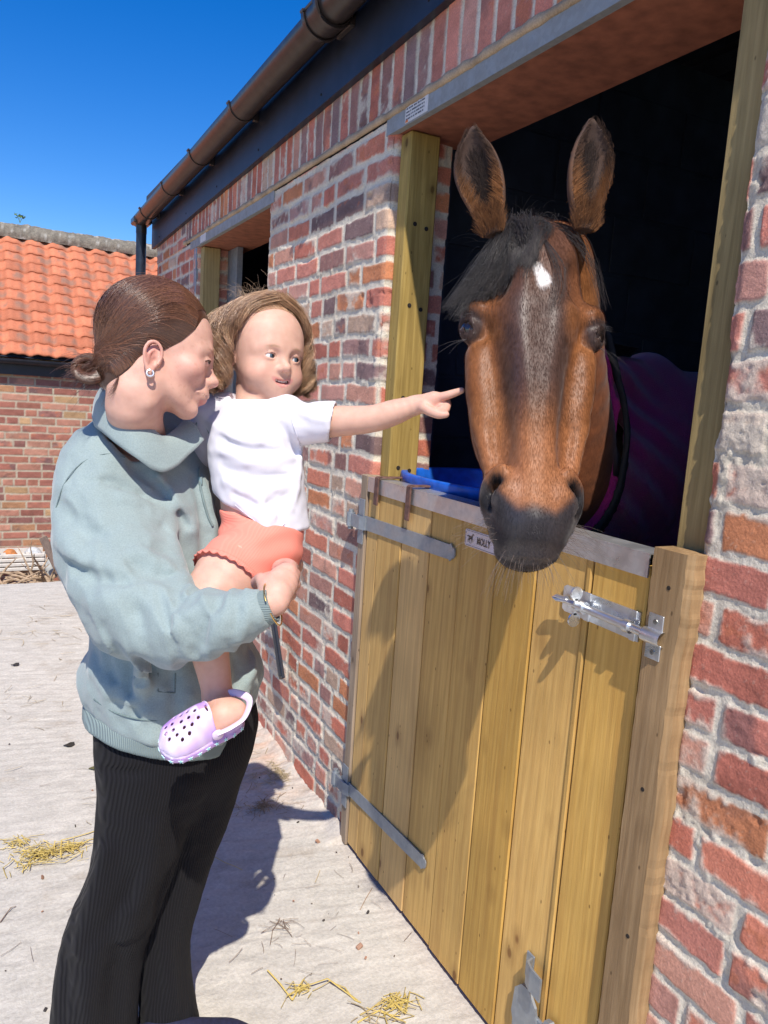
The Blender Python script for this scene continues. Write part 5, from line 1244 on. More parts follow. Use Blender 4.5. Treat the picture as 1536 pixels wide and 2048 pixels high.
# ================================================================== people
def mat_skin(name):
    m, nt, b = newmat(name); a = vcol(nt); co = coords(nt)
    n = N(nt, 'ShaderNodeTexNoise', Scale=60.0, Detail=5.0); L(nt, co, n.inputs['Vector'])
    n2 = N(nt, 'ShaderNodeTexNoise', Scale=900.0, Detail=2.0); L(nt, co, n2.inputs['Vector'])
    L(nt, mix(nt, 1.0, a.outputs[0], ramp(nt, n.outputs[0], [(.3, (.93, .90, .90)), (.7, (1.04, 1.05, 1.05))]), 'MULTIPLY'), b.inputs['Base Color'])
    b.inputs['Roughness'].default_value = .52; b.inputs['Specular IOR Level'].default_value = .35
    b.inputs['Subsurface Weight'].default_value = .18; b.inputs['Subsurface Radius'].default_value = (.012, .004, .002); b.inputs['Subsurface Scale'].default_value = .6
    bump(nt, b, n2.outputs[0], .12, .0005); return m
def mat_cloth(name, c, scale=500, rough=.9, var=.12, sheen=.15, bst=.35, bdist=.0012, blot=9.0):
    m, nt, b = newmat(name); co = coords(nt)
    n = N(nt, 'ShaderNodeTexNoise', Scale=float(scale), Detail=3.0); L(nt, co, n.inputs['Vector'])
    n2 = N(nt, 'ShaderNodeTexNoise', Scale=blot, Detail=4.0); L(nt, co, n2.inputs['Vector'])
    c1 = mix(nt, ramp(nt, n.outputs[0], [(.3, g3(0)), (.7, g3(1))]), rgb(*[x*(1-var) for x in c]), rgb(*[min(1, x*(1+var)) for x in c]))
    L(nt, mix(nt, 1.0, c1, ramp(nt, n2.outputs[0], [(.3, g3(.93)), (.7, g3(1.05))]), 'MULTIPLY'), b.inputs['Base Color'])
    b.inputs['Roughness'].default_value = rough; b.inputs['Specular IOR Level'].default_value = .2
    b.inputs['Sheen Weight'].default_value = sheen; b.inputs['Sheen Roughness'].default_value = .5
    bump(nt, b, n.outputs[0], bst, bdist); return m
def mat_rib(name, c, vec, freq, rough=.85, depth=.0012, st=.7, con=.06):
    """fine knitted ribs running across vec"""
    m, nt, b = newmat(name); tc = nt.nodes.new('ShaderNodeTexCoord')
    dt = nt.nodes.new('ShaderNodeVectorMath'); dt.operation = 'DOT_PRODUCT'; dt.inputs[1].default_value = tuple(np.array(vec)*freq)
    L(nt, tc.outputs['Object'], dt.inputs[0]); n = N(nt, 'ShaderNodeTexNoise', Scale=14.0, Detail=2.0); L(nt, tc.outputs['Object'], n.inputs['Vector'])
    ad = nt.nodes.new('ShaderNodeMath'); ad.operation = 'MULTIPLY_ADD'; L(nt, n.outputs[0], ad.inputs[0]); ad.inputs[1].default_value = 3.0; L(nt, dt.outputs['Value'], ad.inputs[2])
    si = nt.nodes.new('ShaderNodeMath'); si.operation = 'SINE'; L(nt, ad.outputs[0], si.inputs[0])
    r_ = ramp(nt, si.outputs[0], [(0, g3(1-con)), (1, g3(1+con*.6))])
    L(nt, mix(nt, 1.0, rgb(*c), r_, 'MULTIPLY'), b.inputs['Base Color']); b.inputs['Roughness'].default_value = rough; b.inputs['Specular IOR Level'].default_value = .2
    b.inputs['Sheen Weight'].default_value = .03; bump(nt, b, si.outputs[0], st, depth); return m
M['skin'] = mat_skin('fair_skin')
SK = np.array((.65, .385, .295)); SKP = np.array((.68, .29, .245)); LIP = np.array((.58, .22, .19))

def hitf(f, px, py, d0, d1):
    """where the line of sight through a photo point meets a surface"""
    dd = np.linspace(d0, d1, 260); P = np.array([at(px, py, d) for d in dd]).astype(np.float32); v = f(P); k = np.argmax(v < 0)
    if not (v < 0).any(): k = int(np.argmin(v)); return P[k].astype(float)
    if k == 0: return P[0].astype(float)
    t = v[k-1]/(v[k-1]-v[k]+1e-12); return (P[k-1]+(P[k]-P[k-1])*t).astype(float)
def folds(f, fp, lst, d0, d1):
    """lst: (pixel points, radius m, k, sign). Ridges (+) and creases (-) laid where they show"""
    for pts, r, k, sg in lst:
        H = np.array([hitf(fp, x, y, d0, d1) for x, y in pts]); m = len(H); rr = r*np.sin(np.linspace(.25, math.pi-.25, m)); off = -FW*(-.25*r if sg > 0 else .35*r)
        yield H-FW*(-.3*r if sg > 0 else .35*r), rr, k, sg

def face_sdf(q, T):
    """q: (lateral, up, forward) metres; T: 0 adult woman .. 1 toddler"""
    qa = np.stack([np.abs(q[:, 0]), q[:, 1], q[:, 2]], -1); E = lambda c, r, s=1: s_ell(q if s else qa, c, r)
    if T == 0:
        q = q.copy(); q[:, 1] = np.where(q[:, 1] < 0, q[:, 1]/.88, q[:, 1]); qa = np.stack([np.abs(q[:, 0]), q[:, 1], q[:, 2]], -1); E = lambda c, r, s=1: s_ell(q if s else qa, c, r)
        f = E((0, .042, -.018), (.073, .092, .098)); f = smin(f, E((0, -.035, .028), (.055, .072, .056)), .03)
        f = smin(f, E((0, .030, .040), (.060, .055, .045)), .03)
        f = smin(f, s_chain(qa, [(.050, -.045, -.012), (.046, -.070, .008), (.028, -.096, .045), (.010, -.108, .060)], [.013, .012, .010, .011], 8), .030)
        f = smin(f, E((0, -.104, .064), (.020, .016, .018)), .016); f = smin(f, s_ell(qa, (.040, -.028, .052), (.026, .024, .026)), .02)
        f = smin(f, s_chain(qa, [(.008, .016, .082), (.030, .020, .078), (.048, .012, .062)], [.008, .009, .007]), .016)
        f = smax(f, -s_ell(qa, (.031, -.001, .098), (.018, .012, .014)), .012)
        f = smin(f, s_chain(q, [(0, .014, .078), (0, -.010, .088), (0, -.030, .0985)], [.009, .0095, .0110], 8), .016); f = smin(f, E((0, -.0330, .1000), (.0105, .0095, .0110)), .008)
        f = smin(f, s_ell(qa, (.0115, -.0385, .090), (.0085, .0085, .012)), .008); f = smax(f, -s_ell(qa, (.006, -.0455, .0955), (.0035, .004, .006)), .003)
        f = smin(f, E((0, -.066, .080), (.026, .022, .018)), .012)
        f = smin(f, s_chain(q, [(-.029, -.068, .074), (-.007, -.0655, .0915), (0, -.067, .0925), (.007, -.0655, .0915), (.029, -.068, .074)], [.0018, .0034, .0030, .0034, .0018], 10), .006)
        f = smin(f, s_chain(q, [(-.020, -.0745, .080), (0, -.0800, .0880), (.020, -.0745, .080)], [.0025, .0046, .0025], 8), .004)
        f = smax(f, -s_chain(q, [(-.026, -.0680, .082), (0, -.0730, .0965), (.026, -.0680, .082)], [.0010, .0019, .0010], 8), .002)
        ec, er = (.031, -.002, .0730), .0125; lid = [(.018, -.004, .0835), (.031, .0045, .0885), (.044, -.001, .0795)], [(.018, -.005, .0835), (.031, -.0095, .0865), (.044, -.003, .0795)]
    else:
        f = E((0, .036, -.012), (.068, .074, .080)); f = smin(f, E((0, -.020, .022), (.054, .055, .052)), .03)
        f = smin(f, E((0, .032, .034), (.054, .050, .040)), .03)
        f = smin(f, s_ell(qa, (.031, -.034, .044), (.026, .024, .026)), .018); f = smin(f, E((0, -.066, .050), (.018, .014, .016)), .018)
        f = smin(f, s_ell(q, (0, -.052, .030), (.038, .026, .034)), .02)
        f = smin(f, s_chain(qa, [(.008, .014, .068), (.026, .017, .064), (.040, .010, .052)], [.006, .007, .006]), .016)
        f = smax(f, -s_ell(qa, (.026, .0, .080), (.014, .009, .0105)), .010)
        f = smin(f, s_chain(q, [(0, .002, .070), (0, -.010, .076), (0, -.018, .083)], [.006, .006, .007], 6), .010); f = smin(f, E((0, -.0205, .0845), (.0085, .0075, .0085)), .005)
        f = smin(f, s_ell(qa, (.0088, -.0240, .0755), (.0060, .0052, .008)), .006); f = smax(f, -s_ell(qa, (.0045, -.0282, .0795), (.0020, .0020, .0035)), .002)
        f = smin(f, E((0, -.043, .060), (.026, .020, .012)), .014)
        f = smin(f, s_chain(q, [(-.0235, -.0385, .060), (-.010, -.0405, .0685), (0, -.0415, .0705), (.010, -.0405, .0685), (.0235, -.0385, .060)], [.0012, .0022, .0020, .0022, .0012], 10), .004)
        f = smin(f, s_chain(q, [(-.0200, -.0430, .0605), (-.010, -.0515, .0680), (0, -.0535, .0698), (.010, -.0515, .0680), (.0200, -.0430, .0605)], [.0018, .0034, .0042, .0034, .0018], 8), .003)
        f = smax(f, -s_chain(q, [(-.0225, -.0393, .0635), (-.010, -.0452, .0720), (0, -.0468, .0745), (.010, -.0452, .0720), (.0225, -.0393, .0635)], [.0010, .0034, .0042, .0034, .0010], 10), .0015)
        ec, er = (.026, -.001, .0615), .0115; lid = [(.0135, -.003, .0680), (.0255, .0055, .0735), (.0385, .0, .0655)], [(.0135, -.004, .0680), (.0255, -.0075, .0725), (.0385, -.002, .0655)]
    ball = np.linalg.norm(qa-np.array(ec, np.float32), axis=1)-er
    f = smin(f, ball-.0012, .004); f = smax(f, -(np.maximum(ball-.0008, s_ell(qa, (ec[0], ec[1]-.0008, ec[2]+er), (.0110 if T == 0 else .0122, .0030 if T == 0 else .0040, .013)))), .0012)
    f = smin(f, s_chain(qa, lid[0], [.0010, .0019, .0012], 8), .002); f = smin(f, s_chain(qa, lid[1], [.0009, .0013, .0010], 8), .002)
    return f, ec, er
def ear_sdf(q, c, s=1.0, side=-1, tilt=.12):
    """outer ear; c is its centre in head coordinates"""
    p = (q-np.array(c, np.float32))/s; p = p.copy(); p[:, 0] *= side
    a = tilt; y = p[:, 1]*math.cos(a)+p[:, 2]*math.sin(a); z = p[:, 2]*math.cos(a)-p[:, 1]*math.sin(a); r = np.stack([p[:, 0]-.25*np.clip(-z, -.02, .03), y, z], -1)
    rim = s_chain(r, [(-.001, -.008, .012), (.004, .006, .015), (.007, .022, .010), (.009, .030, -.002), (.010, .024, -.014), (.009, .008, -.018), (.006, -.010, -.013), (.003, -.022, -.004)], [.003, .0032, .0036, .0038, .0040, .0038, .0036, .0045], 18)
    lobe = s_ell(r, (.002, -.026, .002), (.005, .009, .008)); anti = s_chain(r, [(.003, .016, -.003), (.005, .004, -.009), (.003, -.010, -.006)], [.0028, .0035, .003], 8)
    plate = s_ell(r, (-.001, .002, -.001), (.0035, .028, .0165)); f = smin(smin(rim, lobe, .004), smin(plate, anti, .003), .004)
    tr = s_ell(r, (.002, -.006, .011), (.005, .006, .004)); f = smin(f, tr, .004); return smax(f, -s_ell(r, (.004, -.003, .004), (.006, .008, .006)), .003)*s

# ------------------------------------------------------------------ the woman
woman = thing('person', 'woman in pale sage sweatshirt and black flared trousers holding the small child on her hip', 'person', loc=tuple(onplane(300, 2150, 2, 0)))
Wo = lambda o: link_parent(o, woman)
wf = RT*math.cos(rad(19))+FW*math.sin(rad(19))-UP*.17; wf /= np.linalg.norm(wf); wu = UP+.10*FW; wu = wu-wf*(wu@wf); wu /= np.linalg.norm(wu)
WH = frame(at(322, 712, 1.392), np.cross(wu, wf), wu); WS = .97      # head frame and size
WH = (WH[0], WH[1]); NB = at(282, 892, 1.50)
def whl(P): return local(P, WH)/np.float32(WS)
def whw(q): return WH[0]+(np.asarray(q, float)*WS) @ WH[1]
def whead(P):
    q = whl(P); f, ec, er = face_sdf(q, 0); f = f*WS
    f = smin(f, s_chain(P, [whw((0, -.040, -.032)), whw((0, -.105, -.034)), NB, NB-(0, 0, .06)], [.050, .046, .052, .07], 10), .022)
    f = smin(f, s_chain(P, [whw((-.045, -.045, -.020)), whw((-.040, -.10, -.008)), NB+RT*.035-FW*.03], [.008, .009, .008]), .03)
    return smin(f, ear_sdf(q, (-.0740, -.030, -.014), .92, -1)*WS, .004)
V, F = surface(whead, WH[0]-(.16, .16, .26), WH[0]+(.16, .16, .15), .0023)
q = whl(V); aq = np.abs(q[:, 0]); nz = fbm(V*30, 3, 2)
def blobm(c, r): return np.exp(-(((aq-c[0])/r[0])**2+((q[:, 1]-c[1])/r[1])**2+((q[:, 2]-c[2])/r[2])**2))
c = np.tile(SK, (len(V), 1))*(1+.05*nz)[:, None]
c = lerp(c, SKP, np.clip(.55*blobm((.045, -.030, .055), (.025, .022, .03))+.5*blobm((0, -.036, .11), (.014, .012, .014))+.65*blobm((.080, -.02, -.02), (.014, .03, .02)), 0, 1)[:, None])
lipm = sstep(1, .75, np.sqrt((q[:, 0]/.022)**2+((q[:, 1]+.0735)/.0105)**2))*(q[:, 2] > .08); c = lerp(c, LIP, (.8*lipm)[:, None])
bro = sstep(1, .5, np.sqrt(((aq-.030)/.020)**2+((q[:, 1]-.0185-.10*(aq-.03))/.0035)**2))*(q[:, 2] > .05); c = lerp(c, np.array((.20, .10, .06)), (.55*bro)[:, None])
fre = sstep(.45, .6, vnoise(V*330, 9))*(q[:, 2] > .02); c = lerp(c, np.array((.42, .19, .12)), (.22*fre)[:, None])
VH, FH, CH = V, F, c
# her right hand: palm, four fingers curling under the child's seat, thumb
def pt(*a): return np.array(at(*a))
wr = pt(545, 1208, 1.225)
hand_pts = dict(palm=[wr, pt(556, 1186, 1.235), pt(562, 1162, 1.255)])
def whand(P):
    f = s_chain(P, [pt(505, 1220, 1.22), wr, pt(553, 1190, 1.232)], [.024, .0215, .024], 6, sq=(FW, .85))
    f = smin(f, s_chain(P, [pt(548, 1198, 1.23), pt(563, 1172, 1.25), pt(572, 1152, 1.27)], [.023, .026, .022], 6, sq=(FW*.9-RT*.4, .62)), .012)
    f = smin(f, s_chain(P, [pt(546, 1182, 1.24), pt(556, 1160, 1.26)], [.022, .017], 3, sq=(FW*.9-RT*.4, .7)), .012)
    fing = [([(579, 1141, 1.268), (583, 1133, 1.30), (574, 1128, 1.335), (558, 1132, 1.352)], .0098), ([(583, 1156, 1.272), (589, 1148, 1.305), (581, 1142, 1.342), (563, 1144, 1.36)], .0100),
            ([(583, 1174, 1.270), (590, 1168, 1.300), (583, 1160, 1.335), (566, 1158, 1.352)], .0096), ([(576, 1192, 1.262), (583, 1190, 1.286), (578, 1182, 1.315), (562, 1176, 1.33)], .0084)]
    for p, r in fing:
        f = smin(f, s_chain(P, [pt(*x) for x in p], [r*1.1, r*1.02, r*.95, r*.85], 10), .0045)
    f = smin(f, s_chain(P, [pt(540, 1190, 1.235), pt(528, 1168, 1.245), pt(522, 1158, 1.262), pt(512, 1164, 1.282)], [.013, .0115, .0105, .0092], 10), .008)
    return f
V, F = surface(whand, wr-(.09, .10, .07), wr+(.10, .14, .10), .0021)
nz = fbm(V*45, 3, 3); c = SK*(1+.06*nz)[:, None]; hu = ((V-pt(580, 1150, 1.29))**2).sum(1); c = lerp(c, SKP, (.45*np.exp(-hu/.0012))[:, None]); c = lerp(c, SKP, (.5*np.exp(-((V-pt(512, 1164, 1.27))**2).sum(1)/.0003))[:, None])
VN, FN, CN = V, F, c
# legs and trunk under the clothes, other hand
LEGN = [at(305, 1470, 1.52), at(292, 1600, 1.535), at(262, 1750, 1.57), at(205, 1890, 1.61), at(186, 2060, 1.66)]; LEGF = [at(415, 1440, 1.60), at(398, 1590, 1.63), at(362, 1740, 1.665), at(328, 1890, 1.70), at(338, 2030, 1.735)]
FNg = np.array([LEGN[-1][0], LEGN[-1][1], .05]); FFg = np.array([LEGF[-1][0], LEGF[-1][1], .05])
SHR, ELR, WRR = at(215, 965, 1.44), at(300, 1245, 1.335), at(520, 1218, 1.225)
SHL, ELL, WRL = at(355, 960, 1.72), at(500, 1150, 1.72), at(585, 1130, 1.56)
def wbody(P):
    f = s_chain(P, [NB-(0, 0, .05), at(300, 1000, 1.57), at(330, 1200, 1.585), at(355, 1400, 1.60)], [.06, .125, .11, .13], 8, sq=(RT, .72))
    for A_, B_, C_ in ((SHR, ELR, WRR), (SHL, ELL, WRL)): f = smin(f, s_chain(P, [A_, B_, C_], [.045, .035, .022], 8), .03)
    f = smin(f, s_chain(P, [NB-(0, 0, .05), SHR], [.05, .045]), .03); f = smin(f, s_chain(P, [NB-(0, 0, .05), SHL], [.05, .045]), .03)
    for lg, ft in ((LEGN, FNg), (LEGF, FFg)): f = smin(f, s_chain(P, [lg[0], lg[1], lg[2], lg[3], ft], [.085, .068, .048, .045, .034], 10), .03)
    return f
V, F = surface(wbody, np.minimum(SHR, FNg)-(.35, .35, .06), np.array((.95, 2.0, 1.38)), .011)
Vh, Fh = surface(lambda P: np.minimum.reduce([s_chain(P, [pt(*a) for a in p], [.0098, .0095, .0086], 6) for p in ([(560, 1146, 1.345), (537, 1158, 1.305), (527, 1168, 1.288)], [(545, 1152, 1.345), (520, 1160, 1.305), (512, 1169, 1.285)])]+[s_cone(P, WRL, pt(565, 1140, 1.37), .022, .02)]), pt(545, 1150, 1.42)-(.15, .2, .08), pt(545, 1150, 1.42)+(.15, .2, .08), .0025)
av, af, ac = [VH, VN, V, Vh], [FH, FN, F, Fh], [CH, CN, np.tile(SK, (len(V), 1)), np.tile(lerp(SK, SKP, .35), (len(Vh), 1))]
off = np.cumsum([0]+[len(x) for x in av]); Wo(mesh_np('body', np.concatenate(av), np.concatenate([x+o_ for x, o_ in zip(af, off)]), M['skin'], None, np.clip(np.concatenate(ac), .02, .85)))
m_white_eye = mat_simple('eye_white', (.72, .68, .66), .15, nscale=100, nvar=.05, bst=0); m_dark = mat_simple('pupil_black', (.01, .01, .012), .08, bst=0)
def eyes(add, fr, ec, er, iris_c, look, isz):
    for s in (-1, 1):
        c0 = world((s*ec[0], ec[1], ec[2]), fr); lk = np.array(look, float); lk /= np.linalg.norm(lk)
        mb = MB(); pf = [(er*math.sin(t), -er*math.cos(t)) for t in np.linspace(.04, math.pi-.04, 18)]; mb.lathe(c0, fr[1][1], pf, 28); e = add(mb.build('eyeball', m_white_eye, smooth=True))
        mb = MB(); k = math.asin(isz/er); mb.lathe(c0, lk, [((er+.0003)*math.sin(t), (er+.0003)*math.cos(t)) for t in np.linspace(k, .02, 7)], 22); o = mb.build('iris', iris_c, smooth=True); add(o); 
        mb = MB(); k = math.asin(isz*.45/er); mb.lathe(c0, lk, [((er+.0006)*math.sin(t), (er+.0006)*math.cos(t)) for t in np.linspace(k, .02, 4)], 16); add(mb.build('pupil', m_dark, smooth=True))
eyes(Wo, (WH[0], WH[1]), (.031*WS, -.002*WS, .0730*WS), .0120*WS, mat_simple('grey_blue_iris', (.10, .14, .16), .1, nscale=400, bst=0), wf+.3*RT-.1*UP, .0055)
for s_ in (-1, 1):
    mb = MB(); mb.tube([whw((s_*a, b, c)) for a, b, c in ((.0195, -.0045, .0835), (.026, .0005, .0870), (.033, .0015, .0870), (.041, -.0010, .0825), (.0455, -.0045, .078))], .0013, 6)
    mb.c = [(.045, .022, .016)]*len(mb.v); Wo(mb.build('lash_line', M['straw'], smooth=True))
# hair drawn back into a low bun
def hcap(P):
    q = whl(P); f = smin(s_ell(q, (0, .047, -.022), (.078, .097, .103)), s_ell(q, (0, .036, .036), (.064, .058, .050)), .02)
    f = smin(f, s_ell(q, (0, -.040, -.062), (.056, .052, .048)), .03)
    y = q[:, 1]; zl = np.interp(y, [-.11, -.090, -.075, -.058, -.036, -.012, .012, .048, .08, .11, .14], [-.084, -.076, -.062, -.050, -.020, .006, .030, .054, .063, .062, .05]).astype(np.float32)
    ax = np.abs(q[:, 0]); zl = zl+.018*sstep(.05, .0, ax)*(y > .04)
    f = smax(f, q[:, 2]-zl, .006); f = smax(f, (-.092+.0*y)-y, .012)
    return f*WS
V, F = surface(hcap, WH[0]-.17, WH[0]+.17, .0028)
m_hair = mat_vcol('auburn_hair', rough=.30, scale=200, amt=.12, bst=.02, bdist=.0003, spec=.75)
hc = np.array((.098, .040, .023)); BUN = whw((-.004, -.035, -.128))
hair = mesh_np('hair', V, F, m_hair, None, np.tile(hc*.75, (len(V), 1))); Wo(hair)
g = np.random.default_rng(51); K = 6000; m_ = 16
th = g.uniform(-1.0, 1.0, K)
# start along the hairline, sweep over the skull, gather at the bun
yy = g.uniform(-.088, .125, K); sgn = np.where(g.random(K) < .72, -1, 1); fr_ = g.random(K)**1.3
zs = np.interp(yy, [-.11, -.090, -.075, -.058, -.036, -.012, .012, .048, .08, .11, .14], [-.084, -.076, -.062, -.050, -.020, .006, .030, .054, .063, .062, .05])
top = g.random(K) < .35; yy = np.where(top, .09+.03*g.random(K), yy)
xs = np.where(top, -.07+.14*g.random(K), sgn*.075); z0 = np.where(top, .055, zs)-.10*fr_*(g.random(K) < .5)
S0 = np.stack([xs, yy, z0], -1); E0 = np.array((-.003, -.050, -.100))+g.normal(0, .008, (K, 3)); t = np.linspace(0, 1, m_)
C0 = np.stack([xs*1.05, yy*.75+.03, (z0-.10)*.55], -1)
C0[:, 0] = np.where(np.abs(C0[:, 0]) < .05, C0[:, 0], C0[:, 0]*1.15)
pth = ((1-t)**2)[None, :, None]*S0[:, None]+(2*t*(1-t))[None, :, None]*C0[:, None]+(t**2)[None, :, None]*E0[:, None]
fl = whw(pth.reshape(-1, 3)).astype(np.float32)
def push(fl, f, tgt, n=4, both=True):
    for _ in range(n):
        d = f(fl); e = .0015; gr = np.stack([f(fl+np.eye(3, dtype=np.float32)[j]*e)-d for j in range(3)], -1)/e; gn = np.linalg.norm(gr, axis=1)[:, None]+1e-6; gr = gr/gn
        mv = (tgt-d); mv = mv if both else np.maximum(mv, 0); fl = fl+gr*np.clip(mv, -.02, .02)[:, None]
    return fl
def hcap_full(P):
    q = whl(P); f = smin(s_ell(q, (0, .047, -.022), (.078, .097, .103)), s_ell(q, (0, .036, .036), (.064, .058, .050)), .02); return smin(f, s_ell(q, (0, -.040, -.062), (.056, .052, .048)), .03)*WS
fl = push(fl, hcap_full, np.tile(np.linspace(.0012, .003, m_), K)); pth = fl.reshape(K, m_, 3)
v_, f_ = strands(pth, .00042, .00030); cc = lerp(hc*.8, np.array((.26, .12, .062)), (g.random(K)**3)[:, None])
hs_v, hs_f, hs_c = [v_], [f_], [strand_cols(cc, K, m_, var=.1)]
def addst(P_, r0, r1, col, var=.3):
    a_, b_ = strands(P_, r0, r1); hs_f.append(b_+sum(len(x) for x in hs_v)); hs_v.append(a_); hs_c.append(strand_cols(col, len(P_), P_.shape[1], var=var))
# flyaways
K2 = 130; ix = g.integers(0, K, K2); P_ = pth[ix].copy(); nrm = (P_-WH[0]); nrm /= np.linalg.norm(nrm, axis=2)[..., None]; P_ += nrm*(.010*g.random((K2, 1, 1))*np.sin(np.linspace(0, 3.1, m_))[None, :, None]); addst(P_, .0003, .0001, (.25, .11, .06))
# bun: three wound ropes of hair
for j in range(5):
    a0 = j*1.3; tq = np.linspace(0, 1, 26); R0 = .021-.0028*j
    ctr = np.stack([.010*np.sin(tq*5+j)+.005*(j-2), R0*np.sin(tq*5.6+a0), R0*1.05*np.cos(tq*5.6+a0)], -1)
    ctr = whw(np.array((-.004, -.056, -.116))+ctr); T_ = np.gradient(ctr, axis=0); T_ /= np.linalg.norm(T_, axis=1)[:, None]
    A_ = np.cross(T_, WH[1][0]); A_ /= np.linalg.norm(A_, axis=1)[:, None]; B2 = np.cross(T_, A_); kk = 420; ph = g.uniform(0, 6.283, kk); rr = .0095*np.sqrt(g.uniform(.55, 1, kk))
    an = ph[:, None]+tq[None]*3.0; P_ = ctr[None]+(A_[None]*np.cos(an)[..., None]+B2[None]*np.sin(an)[..., None])*rr[:, None, None]; addst(P_, .00045, .0004, lerp(hc*.8, np.array((.30, .13, .06)), (g.random(kk)**2)[:, None]))
kk = 300; P_ = []
for k in range(kk):
    s0 = whw(np.array((-.003+.02*g.normal(), -.045+.014*g.normal(), -.092))); d = g.normal(0, .013, 3); P_.append(spline([s0, whw(np.array((-.003, -.053, -.112)))+d, whw(np.array((0, -.070, -.126)))+d*1.3+g.normal(0, .006, 3)], 9))
addst(np.array(P_), .0004, .0002, hc)
P_ = []
for k in range(70):
    s0 = whw(np.array((-.035-.02*g.random(), -.060-.02*g.random(), -.065))); P_.append(spline([s0, s0+np.array((-.006*RT-.016*UP))+g.normal(0, .002, 3), s0-.012*RT-.026*UP+g.normal(0, .005, 3)], 7))
addst(np.array(P_), .0003, .0001, hc*1.3)
hr = mesh_np('hair_strands', np.concatenate(hs_v), np.concatenate(hs_f), m_hair, None, np.concatenate(hs_c)); hr.parent = hair; hr.matrix_parent_inverse = Matrix()
mb = MB(); 
for j in range(5):
    tq = np.linspace(0, 1, 26); R0 = .021-.0028*j; ctr = np.stack([.010*np.sin(tq*5+j)+.005*(j-2), R0*np.sin(tq*5.6+j*1.3), R0*1.05*np.cos(tq*5.6+j*1.3)], -1); mb.cur = tuple(hc*.6); mb.tube(whw(np.array((-.004, -.056, -.116))+ctr), .0088, 8)
o = mb.build('bun_core', m_hair, smooth=True); o.parent = hair
# hoop earring
ec_ = whw((-.0795, -.0585, -.014)); mb = MB(); a = np.linspace(.4, 6.1, 24); mb.tube([ec_+wf*.0055*math.sin(x)+wu*.0055*math.cos(x) for x in a], .0021, 10); Wo(mb.build('earring', mat_zinc('silver', c=(.75, .75, .74), rough=.38, metal=1.0), smooth=True))
# sweatshirt
BD = at(560, 1204, 1.221)-at(530, 1215, 1.223); BD = BD/np.linalg.norm(BD)
def sw_base(P):
    f = s_chain(P, [at(285, 905, 1.56), at(300, 1010, 1.565), at(318, 1130, 1.57), at(345, 1290, 1.58), at(352, 1385, 1.585)], [.105, .165, .178, .190, .196], 12, sq=(RT, .80))
    f = smin(f, s_ell(P, at(345, 1345, 1.58), (.185, .175, .085)), .04)
    f = smax(f, -(P-at(300, 1446, 1.5)) @ (UP*.985+RT*-.17)*-1 if False else -((P-at(300, 1452, 1.5)) @ (UP*.97-RT*.23*-1)), .012)
    f = smin(f, s_chain(P, [at(275, 880, 1.53), at(225, 925, 1.47)], [.075, .078], 3), .05); f = smin(f, s_chain(P, [at(290, 880, 1.58), at(350, 930, 1.70)], [.07, .075], 3), .05)
    arm = s_chain(P, [at(212, 935, 1.47), at(208, 1010, 1.43), at(228, 1110, 1.385), at(282, 1212, 1.335)], [.080, .090, .094, .090], 10)
    fore = s_chain(P, [at(282, 1212, 1.335), at(318, 1252, 1.295), at(400, 1252, 1.255), at(478, 1234, 1.232), at(528, 1217, 1.222)], [.082, .068, .056, .043, .029], 12)
    a_ = smax(smin(arm, fore, .03), (P-at(531, 1216, 1.222)) @ BD, .003); f = smin(f, a_, .022)
    fa = s_chain(P, [at(352, 930, 1.72), at(440, 1060, 1.76), at(520, 1150, 1.72), at(572, 1112, 1.56)], [.078, .072, .052, .026], 10); f = smin(f, fa, .03)
    # hollow neck
    return smax(f, -s_cone(P, NB-(0, 0, .03), whw((0, -.10, -.035)), .054, .052), .012)
sw_f = [([(105+20, 1075), (165, 1120), (230, 1140)], .012, .03, 1), ([(140, 1130), (200, 1165), (262, 1165)], .010, .025, -1), ([(150, 1175), (215, 1200), (280, 1195)], .013, .03, 1),
        ([(350, 1050), (375, 1110), (385, 1165)], .010, .025, -1), ([(330, 1060), (352, 1120), (366, 1180)], .012, .03, 1), ([(265, 1125), (310, 1150), (360, 1150)], .009, .025, -1), ([(275, 1105), (320, 1125), (350, 1125)], .010, .028, 1),
        ([(345, 1240), (352, 1210), (385, 1185)], .009, .02, -1), ([(365, 1262), (385, 1225), (425, 1195)], .010, .02, 1), ([(400, 1275), (420, 1240), (450, 1200)], .007, .018, -1), ([(425, 1285), (447, 1250), (466, 1205)], .008, .018, 1),
        ([(452, 1290), (468, 1262), (480, 1225)], .006, .015, -1), ([(478, 1275), (490, 1245), (495, 1215)], .006, .014, 1), ([(390, 1310), (405, 1285), (412, 1262)], .007, .018, -1),
        ([(215, 960), (275, 985), (330, 1040)], .007, .025, -1), ([(240, 905), (300, 945), (350, 1010), (380, 1060)], .012, .03, 1), ([(270, 930), (330, 985), (375, 1050)], .007, .022, -1), ([(250, 1000), (300, 1020), (340, 1060)], .010, .03, 1),
        ([(120, 1010), (150, 1050), (200, 1070)], .007, .028, -1), ([(405, 960), (420, 1040), (425, 1120)], .010, .02, 1), ([(392, 960), (405, 1040), (410, 1130)], .007, .02, -1), ([(425, 1000), (436, 1070), (437, 1130)], .006, .016, -1),
        ([(225, 1345), (235, 1375), (245, 1405)], .008, .025, -1), ([(275, 1330), (285, 1380), (290, 1420)], .012, .03, 1), ([(260, 1330), (262, 1380), (268, 1430)], .007, .025, -1),
        ([(190, 1330), (215, 1370), (260, 1400)], .010, .03, 1), ([(345, 1350), (350, 1390), (352, 1430)], .008, .025, -1), ([(470, 1320), (480, 1350), (470, 1390)], .008, .02, -1), ([(500, 1300), (505, 1330), (498, 1360)], .008, .02, 1)]
sw_fold = list(folds(None, sw_base, sw_f, 1.05, 1.75))
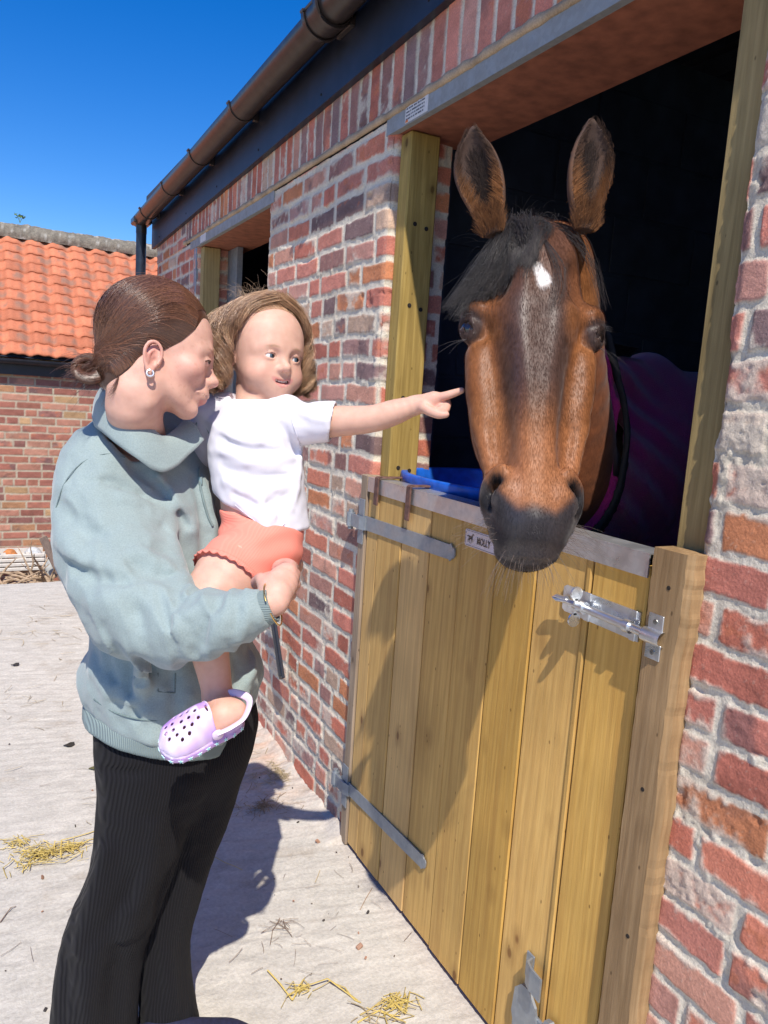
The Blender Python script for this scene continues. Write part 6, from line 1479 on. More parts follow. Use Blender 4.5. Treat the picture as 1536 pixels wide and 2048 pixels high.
def sw(P):
    f = sw_base(P)
    near_ = np.abs(f) < .03
    for H, rr, k, sg in sw_fold:
        c0 = H.mean(0); R0 = np.linalg.norm(H-c0, axis=1).max()+.06; m = near_ & (((P-c0)**2).sum(1) < R0*R0)
        if m.any():
            g_ = s_chain(P[m], H, rr, 6); f[m] = smin(f[m], g_, k) if sg > 0 else smax(f[m], -g_, k)
    n = np.zeros_like(f); pm = P[near_]
    n[near_] = .0038*vnoise(pm*np.array((16, 16, 26), np.float32), 3)+.0022*vnoise(pm*42, 5)+.0010*vnoise(pm*95, 6)
    el = ((pm-at(318, 1262, 1.30))**2).sum(1); wv = .0022+.0085*np.exp(-el/.0105)+.0045*np.exp(-((pm-at(430, 1240, 1.24))**2).sum(1)/.006)
    cr_ = 1-2.2*np.abs(vnoise(np.stack([(pm@RT)*34+(pm@UP)*13, (pm@UP)*12, (pm@FW)*12], -1)+.5*vnoise(pm*14, 44)[:, None], 41)); n[near_] += wv*cr_
    cr2 = 1-2.2*np.abs(vnoise(np.stack([(pm@RT)*9, (pm@UP)*20-(pm@RT)*6, (pm@FW)*9], -1), 45)); n[near_] += (.0035*np.exp(-((pm-at(200, 1130, 1.38))**2).sum(1)/.02))*cr2
    return f-n
V, F = surface(sw, at(300, 1150, 1.55)-(.45, .55, .42), at(300, 1150, 1.55)+(.55, .45, .36), .0042)
M['fleece'] = mat_cloth('sage_fleece', (.27, .335, .33), scale=420, rough=.95, sheen=.25, var=.10)
M['ribbing'] = mat_rib('sage_ribbing', (.235, .295, .29), UP, 2600, depth=.0008)
Wo(mesh_np('sweatshirt', V, F, M['fleece']))
# hem band, cuff band, collar
def band_f(P): 
    f = np.abs(sw_base(P)-.000)-.0065; pl = (P-at(300, 1452, 1.5)) @ (UP*.97+RT*.23); return smax(smax(f, pl-.006, .004), -(pl+.030), .006)
def hem_f(P):
    c0, nn = at(300, 1452, 1.5), UP*.97+RT*.23; nn = nn/np.linalg.norm(nn); pl = (P-c0)@nn; Q = P-np.clip(pl-.020, -.2, 0)[:, None].astype(np.float32)*nn.astype(np.float32)
    f = sw_base(Q)+.010+.10*np.clip(-pl, 0, .05); f = f-.0016*vnoise(P*28, 5); return smax(smax(np.abs(f)-.006, pl-.012, .005), -(pl+.026), .008)
V, F = surface(hem_f, at(330, 1420, 1.58)-(.36, .36, .12), at(330, 1420, 1.58)+(.36, .36, .14), .0042)
Wo(mesh_np('hem_band', V, F, mat_rib('hem_ribbing', (.225, .285, .28), RT*.8+FW*.6, 2400, depth=.001)))
def cuff_f(P):
    f = smax(s_cone(P, at(505, 1224, 1.224), at(549, 1209, 1.222), .0305, .0275), -s_cone(P, at(480, 1228, 1.226), at(575, 1202, 1.22), .0245, .0225), .002)
    return smax(smax(f, (P-at(548, 1210, 1.222)) @ BD, .003), -((P-at(512, 1222, 1.222)) @ BD), .003)
V, F = surface(cuff_f, wr-(.09, .10, .07), wr+(.09, .09, .07), .0024)
Wo(mesh_np('cuff', V, F, mat_rib('cuff_ribbing', (.235, .295, .29), UP*.9+FW*.3, 2600, depth=.001)))
# folded collar, swept as a band round the neck and open at the throat
def collar_pts(lst): return np.array([at(*p) for p in lst])
out_e = collar_pts([(408, 881, 1.455), (345, 938, 1.383), (312, 941, 1.360), (278, 921, 1.346), (240, 893, 1.350), (205, 865, 1.373), (188, 845, 1.428), (193, 815, 1.540), (235, 800, 1.610), (300, 800, 1.655), (360, 820, 1.650), (412, 850, 1.580), (420, 868, 1.520)])
top_e = collar_pts([(372, 837, 1.490), (332, 873, 1.407), (300, 853, 1.380), (268, 829, 1.374), (240, 807, 1.380), (218, 787, 1.404), (205, 773, 1.480), (212, 782, 1.545), (245, 778, 1.590), (300, 784, 1.620), (350, 799, 1.615), (388, 822, 1.565), (398, 839, 1.520)])
in_e = collar_pts([(368, 864, 1.500), (330, 895, 1.427), (300, 879, 1.402), (270, 855, 1.396), (245, 835, 1.402), (224, 815, 1.424), (213, 799, 1.495), (220, 802, 1.550), (248, 799, 1.585), (300, 804, 1.610), (348, 819, 1.605), (382, 842, 1.560), (392, 856, 1.520)])
a_, b_, c_ = (spline(x, 90) for x in (out_e, top_e, in_e)); rows = []
for t in np.linspace(0, 1, 12): rows.append(lerp(a_, b_, t)+np.array((0, 0, 1.0))*.008*math.sin(t*math.pi)-FW*.006*math.sin(t*math.pi))
for t in np.linspace(.15, 1, 7): rows.append(lerp(b_, c_, t))
rows = np.array(rows); rows += (.0018*np.stack([vnoise(rows.reshape(-1, 3)*32+j*7, 4) for j in range(3)], -1)).reshape(rows.shape)
nr, nc_ = rows.shape[:2]; ii = (np.arange(nr-1)[:, None]*nc_+np.arange(nc_-1)[None]).ravel()
o = mesh_np('collar', rows.reshape(-1, 3), np.stack([ii, ii+1, ii+nc_+1, ii+nc_], -1), M['fleece']); Wo(o); md = o.modifiers.new('thick', 'SOLIDIFY'); md.thickness = .0045; md.offset = 0
def surf_tube(name, px, r, f, d0, d1, mat, n=24, lift=.0002, parent=None):
    H = np.array([hitf(f, x, y, d0, d1) for x, y in px])+(-FW)*lift; mb = MB(); mb.tube(spline(H, n), r, 8); o = mb.build(name, mat, smooth=True); return Wo(o) if parent is None else parent(o)
m_seam = mat_simple('sage_seam', (.15, .20, .195), .9, nscale=300, bst=.2)
surf_tube('armhole_seam', [(112, 1015), (130, 965), (165, 925), (212, 908), (250, 915)], .0009, sw, 1.05, 1.75, m_seam, 40)
surf_tube('hem_seam', [(188, 1398), (230, 1425), (290, 1440), (350, 1438), (400, 1425)], .0015, sw, 1.05, 1.85, m_seam, 30)
for L_ in ([(316, 1346), (316, 1382)], [(316, 1383), (350, 1386)], [(350, 1386), (351, 1346)]):
    surf_tube('pocket_stitch', L_, .0013, sw, 1.05, 1.75, m_seam, 16)
m_zip = mat_zinc('sage_zip', c=(.28, .36, .35), rough=.4, metal=.5)
surf_tube('zip', [(418, 862), (404, 905), (398, 940), (404, 985), (416, 1030), (426, 1052)], .0022, sw, 1.05, 1.75, m_zip, 40, lift=.002)
hz_ = hitf(sw, 402, 962, 1.05, 1.75); mb = MB(); mb.obox(hz_-FW*.004, [RT, UP, FW], (.004, .008, .002), .001); mb.tube([hz_-FW*.005-UP*.006, hz_-FW*.006-UP*.018], .0022, 8); mb.obox(hz_-FW*.006-UP*.024, [RT, UP, FW], (.0035, .007, .0012), .001); Wo(mb.build('zip_pull', m_zip))
# trousers
def tr_base(P):
    n_ = [LEGN[0]-(0, 0, 0), LEGN[1], LEGN[2], LEGN[3], LEGN[4], np.array([FNg[0]-.0, FNg[1], .015])]; f_ = [LEGF[0], LEGF[1], LEGF[2], LEGF[3], LEGF[4], np.array([FFg[0], FFg[1], .02])]
    a = s_chain(P, n_, [.108, .094, .083, .084, .092, .096], 16, sq=(FW, .95)); b = s_chain(P, f_, [.100, .078, .060, .058, .064, .07], 16)
    f = smin(a, b, .008); hip = s_chain(P, [at(352, 1395, 1.565), at(355, 1470, 1.575)], [.130, .138], 4, sq=(RT, 1.0))
    f = smin(f, hip, .05); return smax(f, (P-at(350, 1375, 1.5))@UP, .01)
trf = [([(300, 1715), (260, 1790), (215, 1850)], .010, .03, -1), ([(215, 1700), (190, 1800), (160, 1900)], .014, .04, 1), ([(310, 1650), (300, 1740), (270, 1820)], .012, .03, 1), ([(240, 1880), (235, 1960), (232, 2040)], .012, .035, -1), ([(190, 1900), (180, 1970), (176, 2045)], .012, .035, 1),
       ([(215, 1490), (260, 1500), (320, 1498)], .006, .02, -1), ([(210, 1540), (250, 1548), (290, 1545)], .005, .02, -1), ([(350, 1730), (330, 1780), (315, 1830)], .008, .02, -1), ([(340, 1900), (345, 1960), (352, 2020)], .010, .025, 1), ([(310, 1900), (312, 1960), (318, 2030)], .008, .02, -1), ([(375, 1560), (385, 1640), (375, 1700)], .01, .02, 1),
       ([(128, 1930), (126, 1980), (124, 2040)], .010, .03, -1), ([(255, 1830), (262, 1855), (240, 1880)], .012, .03, 1)]
tr_fold = list(folds(None, tr_base, trf, 1.2, 2.0))
def tr(P):
    f = tr_base(P); near_ = np.abs(f) < .03
    for H, rr, k, sg in tr_fold:
        c0 = H.mean(0); R0 = np.linalg.norm(H-c0, axis=1).max()+.06; m = near_ & (((P-c0)**2).sum(1) < R0*R0)
        if m.any():
            g_ = s_chain(P[m], H, rr, 6); f[m] = smin(f[m], g_, k) if sg > 0 else smax(f[m], -g_, k)
    n = np.zeros_like(f); pm = P[near_]; n[near_] = .0035*vnoise(pm*np.array((22, 22, 9), np.float32), 13)+.0012*vnoise(pm*50, 15); return f-n
V, F = surface(tr, np.minimum(FNg, FFg)-(.22, .24, .06), np.maximum(LEGN[0], LEGF[0])+(.26, .26, .14), .0058)
Wo(mesh_np('trousers', V, F, mat_rib('black_ribbed_jersey', (.0095, .009, .0115), RT*.75+FW*.66, 1250, rough=.9, depth=.0011, st=.7, con=.35)))
# navy shoes
m_shoe = mat_simple('navy_suede', (.012, .014, .045), .8, nscale=120, nvar=.3, bst=.4); m_sole = mat_simple('dark_sole', (.03, .03, .035), .7, nscale=60, bst=.2)
fdir = np.array((RT[0], RT[1], 0)); fdir = fdir/np.linalg.norm(fdir); fdir = fdir*math.cos(.25)+np.array((-fdir[1], fdir[0], 0))*math.sin(.25)
def shoe(c, nm):
    lat = np.array((-fdir[1], fdir[0], 0)); fr = (np.array(c), np.stack([lat, np.array((0, 0, 1.0)), fdir*1.0]))
    def f(P):
        q = (P-fr[0].astype(np.float32))@fr[1].T.astype(np.float32); tb = tsm([(-.085, 0, 0, .026, .026, .055, .0), (-.04, 0, 0, .034, .034, .065, .0), (.03, 0, 0, .036, .036, .055, .0), (.08, 0, 0, .042, .042, .040, .0), (.13, 0, 0, .036, .036, .030, .0), (.16, 0, 0, .018, .018, .020, .0)], 20)
        tb[:, 6] = .012; r = np.stack([q[:, 0], q[:, 2], q[:, 1]-.018], -1); return smax(s_loft(r, tb, n=2.3), .012-q[:, 1], .004)
    V, F = surface(f, fr[0]-(.2, .2, .02), fr[0]+(.2, .2, .12), .0045); Wo(mesh_np('shoe', V, F, m_shoe))
    mb = MB(); o_ = []
    for z, w_ in ((-.092, .014), (-.085, .024), (-.04, .032), (.03, .036), (.08, .043), (.13, .037), (.155, .024), (.166, .01)): o_.append((z, w_))
    poly = [fr[0]+fdir*z+lat*w_ for z, w_ in o_]+[fr[0]+fdir*z-lat*w_ for z, w_ in o_[::-1]]; mb.prism([tuple(p+(0, 0, .002)) for p in poly], (0, 0, .016)); Wo(mb.build('shoe_sole', m_sole))
shoe((FNg[0], FNg[1], 0), 'n'); sf = onplane(352, 2105, 2, 0); shoe((sf[0], sf[1], 0), 'f')
# gold bangle and ring
bc = at(546, 1209, 1.222); bd = at(560, 1204, 1.221)-at(530, 1215, 1.223); bd /= np.linalg.norm(bd); X_ = np.cross(bd, UP); X_ /= np.linalg.norm(X_); Y_ = np.cross(bd, X_)
mb = MB(); mb.tube([bc+(X_*math.cos(a)+Y_*math.sin(a))*.0345 for a in np.linspace(.3, 6.0, 40)], .0013, 8); m_gold = mat_zinc('gold', c=(.85, .58, .22), rough=.25, metal=1.0); Wo(mb.build('bangle', m_gold, smooth=True))
# ------------------------------------------------------------------ the child
child = thing('person', 'small child with wavy fair hair, white t-shirt and coral shorts pointing at the horse', 'person', loc=tuple(at(520, 1090, 1.45)))
Ch = lambda o: link_parent(o, child)
a_ = rad(40); cf = -FW*math.cos(a_)+RT*math.sin(a_)-UP*.10; cf /= np.linalg.norm(cf); cu = UP+.03*RT; cu = cu-cf*(cu@cf); cu /= np.linalg.norm(cu)
CS = 1.05; CO = at(566, 714, 1.470)-cf*.070*CS; CHF = frame(CO, np.cross(cu, cf), cu)
cl = lambda P: local(P, CHF)/np.float32(CS)
cw = lambda q: CHF[0]+(np.asarray(q, float)*CS) @ CHF[1]
NK1, NK2 = cw((0, -.050, -.022)), at(508, 822, 1.505)
def chead(P):
    q = cl(P); f, ec, er = face_sdf(q, 1); f = f*CS
    f = smin(f, s_chain(P, [NK1, NK2, NK2-UP*.04], [.038, .037, .05], 5), .016)
    f = smin(f, ear_sdf(q, (.0655, -.010, -.010), .80, 1)*CS, .004); return smin(f, ear_sdf(q, (-.0655, -.010, -.010), .80, -1)*CS, .004)
V, F = surface(chead, CHF[0]-(.14, .14, .20), CHF[0]+(.14, .14, .13), .0019)
q = cl(V); aq = np.abs(q[:, 0]); nz = fbm(V*40, 3, 2); SKC = np.array((.66, .40, .30))
def bl(c, r): return np.exp(-(((aq-c[0])/r[0])**2+((q[:, 1]-c[1])/r[1])**2+((q[:, 2]-c[2])/r[2])**2))
c = SKC*(1+.04*nz)[:, None]
c = lerp(c, np.array((.66, .28, .22)), np.clip(.38*bl((.038, -.028, .055), (.018, .014, .03))+.15*bl((0, -.022, .084), (.010, .008, .01))+.5*bl((.068, -.01, -.01), (.010, .02, .02)), 0, 1)[:, None])
u0, v0 = q[:, 0], q[:, 1]
lm = sstep(1.08, .85, np.sqrt((u0/.0235)**2+((v0+.0490-.40*np.abs(u0))/.0078)**2))*(q[:, 2] > .055); c = lerp(c, np.array((.60, .23, .21)), (.75*lm)[:, None])
inm = sstep(1.1, .7, np.sqrt((u0/.020)**2+((v0+.0468-.33*np.abs(u0))/.0036)**2))*sstep(.0725, .0700, q[:, 2]+12*u0**2)*(q[:, 2] > .055); c = lerp(c, np.array((.09, .02, .02)), (.9*inm)[:, None])
bro = sstep(1.1, .3, np.sqrt(((aq-.026)/.016)**2+((v0-.0165+.15*np.abs(aq-.024))/.0028)**2))*(q[:, 2] > .04); c = lerp(c, np.array((.40, .23, .14)), (.72*bro)[:, None])
lid_ = bl((.0255, .0035, .070), (.014, .0035, .02)); c = lerp(c, np.array((.42, .20, .16)), (.35*lid_)[:, None])
av, af, ac = [V], [F], [c]
# pointing arm and hand
S_, E_, W_ = at(604, 848, 1.475), at(742, 838, 1.435), at(832, 810, 1.415)
def carm(P):
    f = s_chain(P, [S_, at(668, 843, 1.455), E_, at(790, 824, 1.424), W_], [.034, .0295, .0255, .0235, .0165], 14)
    f = smin(f, s_chain(P, [W_, at(852, 806, 1.408), at(868, 800, 1.403)], [.0165, .0175, .0160], 5, sq=(FW, .80)), .008)
    f = smin(f, s_chain(P, [at(868, 796, 1.400), at(886, 793, 1.394), at(906, 787, 1.388), at(923, 781, 1.382)], [.0092, .0082, .0074, .0058], 9), .005)
    for p, r in (([(872, 800, 1.408), (890, 801, 1.410), (894, 811, 1.402), (884, 815, 1.394)], .0080), ([(872, 806, 1.404), (890, 810, 1.402), (891, 820, 1.394), (879, 821, 1.390)], .0076), ([(870, 812, 1.402), (884, 820, 1.398), (881, 827, 1.391), (872, 824, 1.388)], .0068)):
        f = smin(f, s_chain(P, [at(*x) for x in p], [r*1.05, r, r*.96, r*.85], 9), .0028)
    return smin(f, s_chain(P, [at(848, 814, 1.400), at(862, 823, 1.392), at(878, 829, 1.386), at(892, 829, 1.384)], [.0115, .0090, .0080, .0062], 9), .005)
cm = (S_+W_)/2; V, F = surface(carm, np.minimum(S_, at(925, 780, 1.38))-.06, np.maximum(S_, at(925, 780, 1.40))+.06, .0020)
nz = fbm(V*50, 3, 3); c = SKC*(1+.05*nz)[:, None]; d2 = ((V-at(888, 812, 1.39))**2).sum(1); c = lerp(c, np.array((.66, .28, .22)), (.45*np.exp(-d2/.0006))[:, None]); av.append(V); af.append(F); ac.append(c)
# near leg: thigh, knee behind the sleeve, shin, ankle, foot; far leg round the woman's side
KN, AN = at(408, 1212, 1.335), at(436, 1400, 1.335)
FTv = (at(340, 1497, 1.270)-at(484, 1434, 1.315)); FL = np.linalg.norm(FTv); ft_v = FTv/FL
ft_w = -FW*.62+UP*.72-RT*.22; CF0 = at(484, 1434, 1.315)
def clogframe(o, v, w_): v = v/np.linalg.norm(v); w_ = w_-v*(w_@v); w_ /= np.linalg.norm(w_); return (np.asarray(o, float), np.stack([np.cross(v, w_), v, w_]))
CLF = clogframe(CF0, ft_v, ft_w)
KF, AF = at(430, 1190, 1.66), at(400, 1370, 1.76)
def cleg(P):
    f = s_chain(P, [at(520, 1105, 1.455), at(462, 1148, 1.385), KN], [.066, .062, .042], 8)
    f = smin(f, s_chain(P, [KN, at(412, 1265, 1.335), at(428, 1345, 1.337), AN], [.041, .036, .029, .0245], 10), .02)
    q = local(P, CLF); f = smin(f, s_chain(P, [AN, world((0, .028, .022), CLF)], [.0245, .026], 4), .012); f = smin(f, s_ell(P, world((0, .010, .018), CLF), (.022, .022, .022)), .012)
    f = smin(f, s_ell(q, (0, .070, .014), (.028, .055, .018)), .015); f = smin(f, s_ell(P, AN+RT*.018+UP*.006, (.009, .009, .009)), .01)
    f = smin(f, s_chain(P, [at(520, 1085, 1.49), at(470, 1140, 1.60), KF, AF], [.066, .058, .040, .025], 12), .02)
    return smin(f, s_chain(P, [at(512, 840, 1.51), at(515, 930, 1.505), at(520, 1020, 1.49), at(522, 1080, 1.475)], [.055, .076, .074, .072], 8, sq=(-FW, .85)), .02)
V, F = surface(cleg, at(470, 1200, 1.5)-(.34, .40, .32), at(470, 1200, 1.5)+(.30, .42, .42), .0036); nz = fbm(V*30, 3, 3); c = SKC*(1+.05*nz)[:, None]; c = lerp(c, np.array((.66, .28, .22)), (.4*np.exp(-((V-AN)**2).sum(1)/.0016))[:, None])
av.append(V); af.append(F); ac.append(c); off = np.cumsum([0]+[len(x) for x in av])
Ch(mesh_np('body', np.concatenate(av), np.concatenate([x+o_ for x, o_ in zip(af, off)]), M['skin'], None, np.clip(np.concatenate(ac), .02, .9)))
eyes(Ch, (CHF[0], CHF[1]), (.026*CS, -.001*CS, .0615*CS), .0113*CS, mat_simple('blue_grey_iris', (.075, .115, .15), .1, nscale=400, bst=0), cf*.8+RT*.62-UP*.06, .0072)
for s_ in (-1, 1):
    mb = MB(); mb.tube([cw((s_*a, b, c)) for a, b, c in ((.0150, -.0020, .0700), (.0200, .0028, .0735), (.0262, .0042, .0745), (.0325, .0030, .0715), (.0385, -.0006, .0655))], .00055, 6)
    mb.c = [(.13, .07, .05)]*len(mb.v); Ch(mb.build('lash_line', M['straw'], smooth=True))
mb = MB()
for x in (-.0101, -.0049, 0, .0049, .0101): mb.obox(cw((x, -.0442+12*x*x, .0706-14*x*x)), CHF[1], (.00235*CS, .0017*CS, .0010), .0005)
Ch(mb.build('teeth', mat_simple('milk_teeth', (.78, .74, .68), .2, nscale=50, nvar=.03, bst=0), smooth=True))
g = np.random.default_rng(91); q = []
for k in range(70):
    s = g.choice([-1, 1]); t = g.random(); p = lerp(np.array((.0145, -.001, .0705)), np.array((.0385, .002, .0670)), t)+np.array((0, .0065*math.sin(t*3.14), .002*math.sin(t*3.14))); e = p+np.array((.0015+.002*t, .0015, .0045)); p[0] *= s; e[0] *= s; q.append(np.linspace(p, e, 3))
v_, f_ = strands(cw(np.array(q).reshape(-1, 3)).reshape(-1, 3, 3), .00016, .00005); Ch(mesh_np('eyelashes', v_, f_, M['straw'], None, strand_cols((.12, .07, .05), len(q), 3)))
# wavy hair
def ccap_full(P):
    q = cl(P); return smin(s_ell(q, (0, .038, -.014), (.0715, .0775, .084)), s_ell(q, (0, .034, .028), (.058, .052, .044)), .02)*CS
def ccap(P):
    q = cl(P); f = ccap_full(P); y = q[:, 1]; ax = np.abs(q[:, 0])
    zl = np.interp(y, [-.07, -.04, -.012, .01, .03, .05, .075, .095, .12], [-.03, -.022, -.014, .004, .018, .030, .044, .050, .05]).astype(np.float32)+.016*sstep(.045, .0, ax)*(y > .03)
    return smax(smax(f, q[:, 2]-zl+.007, .006), -.055-y, .01)
V, F = surface(ccap, CHF[0]-.16, CHF[0]+.16, .0028); hcc = np.array((.44, .235, .125)); chair = Ch(mesh_np('hair', V, F, m_hair, None, np.tile(hcc*.75, (len(V), 1))))
g = np.random.default_rng(61); NCL = 210; K = 11500; m_ = 18; t = np.linspace(0, 1, m_)
# locks: rooted along the parting and over the crown, falling to the sides and back
cx = g.choice([-1, 1], NCL, p=[.45, .55]); cz_ = g.uniform(-.085, .050, NCL); ph = g.uniform(0, 6.28, NCL); fq = g.uniform(1.9, 3.0, NCL); lnf = g.uniform(.72, 1.08, NCL); shx = g.normal(0, 1, NCL)
cid = g.integers(0, NCL, K); sd_ = cx[cid]; z0 = cz_[cid]+.004*g.normal(0, 1, K)
def lock(u_root, z_root, s, z_end, y_end, x_end):
    return np.array([(u_root, .114-.9*z_root**2*3, z_root), (s*.050, .095-.15*abs(z_root), z_root-.006), (s*.076, .050, (z_root*.9-.012)), (s*.082, .010, z_end*.6+z_root*.35-.01), (x_end, y_end*.55, z_end), (x_end*1.02, y_end, z_end-.004)])
pths = np.zeros((K, m_, 3)); cache = {}
for k in range(NCL):
    s = cx[k]; z = cz_[k]; front = sstep(.0, .05, z); back = sstep(-.03, -.08, z)
    ye = lerp(-.055, -.080, back)+.012*shx[k]*.5; ze = lerp(z*.85-.02, .012, front*.5); xe = s*lerp(.088 if s > 0 else .076, .055, back)+.005*shx[k]
    if s < 0: ye = ye*1.05; ze -= .016
    base = spline(lock(.006*s+.002*shx[k], z, s, ze, ye, xe), m_); cache[k] = base
for k in range(NCL):
    m = cid == k; n_ = m.sum()
    if not n_: continue
    s = cx[k]; tt = t*lnf[k]*1.0; b0 = np.stack([np.interp(np.clip(tt, 0, 1), t, cache[k][:, j]) for j in range(3)], -1)
    am = .0145*sstep(.18, .8, t); w1 = np.sin(2*math.pi*fq[k]*t+ph[k])*am; w2 = np.cos(2*math.pi*fq[k]*t+ph[k])*am
    b0 = b0+np.stack([s*w2*.8+.003*s*sstep(.3, 1, t), w2*.2, w1*1.3], -1)
    spr = lerp(.0046, .0026, t)[None, :, None]*g.normal(0, 1, (n_, 1, 3)); pths[m] = b0[None]+spr+g.normal(0, .0006, (n_, m_, 3))*t[None, :, None]
fl = cw(pths.reshape(-1, 3)).astype(np.float32); tgt = (.0025+.0080*g.random(K))
fl = push(fl, ccap_full, (tgt[:, None]*sstep(-.05, .40, t)[None]+.0008).ravel(), n=3, both=False).reshape(K, m_, 3)
# keep roots close to the scalp
cc = lerp(hcc*.62, np.array((.80, .53, .32)), np.clip((g.random(NCL)**1.5)[cid]*.8+.3*g.random(K)**3, 0, 1)[:, None])
v_, f_ = strands(fl, .00032, .00020); V2, F2, C2 = [v_], [f_], [strand_cols(cc, K, m_, var=.2)]
def cadd(P_, r0, r1, col, var=.3):
    a1, b1 = strands(P_, r0, r1); F2.append(b1+sum(len(x) for x in V2)); V2.append(a1); C2.append(strand_cols(col, len(P_), P_.shape[1], var=var))
P_ = []
for k in range(420):   # fine front hair combed back from the brow
    s = g.choice([-1, 1]); u = g.uniform(-.045, .052); r0 = np.array((u, .088-.35*abs(u), .056-.32*abs(u))); P_.append(spline([r0, r0+(s*.004+u*.3, .012, -.012), (u*1.35, .112-.2*abs(u), .015), (u*1.5, .116-.3*abs(u), -.03)], 10))
P_ = np.array(P_); fl = push(cw(P_.reshape(-1, 3)).astype(np.float32), ccap_full, np.tile(np.linspace(.0002, .004, 10), 420)).reshape(420, 10, 3); cadd(fl, .00022, .00022, lerp(hcc, np.array((.6, .38, .24)), g.random((420, 1))))
P_ = []
for k in range(150):   # flyaways
    r0 = cw((g.uniform(-.05, .05), .115, g.uniform(-.06, .03))); d = UP*(.3+.5*g.random())-RT*(.5*g.random())+g.normal(0, .4, 3); l = .02+.03*g.random(); P_.append(spline([r0, r0+d*l*.5, r0+d*l-UP*.012+g.normal(0, .004, 3)], 8))
cadd(np.array(P_), .00025, .00010, (.40, .28, .18))
o = mesh_np('hair_locks', np.concatenate(V2), np.concatenate(F2), m_hair, None, np.concatenate(C2)); link_parent(o, child); 
# t-shirt
def ts_base(P):
    f = s_chain(P, [at(506, 838, 1.508), at(508, 885, 1.502), at(516, 950, 1.497), at(528, 1020, 1.488), at(532, 1065, 1.482)], [.062, .088, .090, .0835, .083], 12, sq=(-FW*.9+RT*.2, .86))
    f = smin(f, s_chain(P, [at(575, 828, 1.49), S_, at(636, 846, 1.462), at(664, 844, 1.455)], [.038, .040, .0385, .0385], 6), .022)
    f = smin(f, s_chain(P, [at(450, 826, 1.53), at(418, 835, 1.55), at(412, 900, 1.58)], [.042, .040, .038], 4), .022)
    hem = (P-at(452, 1006, 1.45)) @ (UP*.80+RT*.56*-1*-1*.80); hem2 = (P-at(540, 1073, 1.45)) @ (UP*.985-RT*.17)
    f = smax(f, -hem, .006); f = smax(f, -hem2, .006); f = smax(f, (P-at(667, 845, 1.455)) @ (RT*.97-UP*.20), .005)
    return smax(f, -s_cone(P, NK2-UP*.02, NK2+UP*.05, .046, .045), .006)
tsf = [([(430, 850), (470, 880), (520, 885)], .006, .016, 1), ([(440, 875), (490, 900), (560, 900)], .005, .014, -1), ([(450, 905), (510, 925), (590, 915)], .007, .018, 1), ([(445, 935), (500, 955), (580, 950)], .005, .015, -1),
       ([(450, 960), (510, 985), (590, 960)], .007, .018, 1), ([(470, 990), (520, 1010), (580, 990)], .005, .014, -1), ([(480, 1010), (530, 1035), (580, 1020)], .006, .015, 1), ([(560, 850), (580, 885), (600, 920)], .005, .015, -1),
       ([(590, 815), (620, 835), (650, 840)], .005, .014, 1), ([(520, 1000), (530, 1040), (535, 1068)], .007, .018, 1), ([(555, 990), (560, 1030), (565, 1060)], .004, .012, -1), ([(600, 900), (596, 950), (588, 1000)], .005, .015, 1)]
ts_fold = list(folds(None, ts_base, tsf, 1.2, 1.62))
def ts(P):
    f = ts_base(P); near_ = np.abs(f) < .02
    for H, rr, k, sg in ts_fold:
        c0 = H.mean(0); R0 = np.linalg.norm(H-c0, axis=1).max()+.04; m = near_ & (((P-c0)**2).sum(1) < R0*R0)
        if m.any():
            g_ = s_chain(P[m], H, rr, 6); f[m] = smin(f[m], g_, k) if sg > 0 else smax(f[m], -g_, k)
    pm = P[near_]; n = np.zeros_like(f); n[near_] = .0020*vnoise(pm*np.array((25, 25, 60), np.float32), 23)+.0010*vnoise(pm*70, 25); f = f-n
    arm_in = s_chain(P, [at(640, 845, 1.462), at(690, 842, 1.45)], [.034, .034], 2); return smax(f, -arm_in, .003)
V, F = surface(ts, at(530, 930, 1.49)-(.20, .22, .20), at(530, 930, 1.49)+(.24, .22, .16), .0030)
M['cotton'] = mat_cloth('white_cotton', (.70, .69, .745), scale=700, rough=.9, sheen=.05, var=.03, bst=.15, bdist=.0005)
Ch(mesh_np('t_shirt', V, F, M['cotton']))
m_st = mat_simple('white_stitching', (.62, .61, .68), .9, nscale=200, bst=.1)
def ctube(name, px, r, f, mat, n=30):
    H = np.array([hitf(f, x, y, 1.2, 1.65) for x, y in px])-FW*.0004; mb = MB(); mb.tube(spline(H, n), r, 6); Ch(mb.build(name, mat, smooth=True))
ctube('shoulder_seam', [(580, 803), (584, 840), (594, 872), (603, 900)], .0010, ts, m_st)
ctube('hem_stitch', [(470, 1010), (505, 1038), (545, 1060), (572, 1046)], .0009, ts, m_st)
# neck binding
kk = [NK2+UP*.016+ (RT*math.cos(x)*.047+(-FW)*math.sin(x)*.045) + UP*(.004-.008*math.sin(x)) for x in np.linspace(0, 2*math.pi, 40)]
mb = MB(); mb.tube(np.array(kk), .0042, 8); Ch(mb.build('neck_binding', M['cotton'], smooth=True))
